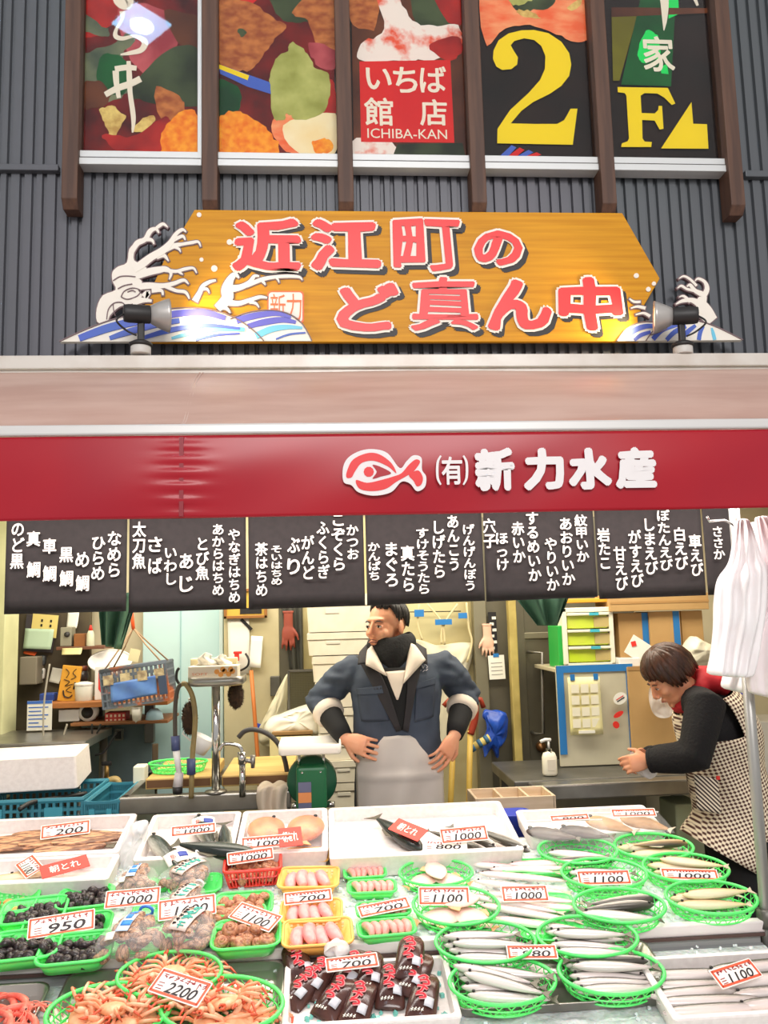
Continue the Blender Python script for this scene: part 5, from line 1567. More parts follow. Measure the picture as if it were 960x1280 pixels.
# --- right side: worktable, board, boxes, drawers
wt = thing('work_table', 'dark steel worktable under the white board', 'table', (W(770, 1000, 4.0).x, 4.0, 0))
to = wt.location
q = [W(672, 962, 4.0), W(698, 962, 4.05), W(712, 982, 3.9), W(880, 996, 3.75)]
zt3 = W(790, 968, 4.05).z
MB().box((.05, .3, zt3 - .03), (1.05, .55, .05)).build('top', DKSTEEL, wt, bev=.006)
MB().box((.08, -.02, zt3 - .045), (.98, .1, .07)).build('front_lip', STEEL, wt, bev=.008)
for xx in (-.42, .5):
    for yy in (.06, .5):
        MB().box((xx, yy, (zt3 - .05) / 2), (.05, .05, zt3 - .05)).build('leg', DKSTEEL, wt, bev=.004)
MB().box((.04, .3, .3), (.95, .5, .03)).build('lower_shelf', DKSTEEL, wt)
# white board edged in blue tape
BRD = mat('board_grey_white', (206, 200, 176), .4, c2=(192, 186, 162), scale=5)
wb = thing('white_board', 'pale board edged in blue tape leaning behind the worktable', 'board', W(750, 962, 4.32))
c, w, h = base_of((700, 836, 796, 962), 4.32)
MB().box((0, .012, h / 2), (w, .02, h)).build('board', BRD, wb, bev=.002)
MB().box((0, -.002, h - .018), (w, .006, .036)).build('tape_edge', BLUETAPE, wb)
MB().box((-w / 2 + .018, -.002, h / 2 + .03), (.036, .007, h - .06)).build('tape_edge', BLUETAPE, wb)
MB().box((w / 2 - .018, -.002, h / 2 + .03), (.036, .007, h - .06)).build('tape_edge', BLUETAPE, wb)
wb.location.z = max(wb.location.z, zt3)
t = thing('calendar', 'yellowed wall calendar taped to the white board', 'calendar', W(733, 918, 4.29))
c, w, h = base_of((712, 846, 752, 918), 4.29)
MB().grid(lambda u, v: ((u - .5) * w, -.004 - .012 * (1 - v) * u, v * h), 8, 8).build('sheet', mat('calendar_paper', (232, 222, 150), .7, c2=(238, 232, 190), scale=9), t, True, solid=.001)
mb = MB()
for r in range(4):
    for k in range(3):
        mb.box((w * (-.3 + .3 * k), -.012, h * (.2 + .2 * r)), (w * .24, .001, h * .15))
mb.build('date_fields', mat('calendar_white', (240, 236, 214), .7), t)
MB().box((0, -.008, h * .05), (w * .5, .012, h * .05)).build('footer_field', PAPER, t)
for sx in (-.35, .38):
    MB().box((w * sx, -.006, h * 1.0), (w * .14, .006, .03)).build('tape', BLUETAPE, t)
for i, (px, py, rx, ry_, lab, m) in enumerate(((775, 873, 9, 7, 'oval white sticker on the white board', PAPER), (773, 893, 7, 3, 'red strip sticker below the oval one', RED), (770, 906, 4, 4.5, 'small red sticker lowest on the white board', RED))):
    p_ = W(px, py, 4.295)
    s_ = 4.3 / F
    mb = MB().prism([(rx * s_ * math.cos(k * PI / 10), ry_ * s_ * math.sin(k * PI / 10)) for k in range(20)], -.003, 0)
    o = mb.build('sticker', m); o.location = p_; o.rotation_euler = (0, -.5, 0)
    tag(o, lab, 'sticker')
    if i == 0:
        MB().box((0, -.004, .004), (rx * s_ * 1.2, .001, .004)).build('lettering', RED, o); MB().box((0, -.004, -.006), (rx * s_ * 1.2, .001, .005)).build('lettering', BLACK, o)
# soap bottle
sb = thing('soap_pump', 'white pump soap bottle at the left end of the worktable', 'soap bottle', (W(687, 957, 4.12).x, 4.12, zt3))
MB().loft([ring(.07 * f, .05 * f, .02, z) for f, z in ((.9, 0), (1, .01), (1, .085), (.8, .105), (.35, .115), (.35, .125))]).build('bottle', mat('soap_white', (236, 230, 210), .35), sb, True)
MB().tube([(0, 0, .125), (0, 0, .16)], .006, 8).build('pump_neck', WHITE, sb, True)
MB().tube([(.012, 0, .165), (-.015, 0, .167), (-.04, 0, .158)], .008, 8).build('pump_head', WHITE, sb, True)
MB().box((0.004, -.026, .05), (.04, .002, .05)).build('label', mat('soap_label', (214, 206, 190), .5), sb)
# cardboard behind the woman
cbx = thing('cardboard_box', 'tall plain cardboard box leaning between white board and woman', 'cardboard box', W(835, 972, 4.3))
c, w, h = base_of((796, 850, 880, 972), 4.3)
MB().box((0, .1, h / 2), (w, .2, h)).build('box', CARD, cbx, bev=.004)
MB().box((0, -.001, h * .985), (w, .003, .02)).build('flap_edge', mat('cardboard_edge', (170, 130, 80), .8), cbx)
cbx.location.z = max(cbx.location.z, zt3)
bag('clear_wrap', 'clear crinkled wrap hanging on the cardboard box', [(812, 858), (836, 860), (842, 880), (838, 896), (816, 892)], 4.26, .03, film_mat('wrap_film', opacity=.3), 21, 'plastic wrap', .02)
# shelf with cartons above
hs = thing('box_shelf', 'wall shelf above the white board carrying drawers and cartons', 'shelf', W(800, 832, 4.4))
c, w, h = base_of((690, 829, 905, 834), 4.4)
MB().box((0, .2, -.01), (w, .42, .02)).build('board', mat('shelf_grey', (190, 180, 150), .5), hs, bev=.003)
for sx in (-.42, .42):
    MB().box((sx * w, .2, -.03), (.02, .36, .02)).build('bracket', DKSTEEL, hs)
SZ = hs.location.z
dr = thing('drawer_unit', 'white plastic drawer unit with lime drawers on the shelf', 'drawers', (W(738, 830, 4.38).x, 4.38, SZ))
c, w, h = base_of((706, 753, 770, 828), 4.38)
WP = mat('drawer_white', (236, 232, 212), .4)
for a, b in (((-w / 2 + .012, .13, h / 2), (.024, .26, h)), ((w / 2 - .012, .13, h / 2), (.024, .26, h)), ((0, .13, .012), (w, .26, .024)), ((0, .13, h - .012), (w, .26, .024))):
    MB().box(a, b).build('frame_side', WP, dr, bev=.004)
MB().box((0, .25, h / 2), (w - .02, .01, h - .02)).build('frame_back', WP, dr)
LIME = mat('drawer_lime', (196, 222, 40), .3, c2=(206, 214, 90), scale=4, alpha=.95)
dh = (h - .05) / 3
for k in range(3):
    z0 = .026 + k * dh
    d_ = MB().box((0, .12, z0 + dh * .42), (w - .056, .22, dh * .8)).build('drawer', LIME, dr, bev=.006)
    MB().box((0, .005, z0 + dh * .88), (w - .05, .03, dh * .16)).build('drawer_lip', WP, d_, bev=.003)
    MB().box((.03, -.013, z0 + dh * .88), (.05, .006, dh * .17)).build('drawer_tape', mat('tape_cyan', (70, 180, 200), .4), d_)
    MB().box((w * .27, .008, z0 + dh * .4), (w * .3, .005, dh * .62)).build('drawer_contents', mat('contents_tan', (190, 170, 110), .6), d_)
simple('green_folder', 'green plastic folder standing left of the drawer unit', 'folder', (698, 776, 705, 829), 4.4, .2, mat('folder_green', (40, 170, 70), .4)).location.z = SZ
def carton(rect, Y, lab, tape=(), d=.22):
    c, w, h = base_of(rect, Y)
    t = thing('shelf_carton', lab, 'carton', (c.x, Y, SZ), 'cartons on the shelf above the white board')
    h = c.z + h - SZ
    MB().box((0, d / 2, h / 2), (w, d, h)).build('box', CARD, t, bev=.003)
    for a, b in tape:
        MB().box((w * (a + b) / 2, -.001, h / 2), (w * (b - a), .004, h)).build('blue_strip', BLUETAPE, t)
    return t
carton((774, 766, 812, 829), 4.42, 'taller carton beside the drawer unit, with blue edge', ((.28, .5),))
carton((813, 764, 852, 829), 4.40, 'middle carton with a blue strip on its right', ((.26, .46),))
carton((853, 763, 880, 829), 4.42, 'narrow carton behind the white bag above the woman')
ls = thing('long_carton', 'long flat cardboard box laid on top of the shelf cartons', 'carton', W(825, 764, 4.36))
c, w, h = base_of((764, 742, 888, 763), 4.36)
MB().box((0, .12, h / 2), (w, .24, h)).build('box', CARD, ls, bev=.003)
MB().box((0, -.001, h * .5), (w, .003, .012)).build('seam_tape', mat('tape_brown', (180, 138, 84), .4), ls)
ls.location.z = W(825, 764, 4.36).z + .004
simple('flat_tray', 'orange tray edge above the drawer unit', 'tray', (708, 748, 760, 753), 4.4, .2, mat('tray_orange', (236, 170, 50), .5))
t = thing('flyer', 'tilted white flyer with a red diamond on the shelf', 'flyer', (W(790, 829, 4.36).x, 4.34, SZ + .045))
c, w, h = base_of((774, 792, 806, 818), 4.36)
MB().box((0, 0, h / 2), (w * .8, .004, h * 1.0)).build('sheet', PAPER, t)
MB().box((-w * .24, -.004, h * .6), (.026, .003, .026), Matrix.Rotation(PI / 4, 3, 'Y')).build('red_diamond', RED, t)
t.rotation_euler = (-.1, .6, 0)
simple('white_carton', 'low white carton under the flyer on the shelf', 'carton', (774, 818, 800, 829), 4.33, .14, WHITE).location.z = SZ
bag('carrier_bag', 'crumpled white carrier bag on the shelf above the woman', [(850, 826), (853, 812), (860, 800), (868, 795), (876, 800), (890, 806), (897, 815), (894, 828), (870, 832)], 4.3, .16, mat('bag_cream', (226, 220, 196), .4), 31, 'plastic bag')
simple('blue_divider', 'bright blue divider board edge standing behind the woman', 'panel', (918, 850, 936, 905), 4.5, .03, mat('panel_blue', (40, 70, 210), .4))
simple('brown_carton', 'brown carton behind the woman at shelf height', 'carton', (893, 838, 922, 905), 4.55, .2, mat('carton_brown', (196, 148, 60), .7))
simple('tall_rack', 'pale grey rack standing at the far right behind the woman', 'rack', (912, 900, 1010, 1150), 4.45, .3, mat('rack_grey', (196, 194, 186), .5, c2=(180, 176, 168), scale=3))
simple('floor_bin', 'pale green bin under the worktable beside the woman', 'bin', (846, 1005, 882, 1070), 3.95, .2, mat('bin_pale', (170, 180, 150), .5), .01)
# wooden divided box behind display and blue tub
db = thing('divided_box', 'pale wooden box with dividers behind the display', 'box', W(645, 1014, 3.62))
c, w, h = base_of((596, 994, 693, 1012), 3.62)
PW = mat('pale_wood', (222, 200, 174), .6, c2=(206, 182, 150), scale=6, stretch=(1, 8, 8))
for a, b in (((0, 0, h / 2), (w, .012, h)), ((0, .2, h / 2), (w, .012, h)), ((-w / 2, .1, h / 2), (.012, .212, h)), ((w / 2, .1, h / 2), (.012, .212, h)), ((0, .1, .006), (w, .2, .01))):
    MB().box(a, b).build('side_board', PW, db, bev=.002)
for f in (-.16, .18):
    MB().box((w * f, .1, h / 2), (.01, .19, h * .9)).build('divider', PW, db)
ds = simple('low_stand', 'dark stand under the wooden divided box', 'stand', (600, 1012, 690, 1150), 3.64, .18, DKSTEEL)
tubm = thing('blue_tub', 'tall blue plastic tub between the back foam boxes', 'tub', W(643, 1040, 3.47))
tubm.location.z = 0; tz_ = W(643, 1016, 3.45).z
MB().loft([ring(.10, .1, .03, 0), ring(.13, .13, .035, tz_ - .005), ring(.14, .14, .04, tz_), ring(.12, .12, .03, tz_), ring(.09, .09, .03, .01)]).build('tub', mat('tub_blue', (50, 70, 190), .4), tubm, True)

# ================================================================== people
SKIN = mat('skin', (236, 172, 134), .5, c2=(228, 154, 116), scale=14, sss=.1)
HAIRB = mat('hair_black', (26, 22, 20), .45, c2=(40, 34, 30), scale=60, stretch=(1, 1, .2))
JACK = mat('jacket_blue_grey', (66, 76, 92), .75, c2=(54, 63, 78), scale=9, bump=.5)
BLK = mat('black_cloth', (18, 17, 18), .85)


def add_hand(mb, wrist, d, palm, s=1.0, thumb=1, curls=(.35, .4, .4, .45), spread=.17):
    """palm, four jointed fingers of unequal length and a thumb leaving the palm's side"""
    d = d.normalized(); palm = (palm - d * palm.dot(d)).normalized()
    side = d.cross(palm).normalized() * thumb
    rings = []
    for t, hw, ht in ((-.015, .027, .022), (.01, .029, .02), (.04, .040, .0175), (.075, .043, .015), (.092, .040, .012)):
        c = wrist + d * t * s
        rings.append([c + (side * math.cos(a) * hw + palm * math.sin(a) * ht) * s for a in [2 * PI * k / 12 for k in range(12)]])
    mb.loft(rings)
    for k, (off, ln, r) in enumerate(((.035, .070, .0084), (.012, .079, .0087), (-.012, .073, .0083), (-.034, .056, .0074))):
        p = wrist + (d * .085 + side * off) * s
        pts = [p - d * .03 * s, p]; a = 0
        dd = (d + side * off * spread * 40 * .3).normalized()
        for seg, fr in enumerate((.45, .32, .23)):
            a += curls[k] * (1, 1.3, .8)[seg]
            v = dd * math.cos(a) + palm * math.sin(a)
            pts.append(pts[-1] + v * ln * fr * s * 1.12)
        mb.tube(pts, [r * s, r * s * 1.05, r * s, r * .93 * s, r * .75 * s], 8)
        mb.ell(pts[-1], (r * .75 * s,) * 3, 8, 6)
    p = wrist + (d * .02 + side * .026) * s
    v = (d * .62 + side * .72 + palm * .25).normalized(); v2 = (d * .85 + side * .3 + palm * .45).normalized()
    pts = [p - v * .012 * s, p + v * .022 * s, p + v * .048 * s, p + v * .048 * s + v2 * .03 * s]
    mb.tube(pts, [.014 * s, .0125 * s, .0105 * s, .008 * s], 8); mb.ell(pts[-1], (.008 * s,) * 3, 8, 6)


def add_head(mb, M, s=1.0):
    mb.x = M @ Matrix.Scale(s, 4)
    mb.ell((0, .014, .036), (.075, .094, .088), 20, 14)
    mb.ell((0, -.03, -.015), (.062, .06, .088), 18, 12)
    mb.ell((0, -.032, -.075), (.051, .05, .038), 16, 10)
    mb.ell((0, -.068, -.098), (.022, .019, .016), 10, 8)
    mb.ell((0, -.072, .034), (.050, .018, .013), 14, 8)
    for sx in (-1, 1):
        mb.ell((sx * .038, -.06, -.024), (.024, .024, .022), 10, 8)
        mb.ell((sx * .0125, -.1, -.036), (.0075, .008, .007), 8, 6)
        mb.ell((sx * .077, .012, -.004), (.008, .022, .033), 10, 8, Matrix.Rotation(sx * .25, 3, 'Z'))
        mb.ell((sx * .033, -.079, .004), (.0155, .0075, .0085), 10, 8)
    mb.tube([(0, -.085, .022), (0, -.097, .0), (0, -.109, -.026), (0, -.104, -.038)], [.008, .0085, .0115, .008], 10)
    mb.ell((0, -.0885, -.058), (.023, .009, .0055), 12, 6)
    mb.ell((0, -.0865, -.068), (.019, .009, .006), 12, 6)
    mb.tube([(0, .015, -.05), (0, .03, -.16)], [.056, .06], 16)
    mb.x = Matrix.Identity(4)


def face_parts(M, root, s, brow_m, lip_m):
    X = M @ Matrix.Scale(s, 4)
    for sx in (-1, 1):
        mb = MB(); mb.x = X; mb.ell((sx * .033, -.0815, .004), (.0125, .0062, .0052), 12, 8); mb.build('eye', mat('eye_white', (232, 226, 216), .2), root, True)
        mb = MB(); mb.x = X; mb.ell((sx * .033 , -.0872, .0042), (.0058, .0022, .0052), 10, 6); mb.build('iris', mat('iris_dark', (30, 20, 14), .15), root, True)
        mb = MB(); mb.x = X; mb.tube([(sx * .016, -.089, .023), (sx * .032, -.0905, .029), (sx * .052, -.077, .024)], [.0035, .0045, .0025], 8, flat=.6); mb.build('eyebrow', brow_m, root, True)
        mb = MB(); mb.x = X; mb.tube([(sx * .019, -.0885, .0065), (sx * .033, -.0905, .0105), (sx * .047, -.081, .0065)], .0016, 6); mb.build('eyelid', brow_m, root, True)
    mb = MB(); mb.x = X; mb.tube([(-.024, -.090, -.062), (0, -.0975, -.0625), (.024, -.090, -.062)], [.002, .0035, .002], 8); mb.build('lips', lip_m, root, True)


def hair_locks(M, s, hem, m, root, r, c, n=150, seed=0, rad=.012):
    """hair as many tapering locks combed from the crown down to the hem"""
    rnd = random.Random(seed); mb = MB(); mb.x = M @ Matrix.Scale(s, 4)
    c = Vector(c)
    mb.ell(c, (r[0] * .93, r[1] * .93, r[2] * .93), 24, 16) if False else None
    for k in range(n):
        ph = 2 * PI * (k + rnd.random()) / n * 3
        end = hem(math.degrees(math.atan2(math.sin(ph), math.cos(ph)))) + rnd.uniform(-.16, .09)
        start = rnd.uniform(.02, .5) * (1 if k % 3 else .2)
        pts = []
        for j in range(8):
            t = j / 7; th = start + (end - start) * t
            q = ph + .12 * math.sin(t * 2 + k) * .5
            f = 1 + .03 * math.sin(k * 2.3) + .035 * t * (th > 1.6)
            zz = math.cos(th); rr_ = math.sin(min(th, 1.75))
            pts.append(c + Vector((r[0] * rr_ * math.sin(q) * f, -r[1] * rr_ * math.cos(q) * f, r[2] * zz * f)))
        mb.tube(pts, [rad * (.6 + .6 * math.sin(PI * (.2 + .6 * j / 7))) * (1 if j < 6 else (.75, .25)[j - 6]) for j in range(8)], 6)
    return mb.build('hair', m, root, True)


# ---------------------------------------------------------------- the man
MY = 3.75
mo = W(497, 930, MY)
man = thing('person', 'standing man in a blue grey work jacket and black neck warmer, hands on hips', 'person', (mo.x, MY, 0))


def mp(px, py, y):
    w = W(px, py, MY + y); return Vector((w.x - mo.x, y, w.z))


HM = Matrix.Translation(mp(483, 783, .0) + Vector((0, 0, -.004))) @ Matrix.Rotation(math.radians(-47), 4, 'Z')
shL, shR = mp(440, 839, .03), mp(556, 836, .03)
elL, elR = mp(400, 874, .10), mp(582, 868, .10)
wrL, wrR = mp(432, 924, -.10), mp(568, 920, -.10)
RING = [(.86, .165, .115, .0), (.95, .17, .118, 0), (1.05, .165, .112, 0), (1.15, .168, .115, 0), (1.25, .178, .122, 0), (1.33, .18, .118, .01), (1.39, .165, .098, .02), (1.43, .10, .075, .03), (1.46, .06, .06, .035)]


def oval(z, a, b, cy, n=28, p=1.0, cx=0.0):
    return [(cx + a * math.cos(2 * PI * k / n), cy + b * math.sin(2 * PI * k / n), z) for k in range(n)]


body = MB()
body.loft([oval(*r) for r in RING])
add_head(body, HM)
for sh, el, wr, hd, pn, th, sg in ((shL, elL, wrL, Vector((.86, -.34, -.30)), Vector((.25, .9, -.1)), -1, 1), (shR, elR, wrR, Vector((-.52, -.34, -.72)), Vector((-.45, .85, .05)), 1, -1)):
    body.tube([sh.lerp(Vector((0, .03, sh.z - .02)), .4), sh, sh.lerp(el, .5), el, el.lerp(wr, .3), el.lerp(wr, .75), wr], [.06, .058, .05, .043, .044, .034, .028], 14)
    add_hand(body, wr, hd, pn, 1.0, th, (.25, .3, .32, .38))
for sx in (-1, 1):
    body.tube([(sx * .085, 0, .93), (sx * .095, 0, .8), (sx * .1, -.005, .5), (sx * .1, .01, .3), (sx * .105, .02, .1), (sx * .105, .02, .05)], [.095, .092, .06, .055, .04, .038], 14)
    body.tube([(sx * .105, .05, .045), (sx * .11, -.04, .04), (sx * .115, -.15, .03)], [.042, .042, .03], 12)
bo = body.build('body', SKIN, man)
remesh(bo, .0042, 3, .5)
face_parts(HM, man, 1.0, HAIRB, mat('lips_dark', (150, 84, 70), .5))
mb = MB(); mb.x = HM
for sx in (-1, 1):
    mb.tube([(sx * .002, -.0985, -.05), (sx * .022, -.0905, -.054)], [.002, .0014], 6)
mb.build('moustache', mat('stubble', (96, 66, 52), .8), man, True)


def man_hem(a):
    a = abs(a)
    if a < 55: return .92 + a * .0022
    if a < 80: return 1.04 + (a - 55) * .024
    if a < 105: return 1.62
    return 1.9
hair_locks(HM, 1.0, man_hem, HAIRB, man, (.077, .096, .09), (0, .014, .038), 190, 2, .0095)

# jacket
JR = [(.975, .19, .138, 0), (1.0, .196, .142, 0), (1.08, .19, .138, 0), (1.18, .19, .14, 0), (1.27, .198, .146, .0), (1.34, .2, .138, .01), (1.395, .185, .118, .02), (1.425, .135, .098, .03), (1.445, .1, .085, .032)]
jk = MB().loft([oval(*r) for r in JR])
for sh, el, wr in ((shL, elL, wrL), (shR, elR, wrR)):
    jk.tube([sh.lerp(Vector((0, .03, sh.z - .03)), .5), sh, sh.lerp(el, .35) + Vector((0, 0, .012)), sh.lerp(el, .7), el + (el - sh) * .06, el.lerp(wr, .22), el.lerp(wr, .32)], [.078, .074, .068, .066, .066, .063, .061], 16)
jo = jk.build('jacket', JACK, man)
remesh(jo, .009, 3, .5)
for v in jo.data.vertices:      # sleeve and waist creases
    c = v.co
    arm = min(1.0, max(0.0, (abs(c.x) - .17) / .06))
    n1 = noise.noise((c.x * 22, c.y * 14, c.z * 34)); n2 = noise.noise((c.x * 9 + 4, c.y * 9, c.z * 12))
    v.co = c + v.normal * (.012 * arm * (n1 + .25) + .005 * n2)


def jsurf(x, z, off=.007):
    R_ = JR
    for a, b in zip(R_, R_[1:]):
        if z <= b[0]:
            t = min(1, max(0, (z - a[0]) / (b[0] - a[0]))); break
    else:
        a = b = R_[-1]; t = 0
    w = a[1] + (b[1] - a[1]) * t; d = a[2] + (b[2] - a[2]) * t; cy = a[3] + (b[3] - a[3]) * t
    return cy - d * math.sqrt(max(0.02, 1 - (x / w) ** 2)) - off


def patch(name, l, r, m, off=.007, nu=8, solid=.003, parent=None):
    Lp = smooth_pts([(a, b, 0) for a, b in l], 4); Rp = smooth_pts([(a, b, 0) for a, b in r], 4)
    n = len(Lp) - 1; mb = MB()
    def fn(u, v):
        a, b = Lp[round(v * n)], Rp[round(v * n)]
        p = mp(a.x + (b.x - a.x) * u, a.y + (b.y - a.y) * u, -.13)
        return (p.x, jsurf(p.x, p.z, off), p.z)
    return mb.grid(fn, nu, n).build(name, m, parent or man, True, solid=solid)


DK = mat('jacket_lining', (44, 40, 42), .8)
SHW_ = mat('shirt_white', (232, 216, 198), .75)
patch('inner_vest', [(470, 836), (484, 862), (498, 912)], [(516, 834), (509, 866), (503, 912)], BLK, .006)
patch('shirt_front', [(482, 840), (488, 856), (495, 874)], [(508, 838), (503, 856), (497, 874)], SHW_, .011)
patch('front_facing', [(447, 822), (468, 862), (495, 914)], [(466, 822), (484, 860), (501, 912)], DK, .012)
patch('front_facing', [(510, 836), (508, 868), (503, 912)], [(531, 824), (519, 864), (510, 914)], DK, .012)
PK = mat('jacket_pocket', (60, 69, 85), .75, c2=(50, 58, 73), scale=9, bump=.4)
patch('pocket', [(447, 868), (449, 885), (452, 903)], [(478, 864), (482, 882), (486, 900)], PK, .009)
patch('pocket', [(520, 858), (519, 880), (518, 902)], [(545, 853), (545, 875), (543, 897)], PK, .009)
patch('pocket_flap', [(446, 862), (447, 866), (447, 870)], [(477, 857), (478, 862), (479, 866)], JACK, .012)
patch('pocket_flap', [(519, 854), (519, 857), (519, 861)], [(546, 848), (546, 851), (546, 856)], JACK, .012)
mb = MB()
LG = mat('logo_white', (214, 208, 214), .6)
for a, b, c_, d_ in ((523, 836, 525, 832), (526, 835, 528, 831), (528, 831, 530, 836), (530, 836, 532, 831), (533, 831, 536, 834), (536, 834, 534, 836), (523, 840, 527, 838), (529, 840, 532, 838), (533, 839, 536, 837)):
    p, q = mp(a, b, -.12), mp(c_, d_, -.12)
    mb.tube([(p.x, jsurf(p.x, p.z, .008), p.z), (q.x, jsurf(q.x, q.z, .008), q.z)], .0024, 5, flat=.5)
mb.build('chest_lettering', LG, man)
# collars
def flap(name, pts, m, y0, solid=.004):
    q = [mp(a, b, 0) for a, b, _ in pts]; dy = [c_ for _, _, c_ in pts]
    mb = MB().grid(lambda u, v: tuple((lambda p: Vector((p.x, y0 + (dy[0] * (1 - u) + dy[1] * u) * (1 - v) + (dy[3] * (1 - u) + dy[2] * u) * v - .02 * math.sin(PI * u) * math.sin(PI * v), p.z)))(q[0].lerp(q[1], u).lerp(q[3].lerp(q[2], u), v))), 8, 8)
    return mb.build(name, m, man, True, solid=solid)
flap('jacket_collar', [(449, 815, -.03), (458, 806, .02), (468, 826, -.125), (446, 829, -.10)], DK, 0)
flap('jacket_collar', [(518, 802, .02), (532, 811, -.03), (531, 829, -.09), (517, 824, -.125)], DK, 0)
flap('shirt_collar', [(458, 812, -.07), (464, 806, -.04), (480, 842, -.145), (455, 829, -.12)], SHW_, -.012)
flap('shirt_collar', [(511, 803, -.04), (517, 806, -.06), (528, 823, -.11), (500, 851, -.150)], SHW_, -.012)
# neck warmer
hc = mp(487, 800, 0)
mb = MB(); rings = []
n = 32
for k in range(9):
    v = k / 8; ring_ = []
    for j in range(n):
        a = 2 * PI * j / n
        fr = max(0, -math.sin(a)); fr2 = fr ** 2.2
        z = 1.515 - .01 * math.cos(a) * 0 - v * (.085 + .145 * fr2) + .012 * math.cos(a)
        w = .088 + .018 * math.sin(PI * min(1, v * 1.2)) - .03 * v * v * fr
        ring_.append((hc.x * (1 - v) * .6 - .006 + w * math.cos(a) * (1 - .35 * v * fr2), .02 + (w + .012 + .024 * v * fr) * math.sin(a) - .012 * fr * v, z + .004 * math.sin(a * 5 + v * 8)))
    rings.append(ring_)
vs = [p for r in rings for p in r]
fs = [(i * n + j, i * n + (j + 1) % n, (i + 1) * n + (j + 1) % n, (i + 1) * n + j) for i in range(8) for j in range(n)]
MB().add(vs, fs).build('neck_warmer', mat('fleece_black', (15, 14, 15), .8, bump=.3, scale=80), man, True, solid=.014, sub=1)
# black arm covers and white cuffs
for sh, el, wr in ((shL, elL, wrL), (shR, elR, wrR)):
    MB().tube([el.lerp(wr, .2), el.lerp(wr, .5), el.lerp(wr, .8), el.lerp(wr, .98)], [.056, .052, .044, .036], 16).build('arm_cover', BLK, man, True)
    MB().tube([el.lerp(wr, .27), el.lerp(wr, .30), el.lerp(wr, .42), el.lerp(wr, .44)], [.066, .0715, .066, .058], 18).build('shirt_cuff', SHW_, man, True)
# apron and lower clothes
APR = mat('apron_grey', (206, 198, 190), .5, c2=(196, 187, 178), scale=4)
def aprf(u, v):
    px = (462 + 73 * u) + (-16 + 38 * u) * min(1, v * 7) ** .6
    s = (u - .5) * 2
    z0 = mp(498, 923, -.15).z
    z = z0 - v * .6 + .012 * (1 - v) * (1 - abs(s)) 
    x = mp(px, 960, -.15).x
    y = -.150 + .10 * s * s * (1 - .3 * v) - .015 * v + .006 * math.sin(u * 16 + v * 7) * min(1, v * 3) - .012 * math.exp(-((v - .27) / .02) ** 2)
    return (x, y, z)
MB().grid(aprf, 36, 40).build('apron', APR, man, True, solid=.003)
TR = mat('trousers_dark', (40, 42, 52), .8)
tr = MB().loft([oval(.84, .175, .125, 0), oval(.92, .18, .13, 0), oval(1.03, .175, .125, 0)])
for sx in (-1, 1):
    tr.tube([(sx * .085, 0, .95), (sx * .095, 0, .8), (sx * .1, -.005, .5), (sx * .1, .01, .3), (sx * .105, .02, .12)], [.105, .102, .075, .07, .066], 14)
remesh(tr.build('trousers', TR, man), .012, 3)
for sx in (-1, 1):
    bt = MB().tube([(sx * .105, .02, .3), (sx * .105, .02, .1), (sx * .105, .02, .055)], [.07, .062, .062], 14)
    bt.tube([(sx * .105, .06, .05), (sx * .11, -.04, .05), (sx * .115, -.17, .038)], [.05, .05, .038], 12)
    remesh(bt.build('boot', mat('boot_black', (24, 24, 26), .4), man), .01, 3)

# ---------------------------------------------------------------- the woman
WY = 3.58
wo = W(915, 1000, WY)
wom = thing('person', 'woman in checked smock and red hood bending over the worktable, packing a bag', 'person', (wo.x, WY, 0))


def wp(px, py, y=0.0):
    w = W(px, py, WY + y); return Vector((w.x - wo.x, y, w.z))


pel, wai, che, nek, hed = wp(921, 1028), wp(908, 965), wp(893, 905), wp(868, 868), wp(837, 846)
HW = Matrix.Translation(hed) @ Matrix.Rotation(math.radians(-38), 4, 'Y') @ Matrix.Rotation(math.radians(-94), 4, 'Z')
wb_ = MB()
tor = [pel + Vector((.01, 0, -.08)), pel, wai, che, che.lerp(nek, .6), nek]
wb_.tube(tor, [.15, .165, .135, .13, .105, .06], 22, flat=.78)
add_head(wb_, HW, .97)
wb_.tube([nek, hed + Vector((.03, 0, -.02))], [.055, .05], 14)
arms = []
for sy in (-1, 1):
    sh = wp(882, 882, sy * .15); el = wp(868, 945, sy * .19); wr = wp(812, 951 if sy < 0 else 947, sy * .06 - .02)
    arms.append((sh, el, wr))
    wb_.tube([sh.lerp(Vector((sh.x, 0, sh.z)), .4), sh, sh.lerp(el, .5), el, el.lerp(wr, .5), wr], [.055, .052, .046, .04, .034, .026], 12)
    add_hand(wb_, wr, Vector((-.85, -sy * .25 * .4, -.12)), Vector((-.1, -sy * .9, -.35)), .9, sy * 1, (.5, .6, .65, .7), .0)
for sy in (-1, 1):
    hp = pel + Vector((.01, sy * .08, -.03))
    wb_.tube([hp, Vector((hp.x - .02, sy * .09, .42)), Vector((hp.x + .02, sy * .09, .22)), Vector((hp.x + .05, sy * .09, .06))], [.1, .065, .055, .04], 12)
    wb_.tube([Vector((hp.x + .08, sy * .09, .04)), Vector((hp.x - .1, sy * .09, .03))], [.04, .03], 10)
bw = wb_.build('body', SKIN, wom)
remesh(bw, .005, 4)
HAIRW = mat('hair_brown', (86, 50, 32), .4, c2=(56, 32, 22), scale=50, stretch=(1, 1, .25))
face_parts(HW, wom, .97, HAIRW, mat('lips_rose', (186, 96, 84), .5))


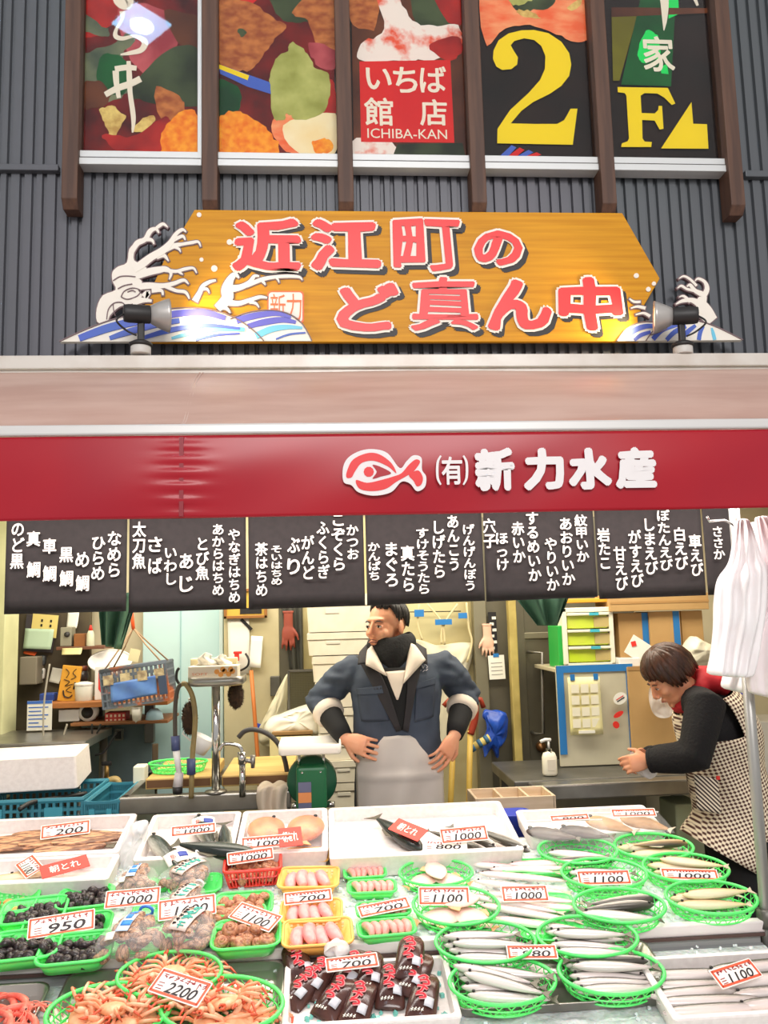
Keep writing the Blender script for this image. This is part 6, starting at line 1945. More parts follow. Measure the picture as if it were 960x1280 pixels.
def bob_hem(a):
    a = abs(a)
    if a < 40: return 1.28 + a * .002
    if a < 75: return 1.36 + (a - 40) * .02
    return 2.15
hair_locks(HW, .97, bob_hem, HAIRW, wom, (.086, .106, .108), (0, .016, .028), 230, 5, .0125)
sw = MB().tube([wai, che, che.lerp(nek, .55), nek.lerp(che, .1)], [.15, .158, .135, .08], 20, flat=.8)
for sh, el, wr in arms:
    sw.tube([sh.lerp(Vector((sh.x, 0, sh.z)), .5), sh, sh.lerp(el, .5), el + (el - sh) * .04, el.lerp(wr, .3), el.lerp(wr, .8), el.lerp(wr, .97)], [.08, .082, .075, .07, .066, .055, .047], 14)
so_ = sw.build('sweater', mat('sweater_black', (24, 22, 24), .9, bump=.4, scale=90), wom)
remesh(so_, .009, 3)
for sh, el, wr in arms:
    MB().tube([el.lerp(wr, .9), el.lerp(wr, .93), el.lerp(wr, 1.0), el.lerp(wr, 1.01)], [.046, .051, .049, .04], 14).build('cuff', mat('sweater_black', (24, 22, 24)), wom, True)


def check_mat():
    m = bpy.data.materials.new('smock_check'); m.use_nodes = True
    nt = m.node_tree; b = nt.nodes['Principled BSDF']; b.inputs['Roughness'].default_value = .85
    tc = nt.nodes.new('ShaderNodeTexCoord'); out = None
    mp_ = nt.nodes.new('ShaderNodeMapping'); mp_.inputs['Rotation'].default_value = (0, .35, 0)
    nt.links.new(tc.outputs['Object'], mp_.inputs[0])
    ws = []
    for ax in ('X', 'Z'):
        w = nt.nodes.new('ShaderNodeTexWave'); w.bands_direction = ax; w.inputs['Scale'].default_value = 22
        nt.links.new(mp_.outputs[0], w.inputs['Vector']); ws.append(w)
    ad = nt.nodes.new('ShaderNodeMath'); ad.operation = 'ADD'
    nt.links.new(ws[0].outputs['Fac'], ad.inputs[0]); nt.links.new(ws[1].outputs['Fac'], ad.inputs[1])
    cr = nt.nodes.new('ShaderNodeValToRGB'); e = cr.color_ramp.elements
    e[0].position = .3; e[0].color = lin((84, 48, 40)); e[1].position = .62; e[1].color = lin((240, 226, 200))
    half = nt.nodes.new('ShaderNodeMath'); half.operation = 'MULTIPLY'; half.inputs[1].default_value = .5
    nt.links.new(ad.outputs[0], half.inputs[0]); nt.links.new(half.outputs[0], cr.inputs[0])
    nt.links.new(cr.outputs[0], b.inputs['Base Color'])
    return m


CHK = check_mat()
# smock: body shell open at the armholes, with a flared skirt split at the side
sk = [wp(900, 1066), wp(917, 1030), wp(912, 990), wp(906, 960), wp(897, 915), wp(886, 886), wp(880, 872)]
rr = [(.212, .80), (.2, .82), (.184, .86), (.178, .88), (.19, .9), (.178, .86), (.145, .82)]
rings = []
n = 40
for i, p in enumerate(sk):
    t = (sk[min(i + 1, len(sk) - 1)] - sk[max(i - 1, 0)]).normalized()
    w = Vector((0, 1, 0)).cross(t)
    if w.x > 0: w = -w
    rings.append([p + Vector((0, 1, 0)) * rr[i][0] * math.sin(2 * PI * j / n) + w * rr[i][0] * rr[i][1] * math.cos(2 * PI * j / n) for j in range(n)])
vs = [p for r in rings for p in r]; fs = []
def fine(rings, k=5):
    out = []
    for j in range(len(rings[0])):
        out.append(smooth_pts([r[j] for r in rings], k))
    return [[c[i] for c in out] for i in range(len(out[0]))]
rings = fine(rings)
vs = [p + Vector((0, .006 * math.sin(p.x * 40 + p.z * 30), 0)) for r in rings for p in r]
for i in range(len(rings) - 1):
    for j in range(n):
        q = vs[i * n + j]
        side = j / n    # .25 far side, .75 camera side
        ah = (.715 < side < .85 or .15 < side < .285) and i > 19     # armholes
        front_top = (side < .17 or side > .83) and i > 26
        split = (.73 < side < .745) and i < 8
        if not (ah or front_top or split):
            fs.append((i * n + j, i * n + (j + 1) % n, (i + 1) * n + (j + 1) % n, (i + 1) * n + j))
MB().add(vs, fs).build('smock', CHK, wom, True, solid=.004)
# shoulder strap and pocket
mb = MB()
def stp(u, v):
    a = [(884, 930), (878, 905), (869, 880), (862, 862), (869, 852)]
    return 0
PKM = wave_mat('pocket_stripe', (64, 44, 40), (238, 226, 204), 26, 'X', .85, rot=(0, .75, 0))
def pk(u, v):
    a = wp(868 + 30 * u + 4 * v, 968 + 44 * v + 6 * u, -.19 + .035 * (1 - u) - .0 * v)
    return (a.x, a.y + .02 * (u - .5) ** 2, a.z)
MB().grid(pk, 10, 10).build('pocket', PKM, wom, True, solid=.004)
p = wp(897, 972, -.19); MB().box((p.x, p.y - .004, p.z), (.014, .006, .014)).build('pocket_tag', RED, wom)
# red hood
RH = mat('hood_red', (196, 28, 38), .75, c2=(176, 22, 34), scale=9, bump=.3)
hd = MB()
hq = wp(884, 850)
hd.ell(hq, (.065, .125, .06), 18, 12, Matrix.Rotation(math.radians(28), 3, 'Y'))
hd.ell(wp(896, 856), (.05, .1, .045), 16, 10, Matrix.Rotation(math.radians(30), 3, 'Y'))
nk = nek.lerp(hed, .18)
ax = (hed - nek).normalized(); u = Vector((0, 1, 0)); w = ax.cross(u)
hd.tube([nk + u * .085 * math.cos(2 * PI * k / 20) + w * .08 * math.sin(2 * PI * k / 20) for k in range(20)], .03, 10, True)
hd.tube([nek.lerp(hed, .1) + Vector((-.02, sy * .05, .0)) + Vector((-.0, 0, 0)) for sy in (-1, 0, 1)], .04, 8)
ho = hd.build('hood', RH, wom)
remesh(ho, .008, 4)
for v in ho.data.vertices:
    v.co = v.co + v.normal * .006 * noise.noise((v.co.x * 30, v.co.y * 22, v.co.z * 30))
# trousers and shoes
tr = MB()
for sy in (-1, 1):
    hp = pel + Vector((.01, sy * .08, -.03))
    tr.tube([hp, Vector((hp.x - .02, sy * .09, .42)), Vector((hp.x + .02, sy * .09, .22)), Vector((hp.x + .05, sy * .09, .1))], [.12, .088, .075, .07], 14)
tr.ell(pel + Vector((.01, 0, -.02)), (.15, .175, .15), 16, 10)
tr.tube([pel + Vector((.01, 0, -.12)), pel, wai], [.165, .18, .15], 18, flat=.8)
remesh(tr.build('trousers', BLK, wom), .012, 3)
for sy in (-1, 1):
    hp = pel + Vector((.06, sy * .09, 0))
    bt = MB().tube([(hp.x, sy * .09, .2), (hp.x, sy * .09, .06)], [.064, .06], 12)
    bt.tube([(hp.x + .05, sy * .09, .045), (hp.x - .15, sy * .09, .038)], [.048, .036], 10)
    remesh(bt.build('boot', mat('boot_black', (24, 24, 26)), wom), .01, 3)
# the clear bag she holds
bag('packing_bag', 'small clear plastic bag held in the woman\'s hands', [(788, 940), (800, 945), (818, 952), (822, 966), (812, 974), (800, 968), (786, 958)], WY - .03, .03, film_mat('bag_clear', opacity=.5), 41, 'plastic bag', .012)

# ================================================================== the fish display
def plane_z(y, base=0.0):
    return TZ0 + base + TS * (y - TY0)


YF = 2.585                       # front edge of the upper ice bed
XL, XR = -1.6, 1.30


def y_back(x):
    return 3.33 if x < .69 else 3.21

# stand under the display
stand = thing('display_stand', 'long sloping display stand filled with crushed ice', 'display stand', (0, 0, 0))
vs = []
yb0, yb1 = YF, 3.32
for x in (XL, XR):
    yb1 = y_back(x) - .01; xx = x
    for y, z in ((yb0, plane_z(yb0) - .015), (yb1, plane_z(yb1) - .015), (yb1, .02), (yb0, .02)):
        vs.append((x - (max(0, y - 2.56) * .12 if x > 0 else 0), y, z))
MB().add(vs, [(0, 1, 2, 3), (7, 6, 5, 4), (0, 4, 5, 1), (1, 5, 6, 2), (2, 6, 7, 3), (3, 7, 4, 0)]).build('cabinet', mat('stand_grey', (150, 150, 150), .5), stand)
vs = []
for x in (XL, XR):
    for y, z in ((1.6, plane_z(1.6, LOW) - .015), (YF - .002, plane_z(YF, LOW) - .015), (YF - .002, .02), (1.6, .02)):
        vs.append((x, y, z))
MB().add(vs, [(0, 1, 2, 3), (7, 6, 5, 4), (0, 4, 5, 1), (1, 5, 6, 2), (2, 6, 7, 3), (3, 7, 4, 0)]).build('lower_cabinet', mat('stand_grey', (150, 150, 150)), stand)
# front rim board of the upper bed and right rim
rim = mat('rim_white', (236, 226, 226), .35, .1)
zc = plane_z(YF) + .002
rot = Matrix.Rotation(TILT, 3, 'X')
MB().box(((XL + XR) / 2, YF, zc - .012), (XR - XL + .02, .024, .035), rot).build('front_rim', rim, stand, bev=.004)
MB().box(((XL + XR) / 2, YF - .014, zc - .034), (XR - XL + .01, .006, .008), rot).build('rim_shadow_gap', mat('gap_brown', (84, 60, 56), .7), stand)
ICEM = mat('crushed_ice', (236, 240, 238), .22, c2=(214, 222, 218), scale=45, bump=.7, sss=.2, detail=8)
def ice_bed(name, y0, y1, base, lab, x0=XL, x1=XR, seed=0):
    def fn(u, v):
        y = y0 + (y1 - y0) * v; x = x0 + (x1 - max(0, y - 2.56) * .12 - x0) * u
        if y1 > 3: y = y0 + (y_back(x) - y0) * v
        e = min(1, min(u * (x1 - x0), (1 - u) * (x1 - x0), v * (y1 - y0), (1 - v) * (y1 - y0)) / .04)
        return (x, y, plane_z(y, base) - .012 + e * (.010 + .007 * noise.noise((x * 14, y * 14, seed)) + .004 * noise.noise((x * 55, y * 55, seed))))
    o = MB().grid(fn, 240, 90).build(name, ICEM, None, True)
    return tag(o, lab, 'ice', None, 'stuff')
ice_bed('crushed_ice', YF + .012, 3.5, 0, 'bed of crushed ice under the baskets on the upper display')
ice_bed('crushed_ice', 1.62, YF - .02, LOW, 'crushed ice on the lower front step of the display', seed=4)
rnd = random.Random(5)
mb = MB()
for k in range(2600):
    x = rnd.uniform(XL + .03, XR - .03)
    if k % 4:
        y = rnd.uniform(YF + .02, 3.2); b_ = 0
    else:
        y = rnd.uniform(2.0, YF - .03); b_ = LOW
    s = rnd.uniform(.004, .011)
    e = Matrix.Rotation(rnd.uniform(0, 3), 3, 'X') @ Matrix.Rotation(rnd.uniform(0, 3), 3, 'Z')
    mb.box((x, y, plane_z(y, b_) + .003), (s * rnd.uniform(.7, 1.8), s, s * .8), e)
tag(mb.build('ice_chips', mat('ice_chip', (240, 246, 246), .12, sss=.2, alpha=.8), None), 'loose ice chips scattered over the display', 'ice', None, 'stuff')
# step between bed and right post foot
# ---- foam boxes along the back
def foam_tray(quad, h, lab, name='foam_box', t=.02, group=None, m=FOAM, base=0.0, wall=None):
    """open foam box resting on the slope; quad = photo points of rim: left-back, right-back, right-front, left-front"""
    q = [Tp(a, b, h + base) for a, b in quad]
    c = sum(q, Vector()) / 4
    M = Matrix.Translation(c) @ Matrix.Rotation(TILT, 4, 'X')
    iv = M.inverted()
    p = [(iv @ v) for v in q]
    w = (abs(p[1].x - p[0].x) + abs(p[2].x - p[3].x)) / 2; d = (abs(p[0].y - p[3].y) + abs(p[1].y - p[2].y)) / 2
    cx = sum(v.x for v in p) / 4; cy = sum(v.y for v in p) / 4
    M = M @ Matrix.Translation((cx, cy, -h))
    o = open_foam(w, d, h, t, .01, .033 if h >= .07 else .018).build(name, m)
    o.matrix_world = M
    tag(o, lab, 'foam box', group)
    return o, w, d, M
H1 = .075
G1 = 'open white foam boxes along the back of the display'
boxes = {}
boxes['A'] = foam_tray([(-70, 1024), (168, 1019), (150, 1066), (-70, 1073)], H1, 'open foam box with dried split fish at the back left', group=G1)
boxes['A2'] = foam_tray([(-70, 1075), (149, 1068), (135, 1099), (-70, 1107)], .07, 'open foam box with thin fish and a red card, in front of the split fish', group=G1)
boxes['B'] = foam_tray([(187, 1018), (297, 1014), (296, 1069), (170, 1075)], H1, 'open foam box with dark whole fish behind the clam bags', group=G1)
boxes['C'] = foam_tray([(299, 1014), (406, 1009), (414, 1062), (298, 1068)], H1, 'open foam box with bagged orange fish behind the red basket', group=G1)
boxes['D'] = foam_tray([(410, 1008), (627, 1002), (655, 1062), (412, 1072)], H1, 'wide open foam box with silver fish behind the man\'s side', group=G1)
boxes['E'] = foam_tray([(645, 1012), (800, 1006), (838, 1037), (660, 1045)], .055, 'open foam box with packed dark and brown fish at the right', group=G1)

# ---- produce builders
def fish_mesh(Lf, hf, tf, m, finm, tailw=1.0, head=.2, kind='round', eye=True):
    root = thing('fish', 'fish', 'fish')
    prof = [(0, .05, .08), (.03, .35, .4), (.1, .7, .75), (.22, .95, 1), (.4, 1, 1), (.6, .86, .85), (.78, .55, .55), (.9, .26, .3), (.96, .2, .2)]
    if kind == 'long': prof = [(0, .1, .1), (.02, .3, .35), (.08, .75, .8), (.2, 1, 1), (.6, .98, .95), (.8, .7, .7), (.92, .35, .35), (.97, .25, .2)]
    if kind == 'flat': prof = [(0, .04, .1), (.05, .3, .5), (.2, .78, .9), (.42, 1, 1), (.62, .9, .8), (.82, .45, .4), (.92, .18, .25), (.96, .16, .2)]
    rings = []
    for x, a, b in prof:
        rings.append([((x - .5) * Lf, a * hf / 2 * math.cos(2 * PI * k / 14), tf / 2 + b * tf / 2 * math.sin(2 * PI * k / 14)) for k in range(14)])
    MB().loft(rings).build('body', m, root, True, sub=1)
    x0 = .45 * Lf; tw = hf * .52 * tailw
    MB().slab([(x0, -hf * .08), (x0 + Lf * .1, -tw), (x0 + Lf * .075, 0), (x0 + Lf * .1, tw), (x0, hf * .08)], tf * .5 - .001, tf * .5 + .001).build('tail_fin', finm, root)
    MB().slab([(-.05 * Lf, hf * .46), (.02 * Lf, hf * .66), (.16 * Lf, hf * .5), (.2 * Lf, hf * .38)], tf * .48, tf * .48 + .002).build('dorsal_fin', finm, root)
    if eye:
        ex = (-.5 + .075) * Lf if kind != 'long' else (-.5 + .05) * Lf
        MB().lathe([(0, -.003), (hf * .11, -.002), (hf * .1, .002), (0, .003)], (ex, hf * .07, tf * (.87 if kind != 'long' else .8)), 12).build('eye', mat('fish_eye', (30, 26, 24), .1), root, True)
    return Proto(root)


SILV = [(0, (238, 228, 224)), (.36, (226, 210, 206)), (.47, (172, 164, 160)), (.58, (92, 88, 82)), (1, (60, 56, 48))]
M_SIL = ramp_mat('silver_fish_skin', SILV, rough=.25, metal=.1)
M_SAYORI = ramp_mat('sayori_skin', [(0, (246, 234, 230)), (.4, (240, 218, 212)), (.52, (190, 128, 130)), (.62, (226, 190, 186)), (1, (170, 150, 148))], rough=.25)
M_DARK = ramp_mat('dark_fish_skin', [(0, (214, 210, 196)), (.2, (150, 150, 140)), (.35, (56, 64, 60)), (1, (26, 34, 32))], rough=.25)
M_YEL = ramp_mat('yellow_fish_skin', [(0, (240, 226, 200)), (.45, (226, 196, 150)), (.62, (150, 120, 80)), (1, (70, 62, 50))], rough=.3)
M_FLAT = mat('flatfish_belly', (240, 206, 192), .35, c2=(232, 186, 172), scale=18, sss=.1)
M_FLATF = mat('flatfish_fin', (226, 164, 116), .5)
M_FIN = mat('fish_fin', (190, 178, 156), .4); M_FIND = mat('fish_fin_dark', (96, 90, 76), .4)
sardine = fish_mesh(.20, .034, .026, M_SIL, M_FIND)
mackerel = fish_mesh(.25, .05, .035, M_SIL, M_FIND)
sayori = fish_mesh(.30, .03, .022, M_SAYORI, M_FIN, .8, kind='long')
yellowfish = fish_mesh(.22, .042, .03, M_YEL, M_FIN)
flatfish = fish_mesh(.19, .11, .022, M_FLAT, M_FLATF, .5, kind='flat', eye=False)
darkfish = fish_mesh(.34, .08, .06, M_DARK, M_FIND, 1.1)
longfish = fish_mesh(.34, .045, .035, M_SIL, M_FIND, .8, kind='long')
drypack = fish_mesh(.17, .075, .03, mat('dry_dark', (58, 46, 44), .4, c2=(84, 66, 58), scale=20), M_FIND, .7)
drybrown = fish_mesh(.17, .085, .03, mat('dry_brown', (186, 140, 84), .5, c2=(160, 114, 64), scale=16), M_FIN, .7)


def oval_basket(a=.138, b=.098, h=.043):
    root = thing('oval_basket', 'basket', 'basket')
    N = 40
    ring_ = lambda f, z, n=N: [(a * f * math.cos(2 * PI * k / n), b * f * math.sin(2 * PI * k / n), z) for k in range(n)]
    MB().tube(ring_(1, h), .0052, 7, True).build('rim', GREENP, root, True)
    mb = MB(); mb.tube(ring_(.93, h * .45), .0022, 5, True); mb.tube(ring_(.86, .003), .003, 5, True)
    for k in range(26):
        for s in (-1, 1):
            t0 = 2 * PI * k / 26; t1 = t0 + s * .24
            tm = t0 + s * .16
            mb.tube([(a * math.cos(t0), b * math.sin(t0), h), (a * .93 * math.cos(tm), b * .93 * math.sin(tm), h * .45), (a * .86 * math.cos(t1), b * .86 * math.sin(t1), .003)], .0014, 4)
    mb.build('lattice_wall', GREENP, root)
    mb = MB()
    for k in range(9):
        y = -b * .86 + b * 1.72 * (k + .5) / 9; xx = a * .86 * math.sqrt(1 - (y / (b * .86)) ** 2)
        mb.box((0, y, .002), (2 * xx, .0035, .002))
    for k in range(12):
        x = -a * .86 + a * 1.72 * (k + .5) / 12; yy = b * .86 * math.sqrt(1 - (x / (a * .86)) ** 2)
        mb.box((x, 0, .002), (.0035, 2 * yy, .002))
    mb.build('base_grid', GREENP, root)
    return Proto(root)


def tray(w, d, h, m, rimm=None, name='plastic_tray', holes=None, cor=.03):
    root = thing(name, 'tray', 'tray')
    MB().loft([ring(w * .82, d * .80, cor * .8, 0), ring(w * .98, d * .98, cor, h), ring(w * .955, d * .95, cor * .95, h), ring(w * .80, d * .78, cor * .78, .003)]).build('shell', m, root, True)
    MB().tube([(x, y, h) for x, y in rrect(w, d, cor)], .0042, 6, True).build('rim', rimm or m, root, True)
    if holes:
        mb = MB()
        for k in range(9):
            for j in range(3):
                mb.box((-w * .38 + w * .76 * k / 8, d * .475 - .003 - (.010 * (3 - j)) * .25, h * (.25 + .24 * j)), (.007, .003, .006), Matrix.Rotation(-.3, 3, 'X'))
        mb.build('hole_pattern', holes, root)
    return Proto(root)


oval_p = oval_basket()
green_p = tray(.165, .125, .032, GREENP, holes=mat('hole_green', (150, 240, 160), .5))
orange_p = tray(.185, .125, .034, mat('orange_plastic', (250, 190, 96), .4, sss=.1), holes=mat('hole_orange', (255, 226, 170), .5), cor=.022)
slim_p = tray(.155, .078, .026, GREENP, cor=.02)


def on(M, x, y, z, rz=0.0, rx=0.0, ry=0.0, s=1.0):
    return M @ Matrix.Translation((x, y, z)) @ Matrix.Rotation(rz, 4, 'Z') @ Matrix.Rotation(rx, 4, 'X') @ Matrix.Rotation(ry, 4, 'Y') @ Matrix.Scale(s, 4)


GF = 'fish laid out in the green oval baskets'
def fill_fish(M, proto, spec, lab, group, sc=1.0):
    for (x, y, z, rz, f) in spec:
        proto.put(on(M, x, y, z, rz + (PI if f else 0), 0, 0, sc), lab, group)


# oval baskets: photo centre of the rim, fish kind, arrangement
OB = [
    # px, py, rot, base, label, fish list
    (722, 1062, -.06, 0, 'green oval basket at the back right holding one pale herring', 'back'),
    (817, 1057, -.05, 0, 'green oval basket rearmost at the right with striped brown fish', 'brown'),
    (755, 1091, -.06, 0, 'green oval basket with a price card, second row left of the right group', 'card'),
    (857, 1084, -.10, 0, 'green oval basket with a price card nearest the steel post', 'card2'),
    (774, 1131, -.04, 0, 'green oval basket with one big silver fish in the right group', 'big'),
    (889, 1121, -.05, 0, 'green oval basket at the far right with yellowish fish', 'yellow'),
    (607, 1177, -.02, -.010, 'green oval basket back left of the four on the metal tray', 'f1'),
    (734, 1170, -.05, -.010, 'green oval basket back right of the four on the metal tray', 'f2'),
    (628, 1226, .03, LOW + .015, 'green oval basket front left of the four on the metal tray', 'f3'),
    (764, 1214, -.02, LOW + .015, 'green oval basket front right of the four on the metal tray', 'f4'),
    (545, 1088, -.02, 0, 'smaller green oval basket with flatfish behind the priced flatfish', 'flat'),
    (570, 1131, -.12, 0, 'green oval basket with flatfish under a price card', 'flat2'),
]
OBM = {}
for px, py, r, bs, lab, key in OB:
    M = TM(px, py, r, .043, bs + .004)
    if key in ('flat',): M = M @ Matrix.Scale(.88, 4)
    if key in ('back', 'brown'): M = M @ Matrix.Scale(.98, 4)
    if key in ('f1', 'f2', 'f3', 'f4'): M = M @ Matrix.Scale(1.03, 4)
    if key == 'flat2': M = M @ Matrix.Diagonal((.95, 1.12, 1, 1))
    OBM[key] = M
    oval_p.put(M, lab, 'green oval lattice baskets')
D = math.radians
fl = [
    ('back', mackerel, [(0, .0, .012, D(-10), 0), (.02, -.035, .010, D(-6), 1)], 'silver herring in the rear basket of the right group', .82),
    ('brown', yellowfish, [(-.02, .02, .012, D(-4), 0), (.01, -.02, .012, D(4), 0), (.02, .0, .035, D(2), 1)], 'brown striped fish in the rearmost right basket', .95),
    ('card', mackerel, [(0, .03, .012, D(-4), 0), (0, -.02, .012, D(-8), 0)], 'silver fish lying under the middle price card of the right group', .85),
    ('card2', yellowfish, [(-.01, .03, .012, D(-10), 0), (.0, -.01, .012, D(-6), 0), (.03, .02, .034, D(-14), 0)], 'brown striped fish under the price card nearest the post', .95),
    ('big', mackerel, [(.0, .01, .014, D(4), 1), (-.01, -.035, .012, D(-10), 0), (.03, .045, .012, D(5), 1)], 'silver fish in the lowest basket of the right group', .92),
    ('yellow', yellowfish, [(-.01, .03, .012, D(3), 0), (0, -.015, .012, D(-3), 0), (.02, .01, .034, D(4), 0)], 'yellowish fish in the far right basket', 1.0),
    ('f1', sardine, [(-.02, .04, .012, D(-6), 0), (-.01, .01, .012, D(-4), 0), (0, -.02, .012, D(-8), 0), (.01, -.05, .012, D(-6), 0), (-.01, .02, .034, D(-2), 0), (.01, -.02, .034, D(-6), 0)], 'silver sardine in the back left basket on the metal tray', 1.05),
    ('f2', sardine, [(0, .04, .012, D(-6), 0), (.01, .01, .012, D(-3), 0), (0, -.02, .012, D(-7), 0), (.0, -.05, .012, D(-4), 0), (.01, .0, .034, D(-5), 0)], 'silver sardine in the back right basket on the metal tray', 1.05),
    ('f3', sardine, [(-.01, .045, .012, D(-16), 0), (0, .015, .012, D(-18), 0), (0, -.015, .012, D(-14), 0), (.01, -.045, .012, D(-12), 0), (-.02, .02, .034, D(-28), 0), (.02, .02, .034, D(-15), 0), (.0, -.02, .034, D(-30), 0)], 'silver sardine in the front left basket on the metal tray', 1.1),
    ('f4', sardine, [(0, .05, .012, D(-4), 0), (.01, .025, .012, D(-8), 0), (0, 0, .012, D(-6), 0), (.0, -.025, .012, D(-3), 0), (.0, -.05, .012, D(0), 0), (.01, .01, .034, D(-6), 0), (0, .035, .034, D(-5), 1)], 'silver sardine in the front right basket on the metal tray', 1.1),
    ('flat', flatfish, [(-.05, -.01, .008, D(215), 0), (.05, -.015, .010, D(-25), 0), (0, .03, .03, D(100), 0)], 'pale flatfish in the rear flatfish basket', .82),
    ('flat2', flatfish, [(-.05, -.02, .008, D(20), 1), (.05, -.025, .010, D(-40), 0), (0, .035, .03, D(190), 0)], 'pale flatfish in the priced flatfish basket', .86),
]
for key, pr, spec, lab, sc in fl:
    fill_fish(OBM[key], pr, spec, lab, lab + 's' if False else 'fish: ' + lab, sc)

# metal tray under the four sardine baskets and others
def metal_tray(quad, h, lab, base=LOW):
    q = [Tp(a, b, base + h) for a, b in quad]; c = sum(q, Vector()) / 4
    M = Matrix.Translation(c) @ Matrix.Rotation(TILT, 4, 'X'); iv = M.inverted()
    p = [iv @ v for v in q]
    w = (p[1].x - p[0].x + p[2].x - p[3].x) / 2; d = (p[0].y - p[3].y + p[1].y - p[2].y) / 2
    M = M @ Matrix.Translation((0, 0, -h))
    o = MB().loft([ring(w * .96, d * .95, .03, 0), ring(w, d, .035, h), ring(w + .012, d + .012, .04, h + .002), ring(w + .012, d + .012, .04, h - .001), ring(w * .97, d * .97, .03, h * .6), ring(w * .94, d * .93, .03, .003)][:3] + [ring(w - .006, d - .006, .033, h + .001), ring(w * .94, d * .93, .03, .003)]).build('metal_tray', mat('tray_metal', (176, 168, 160), .3, .8), None, True)
    o.matrix_world = M
    return tag(o, lab, 'metal tray', 'metal trays on the lower step'), M
metal_tray([(552, 1186), (815, 1177), (838, 1246), (570, 1263)], .026, 'metal tray carrying the four sardine baskets', LOW + .006)
t1, MT1 = metal_tray([(85, 1218), (352, 1200), (353, 1310), (40, 1330)], .02, 'metal tray carrying the crab baskets')
t2, MT2 = metal_tray([(-80, 1236), (52, 1230), (25, 1330), (-120, 1340)], .03, 'metal tray of red shrimp at the far left front')

_p = W(220, 962, KY + .2)
oval_p.put(Matrix.Translation((_p.x, KY + .26, CB)) @ Matrix.Scale(.92, 4), 'empty green oval basket on the chopping board by the spray hose', 'green oval lattice baskets')
# ---- long silver fish on green trays (centre)
for i, (px, py, r, w, lab) in enumerate(((672, 1078, -.02, 1.45, 'green tray under the rear long silver fish'), (676, 1122, -.1, 1.2, 'green tray under the price card of the long silver fish'), (690, 1158, -.2, 1.1, 'green tray under the front long silver fish'))):
    green_p.put(TM(px, py, r, .032, .003) @ Matrix.Diagonal((w, .8, .6, 1)), lab, 'small green plastic trays on the ice')
SY_ = [(640, 1078, D(-18)), (655, 1088, D(-16)), (668, 1076, D(-4)), (690, 1072, D(-2)), (650, 1100, D(-20)), (664, 1112, D(-16)), (680, 1125, D(-15)), (660, 1132, D(-24)), (676, 1145, D(-20)), (640, 1122, D(-26))]
for i, (px, py, r) in enumerate(SY_):
    sayori.put(TM(px, py, r, .03 + .004 * (i % 3), .012 + .006 * (i % 2)) , 'long slim silver-pink fish fanned out in the centre', 'long slim silver fish in the centre')

# ---- small trays with pink shrimp and pink fillets
PINK = mat('pink_flesh', (242, 172, 168), .3, c2=(228, 136, 136), scale=26, sss=.2)
PINKD = mat('pink_shell', (222, 138, 130), .35, c2=(238, 176, 166), scale=40, sss=.1)
def strip_mesh(L_, w, t, bend, m, name):
    pts = smooth_pts([(-L_ / 2, 0, t * .5), (-L_ * .2, bend, t * .7), (L_ * .2, bend, t * .7), (L_ / 2, 0, t * .45)], 4)
    n = len(pts); rs = [w * (.45 + .55 * math.sin(PI * (i + .6) / (n + .2))) for i in range(n)]
    root = thing(name, name, name)
    MB().tube(pts, rs, 10, flat=t / w * .8).build('flesh', m, root, True)
    return root
fil = strip_mesh(.085, .02, .022, .008, PINK, 'fillet'); fil['category'] = 'fillet'
MB().ell((.036, .003, .014), (.012, .014, .008), 10, 6).build('fin_end', PINKD, fil, True)
fillet = Proto(fil)
shr = strip_mesh(.055, .011, .016, .006, PINKD, 'peeled_shrimp'); shr['category'] = 'shrimp'
MB().slab([(.022, -.004), (.034, -.01), (.032, 0), (.034, .01), (.022, .005)], .006, .009).build('tail_fan', mat('shrimp_tail', (150, 120, 90), .4), shr)
shrimp = Proto(shr)
OTR = [(384, 1066, -.02, .8, 'rear orange tray of pale fillets beside the red basket', 5), (386, 1097, -.06, 1.05, 'large orange tray with four pink fillets behind the price card', 4), (389, 1138, -.03, 1.0, 'orange tray half hidden by its price card', 4), (397, 1166, .02, 1.08, 'front orange tray of pale pink fillets', 4)]
for px, py, r, s, lab, n in OTR:
    M = TM(px, py, r, .034, .004) @ Matrix.Scale(s, 4)
    orange_p.put(M, lab, 'orange plastic trays of fillets')
    for k in range(n):
        x = (-.5 + (k + .5) / n) * .125
        fillet.put(on(M, x, -.002 + .004 * (k % 2), .010 + .006 * (k % 2), D(96 + 8 * (k - 1.5)), .12 * (k % 2), 0, .98), 'pink fillet in the ' + lab.split(' with')[0].split(' of ')[0].split(' half')[0], 'pink fillets: ' + lab)
STR = [(456, 1089, .04, 'rear slim green tray of pink shrimp', .9), (465, 1108, -.02, 'second slim green tray of pink shrimp', 1.0), (479, 1136, .05, 'third slim green tray of pink shrimp, under its price card', 1.05), (483, 1160, .06, 'front slim green tray of pink shrimp', 1.08)]
for px, py, r, lab, s in STR:
    M = TM(px, py, r, .026, .004) @ Matrix.Scale(s, 4)
    slim_p.put(M, lab, 'slim green trays of pink shrimp')
    for k in range(6):
        x = (-.5 + (k + .5) / 6) * .125
        shrimp.put(on(M, x, .002, .012, D(-70 - 8 * (k % 3)), 0, 0, 1.05), 'pink shrimp lying in the ' + lab.split(' of')[0], 'pink shrimp: ' + lab)

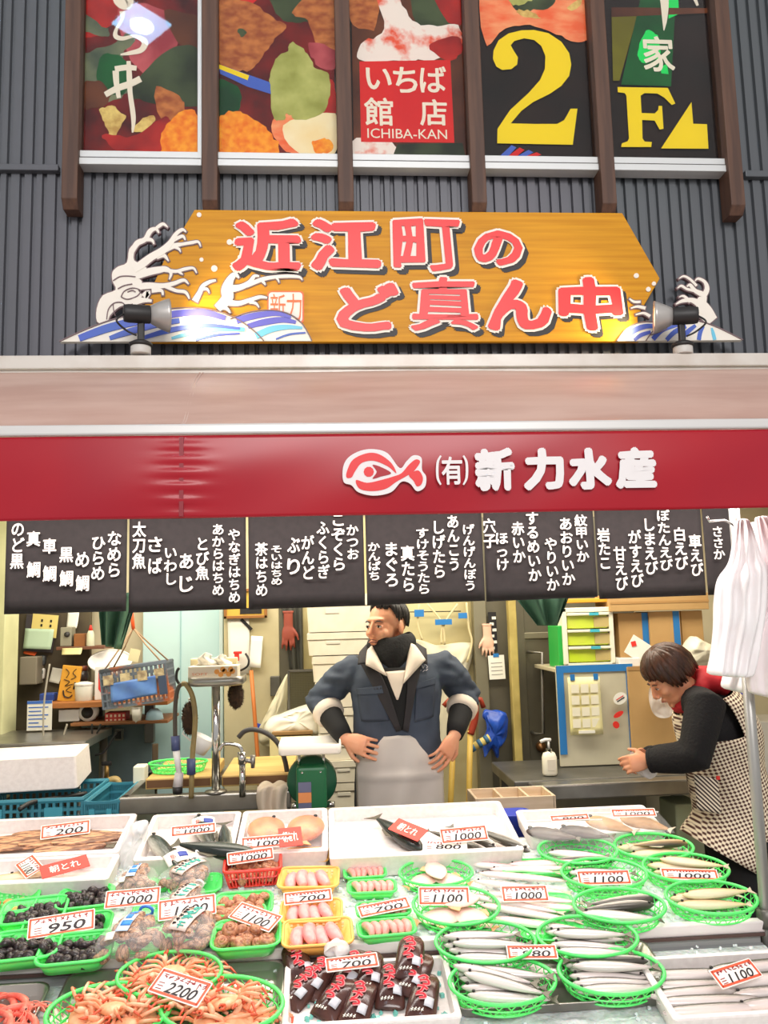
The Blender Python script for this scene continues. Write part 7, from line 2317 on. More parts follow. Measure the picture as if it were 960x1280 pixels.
# ---- shellfish
def spiral_shell(m, name, cat):
    mb = MB(); pts = []; rs = []
    for k in range(30):
        t = k / 29; a = t * 2 * PI * 2.6; R_ = .012 * t
        pts.append((R_ * math.cos(a), R_ * math.sin(a), .026 - .019 * t)); rs.append(.0025 + .0105 * t)
    mb.tube(pts, rs, 8)
    o = mb.build(name, m, None, True)
    return o
whelk0 = spiral_shell(mat('shell_black', (44, 36, 38), .3, c2=(74, 60, 58), scale=120, contrast=(.45, .7)), 'dark_shell', 'shell')
snail0 = spiral_shell(mat('shell_brown', (196, 136, 100), .35, c2=(146, 86, 62), scale=110, contrast=(.4, .62)), 'brown_snail', 'snail')
used = {}
def scatter(o, M, n, w, d, z0, dz, lab, cat, grp, s=1.0, seed=0, oval=False, clear=None):
    rnd = random.Random(seed); pts = []
    lay = 0; tries = 0
    while len(pts) < n and tries < 6000:
        tries += 1
        if tries % 500 == 0: lay += 1
        x = rnd.uniform(-w / 2, w / 2); y = rnd.uniform(-d / 2, d / 2)
        if oval and (x / w * 2) ** 2 + (y / d * 2) ** 2 > 1: continue
        if clear and clear(x, y): continue
        f = 1 - .22 * lay
        if abs(x) > w / 2 * f or abs(y) > d / 2 * f: continue
        if any((x - a) ** 2 + (y - b) ** 2 < (.021 * s) ** 2 and l == lay for a, b, l in pts): continue
        pts.append((x, y, lay))
    for x, y, l in pts:
        m_ = on(M, x, y, z0 + l * dz, rnd.uniform(0, 6), rnd.uniform(-1.2, 1.2), rnd.uniform(-1.2, 1.2), s * rnd.uniform(.85, 1.12))
        if not used.get(o.name):
            used[o.name] = True; r = o
        else:
            r = o.copy(); COL.objects.link(r)
        place(r, m_, lab, cat, grp)


GT = [(42, 1140, .12, 1.15, 'green tray of dark shells left of centre in the back, under a price card', 20, 1),
      (107, 1122, .12, 1.02, 'green tray of dark shells at the back, nearest the clam bags', 22, 2),
      (103, 1156, .10, 1.0, 'green tray of dark shells in the middle, half under the price card', 14, 3),
      (30, 1184, .10, 1.2, 'green tray of dark shells at the left front', 26, 4),
      (95, 1188, .08, 1.2, 'green tray of dark shells at the right front', 26, 5)]
for px, py, r, s, lab, n, sd in GT:
    M = TM(px, py, r, .03, .004) @ Matrix.Scale(s, 4)
    green_p.put(M, lab, 'small green plastic trays on the ice')
    scatter(whelk0, M, n, .115, .072, .016, .014, 'dark round shell in the ' + lab.split(',')[0], 'shell', 'dark shells: ' + lab, .92 / s * 1.0, sd)
SNT = [(304, 1131, .03, 1.08, 'rear green tray of brown snails in front of the red basket', 16, 11), (296, 1146, .0, 1.02, 'middle green tray of brown snails behind the price card', 12, 12), (308, 1170, .04, 1.18, 'front green tray of brown snails', 22, 13)]
for px, py, r, s, lab, n, sd in SNT:
    M = TM(px, py, r, .03, .004) @ Matrix.Scale(s, 4)
    green_p.put(M, lab, 'small green plastic trays on the ice')
    scatter(snail0, M, n, .12, .072, .017, .014, 'brown snail in the ' + lab.split(' of')[0] + ' of snails', 'snail', 'brown snails: ' + lab, 1.08 / s, sd)
M = TM(10, 1128, .1, .03, .004) @ Matrix.Scale(1.05, 4)
green_p.put(M, 'green tray of orange shellfish cut by the left edge', 'small green plastic trays on the ice')
for k in range(9):
    o = MB().ell((0, 0, 0), (.017, .013, .01), 12, 8).build('shelled_clam', mat('clam_orange', (240, 176, 110), .35, c2=(226, 146, 84), scale=40, sss=.1), None, True) if k == 0 else o.copy()
    if k: COL.objects.link(o)
    place(o, on(M, -.04 + .035 * (k % 3), -.025 + .025 * (k // 3), .015, k * 1.3), 'shelled orange clam in the tray at the left edge', 'clam', 'shelled orange clams in the left edge tray')
M = TM(-6, 1158, .1, .03, .004)
green_p.put(M, 'green tray in front of the orange shellfish, mostly outside the left edge', 'small green plastic trays on the ice')
# red basket
rbm = mat('red_plastic', (236, 62, 50), .35, sss=.1)
rb = thing('red_basket', 'red slatted basket of brown snails behind the green snail trays', 'basket')
MR = TM(316, 1078, .06, .06, .004)
rb.matrix_world = MR
w, d, h = .185, .115, .06
MB().tube([(x, y, h) for x, y in rrect(w, d, .012)], .0055, 6, True).build('rim', rbm, rb, True)
MB().box((0, 0, .002), (w * .84, d * .8, .004)).build('base', rbm, rb)
mb = MB()
for k in range(15):
    f = -.5 + (k + .5) / 15
    for sy in (-1, 1): mb.tube([(f * w, sy * d / 2, h), (f * w * .84, sy * d * .4, .002)], .003, 5)
for k in range(9):
    f = -.5 + (k + .5) / 9
    for sx in (-1, 1): mb.tube([(sx * w / 2, f * d, h), (sx * w * .42, f * d * .8, .002)], .003, 5)
mb.tube([(x, y, h * .55) for x, y in rrect(w * .92, d * .91, .012)], .003, 5, True)
mb.build('slat_wall', rbm, rb)
scatter(snail0, MR, 26, .14, .08, .022, .016, 'brown snail in the red slatted basket', 'snail', 'brown snails in the red basket', 1.0, 21)

# ---- bagged clams
CLAMM = mat('clam_shell', (196, 152, 122), .5, c2=(112, 84, 70), scale=90, stretch=(1, 4, 1), contrast=(.4, .62))
def clam():
    mb = MB()
    mb.ell((0, 0, .002), (.021, .016, .008), 14, 8); mb.ell((0, 0, -.002), (.021, .016, .008), 14, 8)
    mb.ell((0, .012, 0), (.006, .005, .006), 8, 6)
    return mb.build('clam', CLAMM, None, True)
clam0 = clam()
BAGF = film_mat('shellfish_film', (250, 244, 244), .15, .18)
BLUET = mat('bag_blue_print', (64, 140, 220), .4); TEALT = mat('bag_teal_print', (90, 190, 176), .4); BLKT = mat('bag_black_print', (40, 36, 40), .5)
def clam_bag(px, py, rz, lab, style, s=1.0, seed=0, tilt=.35):
    h0 = .045
    M = TM(px, py, rz, h0, .012) @ Matrix.Scale(s, 4)
    t = thing('shellfish_bag', lab, 'shellfish bag', m=M)
    t['group'] = 'clear printed bags of shellfish'
    rnd = random.Random(seed)
    prof = [(-.078, .35, .3), (-.074, .85, .6), (-.05, 1.05, .95), (-.01, 1, 1), (.03, .82, .85), (.06, .55, .6), (.082, .22, .3), (.092, .12, .16), (.105, .2, .1), (.118, .3, .06)]
    rings = []
    for k, (y, a, b) in enumerate(prof):
        r_ = []
        for j in range(24):
            an = 2 * PI * j / 24
            f = 1 + .09 * noise.noise((math.cos(an) * 2 + seed, math.sin(an) * 2, y * 30))
            r_.append((.075 * a * f * math.cos(an), y, .036 + .033 * b * f * math.sin(an)))
        rings.append(r_)
    MB().loft(rings).build('film', BAGF, t, True, sub=1)
    MB().tube([(.016 * math.cos(k * PI / 6), .092, .042 + .012 * math.sin(k * PI / 6)) for k in range(12)], .004, 6, True).build('tie', mat('tie_blue', (60, 120, 210), .4) if style == 'blue' else WHITE, t, True)
    # printed label hugging the top of the bag
    def top(x, y):
        k = 0
        for p_, q_ in zip(prof, prof[1:]):
            if p_[0] <= y <= q_[0]:
                f = (y - p_[0]) / (q_[0] - p_[0]); a = p_[1] + f * (q_[1] - p_[1]); b = p_[2] + f * (q_[2] - p_[2]); break
        return .036 + .033 * b * 1.06 * math.sqrt(max(.03, 1 - (x / (.075 * a)) ** 2)) + .002
    if style == 'blue':
        MB().grid(lambda u, v: (lambda x, y: (x, y, top(x, y) + .001))(-.028 + .030 * u, -.045 + .11 * v), 6, 10).build('label_print', mat('label_pale_blue', (196, 214, 236), .4), t, True, solid=.0006)
        mb = MB()
        for a, b, w_, h_ in ((-.012, .045, .02, .016), (-.014, .02, .014, .02), (-.010, -.015, .024, .02)):
            mb.grid(lambda u, v, a=a, b=b, w_=w_, h_=h_: (lambda x, y: (x, y, top(x, y) + .0028))(a - w_ / 2 + w_ * u, b - h_ / 2 + h_ * v), 3, 3)
        mb.build('blue_mark', BLUET, t, True, solid=.0006)
        MB().grid(lambda u, v: (lambda x, y: (x, y, top(x, y) + .003))(-.045 + .02 * u, -.066 + .018 * v), 3, 3).build('sticker', PAPER, t, True, solid=.0006)
    else:
        MB().grid(lambda u, v: (lambda x, y: (x, y, top(x, y) + .001))(-.022 + .046 * u, -.06 + .12 * v), 8, 12).build('label_print', mat('label_pale_pink', (222, 200, 190), .4), t, True, solid=.0006)
        for cx, mm in ((.006, TEALT), (-.012, BLKT)):
            mb = MB()
            for k in range(4 if mm is TEALT else 6):
                y0 = -.05 + k * (.026 if mm is TEALT else .017)
                w_ = .016 if mm is TEALT else .007
                for st in range(4):
                    x_ = cx + rnd.uniform(-w_ / 2, w_ / 2); y_ = y0 + rnd.uniform(0, .014 if mm is TEALT else .009)
                    a = rnd.choice((0, PI / 2, .6)); l_ = w_ * .5
                    p, q = (x_ - l_ * math.cos(a), y_ - l_ * math.sin(a)), (x_ + l_ * math.cos(a), y_ + l_ * math.sin(a))
                    p = (max(-.035, min(.035, p[0])), p[1]); q = (max(-.035, min(.035, q[0])), q[1])
                    mb.tube([(p[0], p[1], top(*p) + .003), (q[0], q[1], top(*q) + .003)], .0018 if mm is TEALT else .0011, 5)
            mb.build('lettering', mm, t, True)
    # clams inside
    for k in range(30):
        for _ in range(60):
            y = rnd.uniform(-.065, .055); x = rnd.uniform(-.06, .06)
            sw = 1 - max(0, (y - .0)) / .09
            if abs(x) < .056 * sw: break
        z = .016 + (.042 if k % 3 else .01) * (1 - (abs(x) / .07) ** 2) * min(1, (.062 - abs(y)) / .03 + .3)
        o = clam0 if not used.get('clam') else clam0.copy()
        if used.get('clam'): COL.objects.link(o)
        used['clam'] = True
        place(o, on(M, x, y, z, rnd.uniform(0, 6), rnd.uniform(-.7, .7), rnd.uniform(-.7, .7), .95), 'clam packed in the ' + lab, 'clam', 'clams: ' + lab)
for px, py, w_, lab in ((190, 1103, 1.1, 'green tray under the rear blue-printed bag of clams'), (176, 1180, 1.35, 'wide green tray under the front blue-printed bag of clams'), (245, 1108, 1.0, 'green tray under the rear teal-printed bag of clams'), (244, 1168, 1.25, 'green tray under the front teal-printed bag of clams'), (208, 1140, 1.2, 'green tray between the clam bags and their price cards')):
    green_p.put(TM(px, py, .05, .012, .001) @ Matrix.Diagonal((w_, .95, .7, 1)), lab, 'small green plastic trays on the ice')
clam_bag(172, 1096, -.05, 'rear blue-printed bag of clams', 'blue', 1.0, 1)
clam_bag(167, 1168, -.12, 'front blue-printed bag of clams', 'blue', 1.22, 2)
clam_bag(236, 1090, -.55, 'rear teal-printed bag of clams', 'teal', 1.05, 3)
clam_bag(232, 1120, -.35, 'middle teal-printed bag of clams', 'teal', .95, 5)
clam_bag(236, 1160, -.35, 'front teal-printed bag of clams', 'teal', 1.2, 4)

# ---- crabs
CRB = mat('crab_shell', (248, 190, 146), .45, c2=(240, 156, 110), scale=30, bump=.4)
CRBL = mat('crab_leg', (242, 146, 102), .4, c2=(250, 198, 162), scale=24, stretch=(1, 1, 1))
CRBT = mat('crab_tip', (222, 92, 60), .4)
def crab():
    root = thing('crab', 'crab', 'crab')
    mb = MB().ell((0, 0, .018), (.042, .038, .017), 18, 10)
    mb.v = [(x * (1 + .15 * (y > 0)), y, z + .0015 * noise.noise((x * 160, y * 160, 0))) for x, y, z in mb.v]
    mb.build('carapace', CRB, root, True)
    rnd = random.Random(3)
    for sx in (-1, 1):
        for k in range(4):
            a = D(-38 + 28 * k)
            d = Vector((sx * math.cos(a), math.sin(a), 0))
            up = Vector((0, 0, 1))
            b = Vector((sx * .034, .026 * math.sin(a), .016))
            p1 = b + d * .035 + up * .022; p2 = p1 + (d * .042 + Vector((0, -.012, -.004))); p3 = p2 + d * .018 + Vector((0, -.022, -.020))
            lg = MB().tube([b, b.lerp(p1, .5) + up * .006, p1, p1.lerp(p2, .5), p2], [.0055, .0062, .005, .0058, .0044], 7).build('leg', CRBL, root, True)
            MB().tube([p2, p2.lerp(p3, .5), p3], [.0044, .0035, .001], 6).build('leg_tip', CRBT, lg, True)
        b = Vector((sx * .026, -.03, .016)); p1 = b + Vector((sx * .028, -.02, .016)); p2 = p1 + Vector((-sx * .004, -.034, .006))
        cl = MB().tube([b, p1], [.006, .007], 7); cl.tube([p1, p1.lerp(p2, .5), p2], [.007, .0095, .006], 8)
        cl = cl.build('claw', CRBL, root, True)
        mb = MB(); mb.tube([p2, p2 + Vector((sx * .006, -.014, .004)), p2 + Vector((sx * .001, -.026, .003))], [.0052, .004, .001], 6); mb.build('claw_finger', CRBT, cl, True)
        mb = MB(); mb.tube([p2, p2 + Vector((-sx * .007, -.013, -.002)), p2 + Vector((-sx * .003, -.024, 0))], [.0046, .0035, .001], 6); mb.build('claw_finger', CRBT, cl, True)
    for sx in (-1, 1):
        MB().ell((sx * .008, -.037, .022), (.003, .004, .003), 8, 6).build('eye', DARK, root, True)
    return Proto(root)
crab_p = crab()
CB_ = [(212, 1213, -.03, 1.0, 'rear green oval basket of crabs', 'rear'), (136, 1262, -.06, 1.12, 'front left green oval basket of crabs', 'front left'), (277, 1254, -.16, 1.14, 'front right green oval basket of crabs', 'front right')]
for i, (px, py, r, s, lab, nm) in enumerate(CB_):
    M = TM(px, py, r, .05, -.006 if i == 0 else LOW + .022) @ Matrix.Scale(s, 4)
    oval_p.put(M, lab, 'green oval lattice baskets')
    rnd = random.Random(50 + i)
    for k, (x, y, z) in enumerate(((-.065, .015, .008), (.0, .035, .008), (.07, .01, .008), (-.02, -.035, .01), (.045, -.035, .012), (.01, .0, .03))):
        crab_p.put(on(M, x, y, z, rnd.uniform(0, 6.28), rnd.uniform(-.25, .25), rnd.uniform(-.25, .25), .78), 'orange crab heaped in the %s green basket' % nm, 'orange crabs in the %s basket' % nm)

# ---- dark snack bags in the front foam box
o, w, d, MS = foam_tray([(352, 1206), (548, 1192), (590, 1272), (356, 1284)], .05, 'open foam box of dark printed bags at the front', base=LOW, t=.016)
DBG = mat('dark_bag', (62, 36, 34), .2, c2=(92, 58, 50), scale=24, contrast=(.4, .7))
REDP = mat('bag_red_print', (206, 40, 56), .35); PALEP = mat('bag_grey_label', (196, 196, 204), .5); PNKP = mat('bag_pink_edge', (236, 160, 160), .4)
db_ = thing('snack_bag', 'bag', 'bag')
rings = []
for k, (y, a, b) in enumerate([(-.062, .95, .12), (-.056, 1, .4), (-.03, 1, .95), (0, 1, 1), (.03, .97, .95), (.052, .9, .45), (.06, .7, .15), (.072, .5, .08)]):
    rings.append([(.036 * a * (1 + .05 * math.sin(j * 3 + k)) * math.cos(2 * PI * j / 18), y, .022 + .022 * b * (1 + .06 * math.sin(j * 2 + k * 2)) * math.sin(2 * PI * j / 18)) for j in range(18)])
MB().loft(rings).build('bag', DBG, db_, True, sub=1)
def btop(x): return .022 + .0235 * math.sqrt(max(.02, 1 - (x / .037) ** 2))
mb = MB(); mc = MB()
for st in ([(-.018, .036), (-.004, .042), (.006, .036)], [(-.012, .028), (.006, .03), (.01, .02), (-.004, .018)], [(-.016, .014), (-.002, .012), (.010, .006)], [(.0, .014), (-.004, .0), (-.014, -.006)], [(-.016, -.010), (.002, -.008), (.008, -.016), (-.006, -.02)], [(.002, .04), (.004, .03)]):
    sp = smooth_pts([(a, b, 0) for a, b in st], 4)
    mb.tube([(p.x, p.y, btop(p.x) + .0018) for p in sp], .0030, 6, flat=.5)
    mc.tube([(p.x, p.y, btop(p.x) + .0008) for p in sp], .0046, 6, flat=.4)
mc.build('lettering_edge', PNKP, db_, True); mb.build('lettering', REDP, db_, True)
MB().grid(lambda u, v: (lambda x, y: (x, y, btop(x) + .0015))(.008 + .02 * u, -.038 + .026 * v), 4, 3).build('label', PALEP, db_, True, solid=.0006)
mb = MB()
for k, x in enumerate((-.018, -.010, -.002, .006)):
    mb.tube([(x - .002, -.050, btop(x) - .004), (x + .002, -.043, btop(x) - .001)], .0013, 5); mb.tube([(x + .003, -.048, btop(x) - .003), (x - .003, -.046, btop(x) - .002)], .0011, 5)
mb.build('small_lettering', PAPER, db_, True)
snack = Proto(db_)
SB = [(372, 1206, .3, .01), (398, 1222, -.55, .012), (421, 1246, -.62, .012), (449, 1254, -.35, .012), (488, 1232, -.12, .014), (530, 1246, -.3, .014), (520, 1218, -.5, .03), (513, 1196, -.2, .055), (440, 1214, -.5, .02), (462, 1216, -.15, .024), (381, 1234, -.7, .008)]
sl = ['at the back left corner', 'near the left wall, leaning on its neighbour', 'second in the front row from the left', 'third in the front row', 'upright in the middle', 'at the right front corner', 'on the right, behind the corner bag', 'topmost at the back right', 'behind the price card, left', 'behind the price card, right', 'at the left wall in front']
for (px, py, r, z), s_ in zip(SB, sl):
    snack.put(TM(px, py, r, .025, LOW + .004 + z, .25) @ Matrix.Scale(1.12, 4), 'dark printed snack bag ' + s_ + ' of the foam box', 'dark printed bags in the front foam box')
gi = MB()
for k in range(120):
    s = rnd.uniform(.006, .012)
    gi.box(tuple(rnd.uniform(-1, 1) * q for q in (w * .44, d * .42)) + (.022,), (s, s, s), Matrix.Rotation(rnd.uniform(0, 3), 3, 'X') @ Matrix.Rotation(rnd.uniform(0, 3), 3, 'Z'))
o = gi.build('tinted_ice', mat('ice_teal', (120, 200, 190), .15, alpha=.85), None); o.matrix_world = MS; tag(o, 'greenish crushed ice in the front foam box', 'ice', None, 'stuff')

# ---- red shrimp at far left front
rs = thing('red_shrimp', 'shrimp', 'shrimp')
RSM = mat('shrimp_red', (236, 96, 80), .4, c2=(246, 150, 130), scale=30, sss=.1)
pts = smooth_pts([(.05, .0, .012), (.03, .012, .012), (0, .016, .012), (-.03, .006, .012), (-.05, -.012, .01)], 5)
MB().tube(pts, [.011 * (1 - .5 * i / len(pts)) for i in range(len(pts))], 9).build('body', RSM, rs, True)
for k in range(3):
    MB().tube(smooth_pts([(.05, .0, .014), (.075, .01 * (k - 1), .02), (.1, .03 * (k - 1) - .02, .012)], 4), .0012, 5).build('feeler', RSM, rs, True)
MB().slab([(-.048, -.01), (-.066, -.012), (-.068, -.024), (-.054, -.024)], .008, .011).build('tail_fan', RSM, rs)
MB().ell((.052, .006, .018), (.003, .003, .003), 8, 6).build('eye', DARK, rs, True)
redshrimp = Proto(rs)
rnd = random.Random(77)
for k in range(10):
    redshrimp.put(TM(4 + 9 * (k % 4) + rnd.uniform(-3, 3), 1252 + 12 * (k // 3) + rnd.uniform(-3, 3), rnd.uniform(-1.2, .4), .012, LOW + .012 + .006 * (k % 3)), 'red shrimp in the tray at the far left front', 'red shrimp in the far left tray')

# ---- right front foam box with long fish
o, w, d, MRB = foam_tray([(800, 1198), (1010, 1182), (1040, 1262), (838, 1276)], .06, 'open foam box of long dark and silver fish at the right front', base=LOW, t=.016)
for k, (x, y, z, rz, sc) in enumerate(((-.08, .07, .02, D(-2), 1.0), (.12, .075, .03, D(4), 1.05), (-.10, .03, .02, D(-3), .9), (-.09, -.0, .022, D(2), .9), (-.08, -.035, .02, D(-2), .9), (.13, .02, .03, D(4), 1.1), (.13, -.02, .024, D(0), .9), (-.09, -.065, .02, D(1), .85), (.12, -.055, .02, D(2), .9))):
    longfish.put(on(MRB, x, y, z, rz, 0, 0, sc), 'long slim fish in the foam box at the right front', 'long slim fish in the right front foam box')

# ---- contents of the back boxes
MA = boxes['A'][3]
DRY = mat('dried_fish', (214, 158, 118), .45, c2=(112, 74, 58), scale=24, stretch=(1, 6, 1), contrast=(.42, .58))
dfm = thing('split_fish', 'split fish', 'dried fish')
MB().loft([[(x * .26, .035 * a * math.cos(2 * PI * k / 12), .010 + .008 * math.sin(2 * PI * k / 12) + .006 * abs(math.cos(2 * PI * k / 12))) for k in range(12)] for x, a in ((-.5, .15), (-.44, .7), (-.25, 1), (.1, .9), (.35, .5), (.45, .2))]).build('body', DRY, dfm, True, sub=1)
MB().slab([(.11, -.006), (.15, -.022), (.142, 0), (.15, .022), (.11, .006)], .008, .011).build('tail_fin', M_FIND, dfm)
MB().tube([(-.12, 0, .017), (.1, 0, .017)], .002, 5).build('centre_line', mat('dry_line', (90, 56, 44), .5), dfm)
dried = Proto(dfm)
for k, (px, py, r) in enumerate(((30, 1046, .1), (70, 1050, .06), (110, 1048, .05), (20, 1056, .02), (90, 1058, .1), (130, 1042, -.15), (60, 1040, .05))):
    dried.put(TM(px, py, r, .02, .038 + .005 * (k % 3)), 'split dried fish in the back left foam box', 'split dried fish in the back left box')
for k, (px, py, r) in enumerate(((55, 1085, .25), (30, 1092, .12))):
    yellowfish.put(TM(px, py, r, .02, .036) @ Matrix.Diagonal((1.05, .7, .8, 1)), 'thin pale fish in front of the split fish', 'thin pale fish in the front left foam box')
# dark fish in box B
for k, (px, py, r, z, s) in enumerate(((205, 1062, D(-60), .03, .8), (272, 1062, D(158), .035, .95), (256, 1040, D(-70), .02, .85), (290, 1046, D(100), .02, .75))):
    darkfish.put(TM(px - (8 if k == 3 else 0), py, r, .03, z + .018) @ Matrix.Scale(s, 4), ('dark whole fish with its forked tail up at the left of its foam box', 'long dark fish lying slanted towards the red basket', 'dark fish upright behind the paper collar', 'dark fish with a pale belly at the right of its foam box')[k], 'dark whole fish in the back foam box')
# bagged orange fish in box C
for k, (px, py) in enumerate(((333, 1038), (382, 1036))):
    M = TM(px, py, .1 * (1 - 2 * k), .03, .046)
    t = thing('bagged_fish', ('orange rockfish in clear film at the left of its foam box', 'orange rockfish in clear film at the right of its foam box')[k], 'fish', m=M)
    MB().loft([[(.072 * a * math.cos(2 * PI * j / 18), y, .03 + .03 * a * math.sin(2 * PI * j / 18)) for j in range(18)] for y, a in ((-.095, .12), (-.085, .35), (-.05, .8), (0, 1), (.05, .92), (.08, .6), (.09, .2))]).build('body', mat('rockfish', (226, 140, 76), .35, c2=(186, 92, 46), scale=16), t, True, sub=1)
    MB().slab([(-.012, -.09), (-.035, -.125), (0, -.115), (.035, -.125), (.012, -.09)], .028, .031).build('tail_fin', M_FLATF, t)
    MB().ell((.03, .06, .052), (.007, .007, .005), 10, 6).build('eye', DARK, t, True)
    MB().grid(lambda u, v: (lambda x, y: (x, y, .008 + .058 * max(0, 1 - (x / .11) ** 2) * max(0, 1 - (y / .13) ** 2) + .004 * noise.noise((x * 40, y * 40, k))))(-.1 + .2 * u, -.12 + .24 * v), 24, 24).build('clear_film', CLEAR, t, True, solid=.0006)
# silver fish in box D
for k, (px, py, r, z, s, lab) in enumerate(((497, 1040, D(118), .012, .78, 'dark backed silver fish under the red card in the wide foam box'), (592, 1042, D(125), .02, .8, 'silver fish left of the price card in the wide foam box'), (585, 1050, D(130), .02, .7, 'silver fish half under the price card in the wide foam box'), (628, 1045, D(128), .02, .85, 'silver fish with a raised fin right of the price card'), (560, 1040, D(140), .016, .6, 'small silver fish at the middle of the wide foam box'))):
    (darkfish if k == 0 else mackerel).put(TM(px, py, r, .03, z + .026) @ Matrix.Scale(s * 1.15, 4), lab, 'silver fish in the wide foam box')
bag('clear_bag', 'clear crumpled plastic over the silver fish in the wide foam box', [(540, 1022), (575, 1008), (610, 1010), (640, 1030), (645, 1055), (600, 1062), (560, 1052)], Tp(590, 1040, .05).y, .05, CLEAR, 15, 'plastic film', .03)
# packed fish in box E
for k, (px, py, r, pr, lab) in enumerate(((690, 1042, D(-25), drypack, 'dark packed fish at the left of the right foam box'), (732, 1040, D(-25), drypack, 'dark packed fish second from the left of the right foam box'), (762, 1030, D(-40), drybrown, 'brown packed fish third from the left in the right foam box'), (806, 1028, D(-40), drybrown, 'brown packed fish at the right end of its foam box'))):
    pr.put(TM(px, py, r, .02, .042) @ Matrix.Scale(1.1, 4), lab, 'packed fish in the right foam box')
for k, (px, py) in enumerate(((712, 1036), (785, 1026))):
    M = TM(px, py, -.05, .06, .035)
    t = thing('clear_pack', ('clear film pack over the two dark fish', 'clear film pack over the two brown fish')[k], 'plastic pack', m=M)
    MB().grid(lambda u, v: (lambda x, y: (x, y, .05 + .028 * max(0, 1 - (x / .15) ** 2) * max(0, 1 - (y / .1) ** 2) + .005 * noise.noise((x * 30, y * 30, k))))(-.14 + .28 * u, -.085 + .17 * v), 28, 18).build('film', CLEAR, t, True, solid=.0006)
    MB().tube([(-.14, .085, .052), (.14, .085, .052)], .003, 6).build('seal_edge', MILKY, t, True)

# ---- price cards
CARDM = mat('price_card', (244, 238, 230), .5); ORB = mat('card_border', (226, 92, 60), .5); CBLK = mat('card_ink', (34, 24, 34), .6); CRED = mat('card_red_ink', (150, 30, 40), .6)
def price_card(px, py, w, h, rz, tilt, digits, lab, hz=.05, roll=0.0, base=0.0, border=True):
    M = TM(px, py, rz, hz, base, tilt) @ Matrix.Translation((0, 0, hz)) if False else None
    p = Tp(px, py, base + hz)
    M = Matrix.Translation(p) @ Matrix.Rotation(TILT, 4, 'X') @ Matrix.Rotation(rz, 4, 'Z') @ Matrix.Rotation(tilt, 4, 'X') @ Matrix.Rotation(roll, 4, 'Y')
    w, h = w * .9, h * .9
    t = thing('price_card', lab, 'price card', m=M)
    t['group'] = 'handwritten price cards on the display'
    MB().slab(rrect(w, h, .003, 2), -.001, .001).build('card', CARDM, t)
    if border:
        mb = MB(); b = .006
        for c, s in (((0, h / 2 - .006, .0013), (w - .008, b, .001)), ((0, -h / 2 + .006, .0013), (w - .008, b, .001)), ((-w / 2 + .006, 0, .0013), (b, h - .008, .001)), ((w / 2 - .006, 0, .0013), (b, h - .008, .001))):
            mb.box(c, s)
        mb.build('border', ORB, t)
    text_fit(digits, (-w * .20, -h * .36, w * .36, h * .08), .0012, CBLK, t, off=.012, th=.0008, flat=True, name='price', shear=.25)
    rnd = random.Random(int(px * 7 + py)); mb = MB()
    x = -w * .4
    while x < w * .38:
        g = h * .2
        for st in range(3):
            a = rnd.choice((0, PI / 2, .7, -.7)); l = g * rnd.uniform(.3, .55)
            cx, cy = x + g * .5 + rnd.uniform(-.2, .2) * g, h * .26 + rnd.uniform(-.3, .3) * g
            mb.tube([(cx - l * math.cos(a), cy - l * math.sin(a), .0012), (cx + l * math.cos(a), cy + l * math.sin(a), .0012)], .0013, 4, flat=.4)
        x += g * 1.25
    for k in range(3):
        mb.tube([(-w * .4, -h * (.05 + .12 * k), .0012), (-w * .29, -h * (.04 + .12 * k), .0012)], .0012, 4, flat=.4)
    mb.build('handwriting', CRED, t)
    return t
PC = [
    (77, 1155, .205, .075, .22, .45, '950', 'price card reading 950 over the dark shells', .06),
    (166, 1122, .18, .065, .09, .5, '1000', 'price card between the two blue-printed clam bags', .09),
    (234, 1134, .185, .075, .16, .45, '1600', 'price card reading 1600 between the teal-printed clam bags', .095),
    (319, 1146, .175, .075, -.62, .25, '1100', 'price card reading 1100 tilted over the brown snails', .06),
    (225, 1234, .17, .075, -.52, .35, '2200', 'price card over the crab baskets', .17),
    (385, 1121, .165, .05, .1, .4, '700', 'price card over the orange trays of fillets', .06),
    (480, 1134, .18, .05, .26, .3, '700', 'price card over the slim shrimp trays', .05),
    (555, 1120, .175, .065, -.1, .6, '1100', 'price card reading 1100 over the flatfish', .06),
    (656, 1117, .16, .06, -.06, .5, '1000', 'price card on the long slim fish', .06),
    (755, 1097, .19, .055, -.05, .6, '1100', 'price card in the second basket of the right group', .05),
    (862, 1093, .2, .045, -.16, .5, '1000', 'price card in the basket nearest the post', .05),
    (665, 1190, .155, .05, -.08, .35, '980', 'price card between the sardine baskets', .085),
    (440, 1203, .16, .05, .1, .3, '700', 'price card on the dark printed bags', .09),
    (920, 1217, .155, .06, .32, .4, '1100', 'price card on the long fish at the right front', .10),
    (82, 1037, .185, .065, .22, .5, '200', 'price card on the split dried fish', .06),
    (37, 1083, .13, .07, -.95, .3, '1100', 'price card lying across the thin pale fish', .05),
    (242, 1037, .17, .045, .14, .6, '1000', 'price card on the dark whole fish', .09),
    (335, 1052, .2, .05, .08, .6, '1000', 'price card on the bagged orange fish', .08),
    (580, 1043, .185, .06, .1, .7, '1000', 'price card on the silver fish of the wide box', .08),
    (556, 1057, .17, .05, -.12, .4, '800', 'plain white price card in front of the red card', .05),
    (712, 1022, .16, .03, .04, .5, '800', 'price card on the pack of dark fish', .075),
    (792, 1016, .18, .04, -.05, .5, '1000', 'price card on the pack of brown fish', .08),
    (313, 1070, .17, .045, .2, .8, '1000', 'curved price card standing in the red basket', .07),
    (268, 1065, .14, .035, .18, .6, '600', 'plain white price card by the red basket', .05),
]
for px, py, w, h, rz, tl_, dg_, lab, hz in PC:
    bs = LOW if py > 1180 else 0
    if py < 1090 and px < 830: hz += .026
    price_card(px, py, w, h, rz, tl_, dg_, lab, hz, base=bs, border='plain' not in lab)
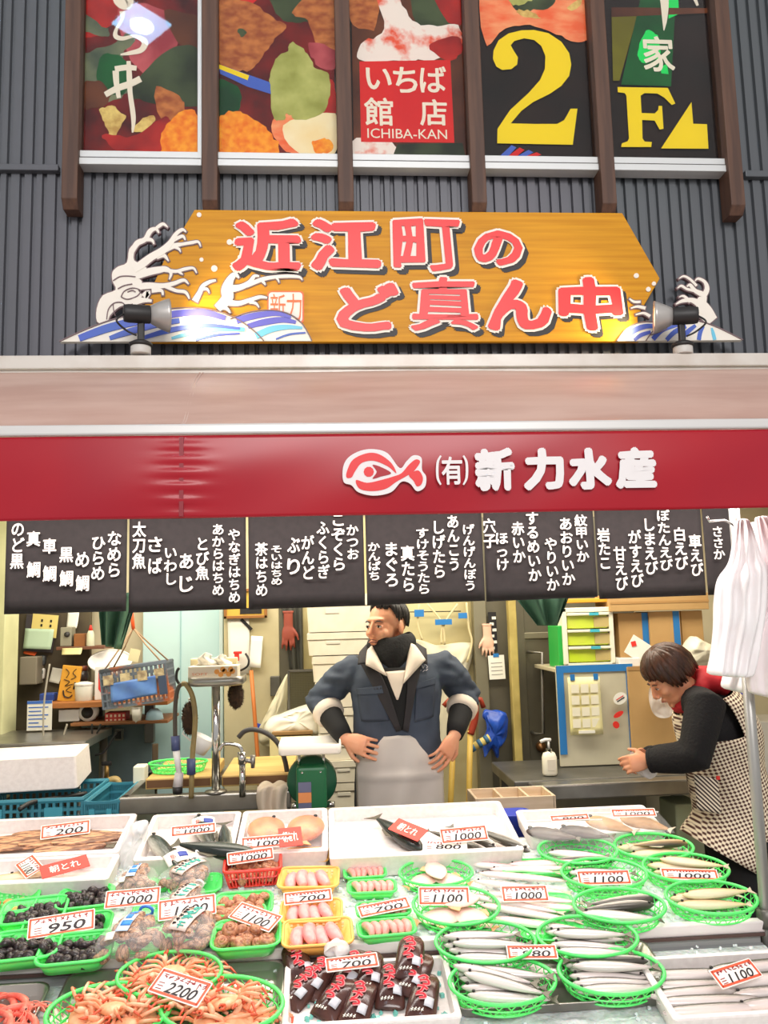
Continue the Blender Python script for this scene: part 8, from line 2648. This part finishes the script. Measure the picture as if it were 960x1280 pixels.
# red cards and paper collars
RC = mat('red_card', (232, 62, 50), .5)
for px, py, w, h, rz, lab, hz in ((81, 1083, .15, .055, .5, 'red card with white lettering on the thin pale fish', .055), (510, 1037, .14, .06, -.85, 'red card with white lettering on the dark backed silver fish', .085), (363, 1046, .08, .085, .12, 'red card beside the bagged orange fish', .085)):
    p = Tp(px, py, hz + .026)
    M = Matrix.Translation(p) @ Matrix.Rotation(TILT, 4, 'X') @ Matrix.Rotation(rz, 4, 'Z') @ Matrix.Rotation(.35, 4, 'X')
    t = thing('red_card', lab, 'card', m=M); t['group'] = 'red cards with white lettering'
    MB().slab(rrect(w, h, .002, 2), -.001, .001).build('card', RC, t)
    text_fit('朝とれ', (-w * .32, -h * .28, w * .32, h * .28), .0012, PAPER, t, off=.01, th=.0006, flat=True)
for px, py, rz, lab in ((254, 1030, .15, 'white paper collar with blue print round the upright dark fish'), (222, 1073, .6, 'white paper collar with blue print round the slanted dark fish')):
    p = Tp(px, py, .075)
    M = Matrix.Translation(p) @ Matrix.Rotation(TILT, 4, 'X') @ Matrix.Rotation(rz, 4, 'Z') @ Matrix.Rotation(.4, 4, 'X')
    t = thing('paper_collar', lab, 'paper label', m=M); t['group'] = 'paper collars on the dark fish'
    arc = lambda u, v: ((u - .5) * .085, (v - .5) * .05, .014 * (1 - (2 * u - 1) ** 2))
    MB().grid(arc, 12, 4).build('band', PAPER, t, True, solid=.001)
    MB().grid(lambda u, v: (.002 + .034 * u, -.008 + .022 * v, arc(.5 + (.002 + .034 * u) / .085, 0)[2] + .0012), 8, 3).build('blue_print', mat('collar_blue', (50, 70, 160), .5), t, True, solid=.0006)
    text_fit('魚', (-.028, -.012, -.006, .012), .0135, RED, t, th=.0008, flat=True)
# clear wrapped ice bag in the gap left of the dark fish
bag('ice_bag', 'clear bag of ice standing in the gap between the back foam boxes', [(160, 1035), (172, 1026), (185, 1030), (182, 1050), (176, 1075), (160, 1092), (150, 1090), (152, 1062)], Tp(166, 1075, .03).y + .03, .06, film_mat('ice_bag_film', (244, 244, 246), .5, .2), 23, 'plastic bag', .025)
bag('ice_bag', 'small clear bag on the ice in front of the orange trays', [(405, 1186), (412, 1178), (425, 1180), (436, 1186), (434, 1194), (418, 1196)], Tp(420, 1190, .03).y, .05, film_mat('ice_bag_film', (244, 244, 246)), 24, 'plastic bag', .02)

# ---- white plastic bags hanging from the post hook
PLB = mat('bag_bright_white', (250, 246, 246), .35, c2=(244, 236, 236), scale=8, alpha=.93)
hk = post.location
def hang_bag(lab, pts, Y, th, seed, m=PLB):
    """carrier bag bundle: creased sheet body gathered at the top"""
    out = [W(a, b, Y) for a, b in pts]
    c = W(sum(p[0] for p in pts) / len(pts), min(p[1] for p in pts), Y)
    n = 44
    L_ = pts[:len(pts) // 2]; R_ = pts[len(pts) // 2:][::-1]
    lp = smooth_pts([W(a, b, Y) for a, b in L_], 6); rp = smooth_pts([W(a, b, Y) for a, b in R_], 6)
    m_ = min(len(lp), len(rp)); rings = []
    for i in range(m_):
        a, b = lp[i * (len(lp) - 1) // (m_ - 1)], rp[i * (len(rp) - 1) // (m_ - 1)]
        mid = (a + b) / 2; hw = (b - a) / 2
        r_ = []
        for j in range(n):
            an = 2 * PI * j / n
            fold = .018 * math.sin(j * 1.7 + seed) * math.sin(an) + .02 * noise.noise((an * 2.2 + seed, i * .22, 0))
            q = mid + hw * math.cos(an) * (1 + fold * 2) + Vector((0, (th / 2 * min(1, .25 + i / m_ * 1.5) + fold) * math.sin(an), 0))
            r_.append(tuple(q - c))
        rings.append(r_)
    o = MB().loft(rings).build('carrier_bag', m, None, True, sub=1)
    o.location = c
    return tag(o, lab, 'plastic bag', 'white carrier bags hanging on the awning post')
PY = hk.y
hang_bag('large bright white carrier bag hanging nearest on the post hook', [(922, 648), (912, 700), (896, 730), (893, 780), (884, 845), (940, 848), (952, 790), (958, 720), (950, 690), (934, 648)], PY - .09, .10, 1)
hang_bag('white carrier bag hanging behind the large one, low corner at left', [(934, 652), (922, 720), (916, 790), (900, 862), (962, 872), (972, 800), (974, 720), (956, 652)], PY + .075, .09, 4)
hang_bag('translucent carrier bag with pink print hanging at the right edge', [(944, 645), (950, 700), (952, 760), (930, 800), (936, 868), (1000, 880), (1004, 800), (1000, 700), (980, 660), (960, 645)], PY - .07, .09, 9, mat('bag_pinkish', (250, 240, 240), .3, c2=(244, 226, 228), scale=9, alpha=.85))
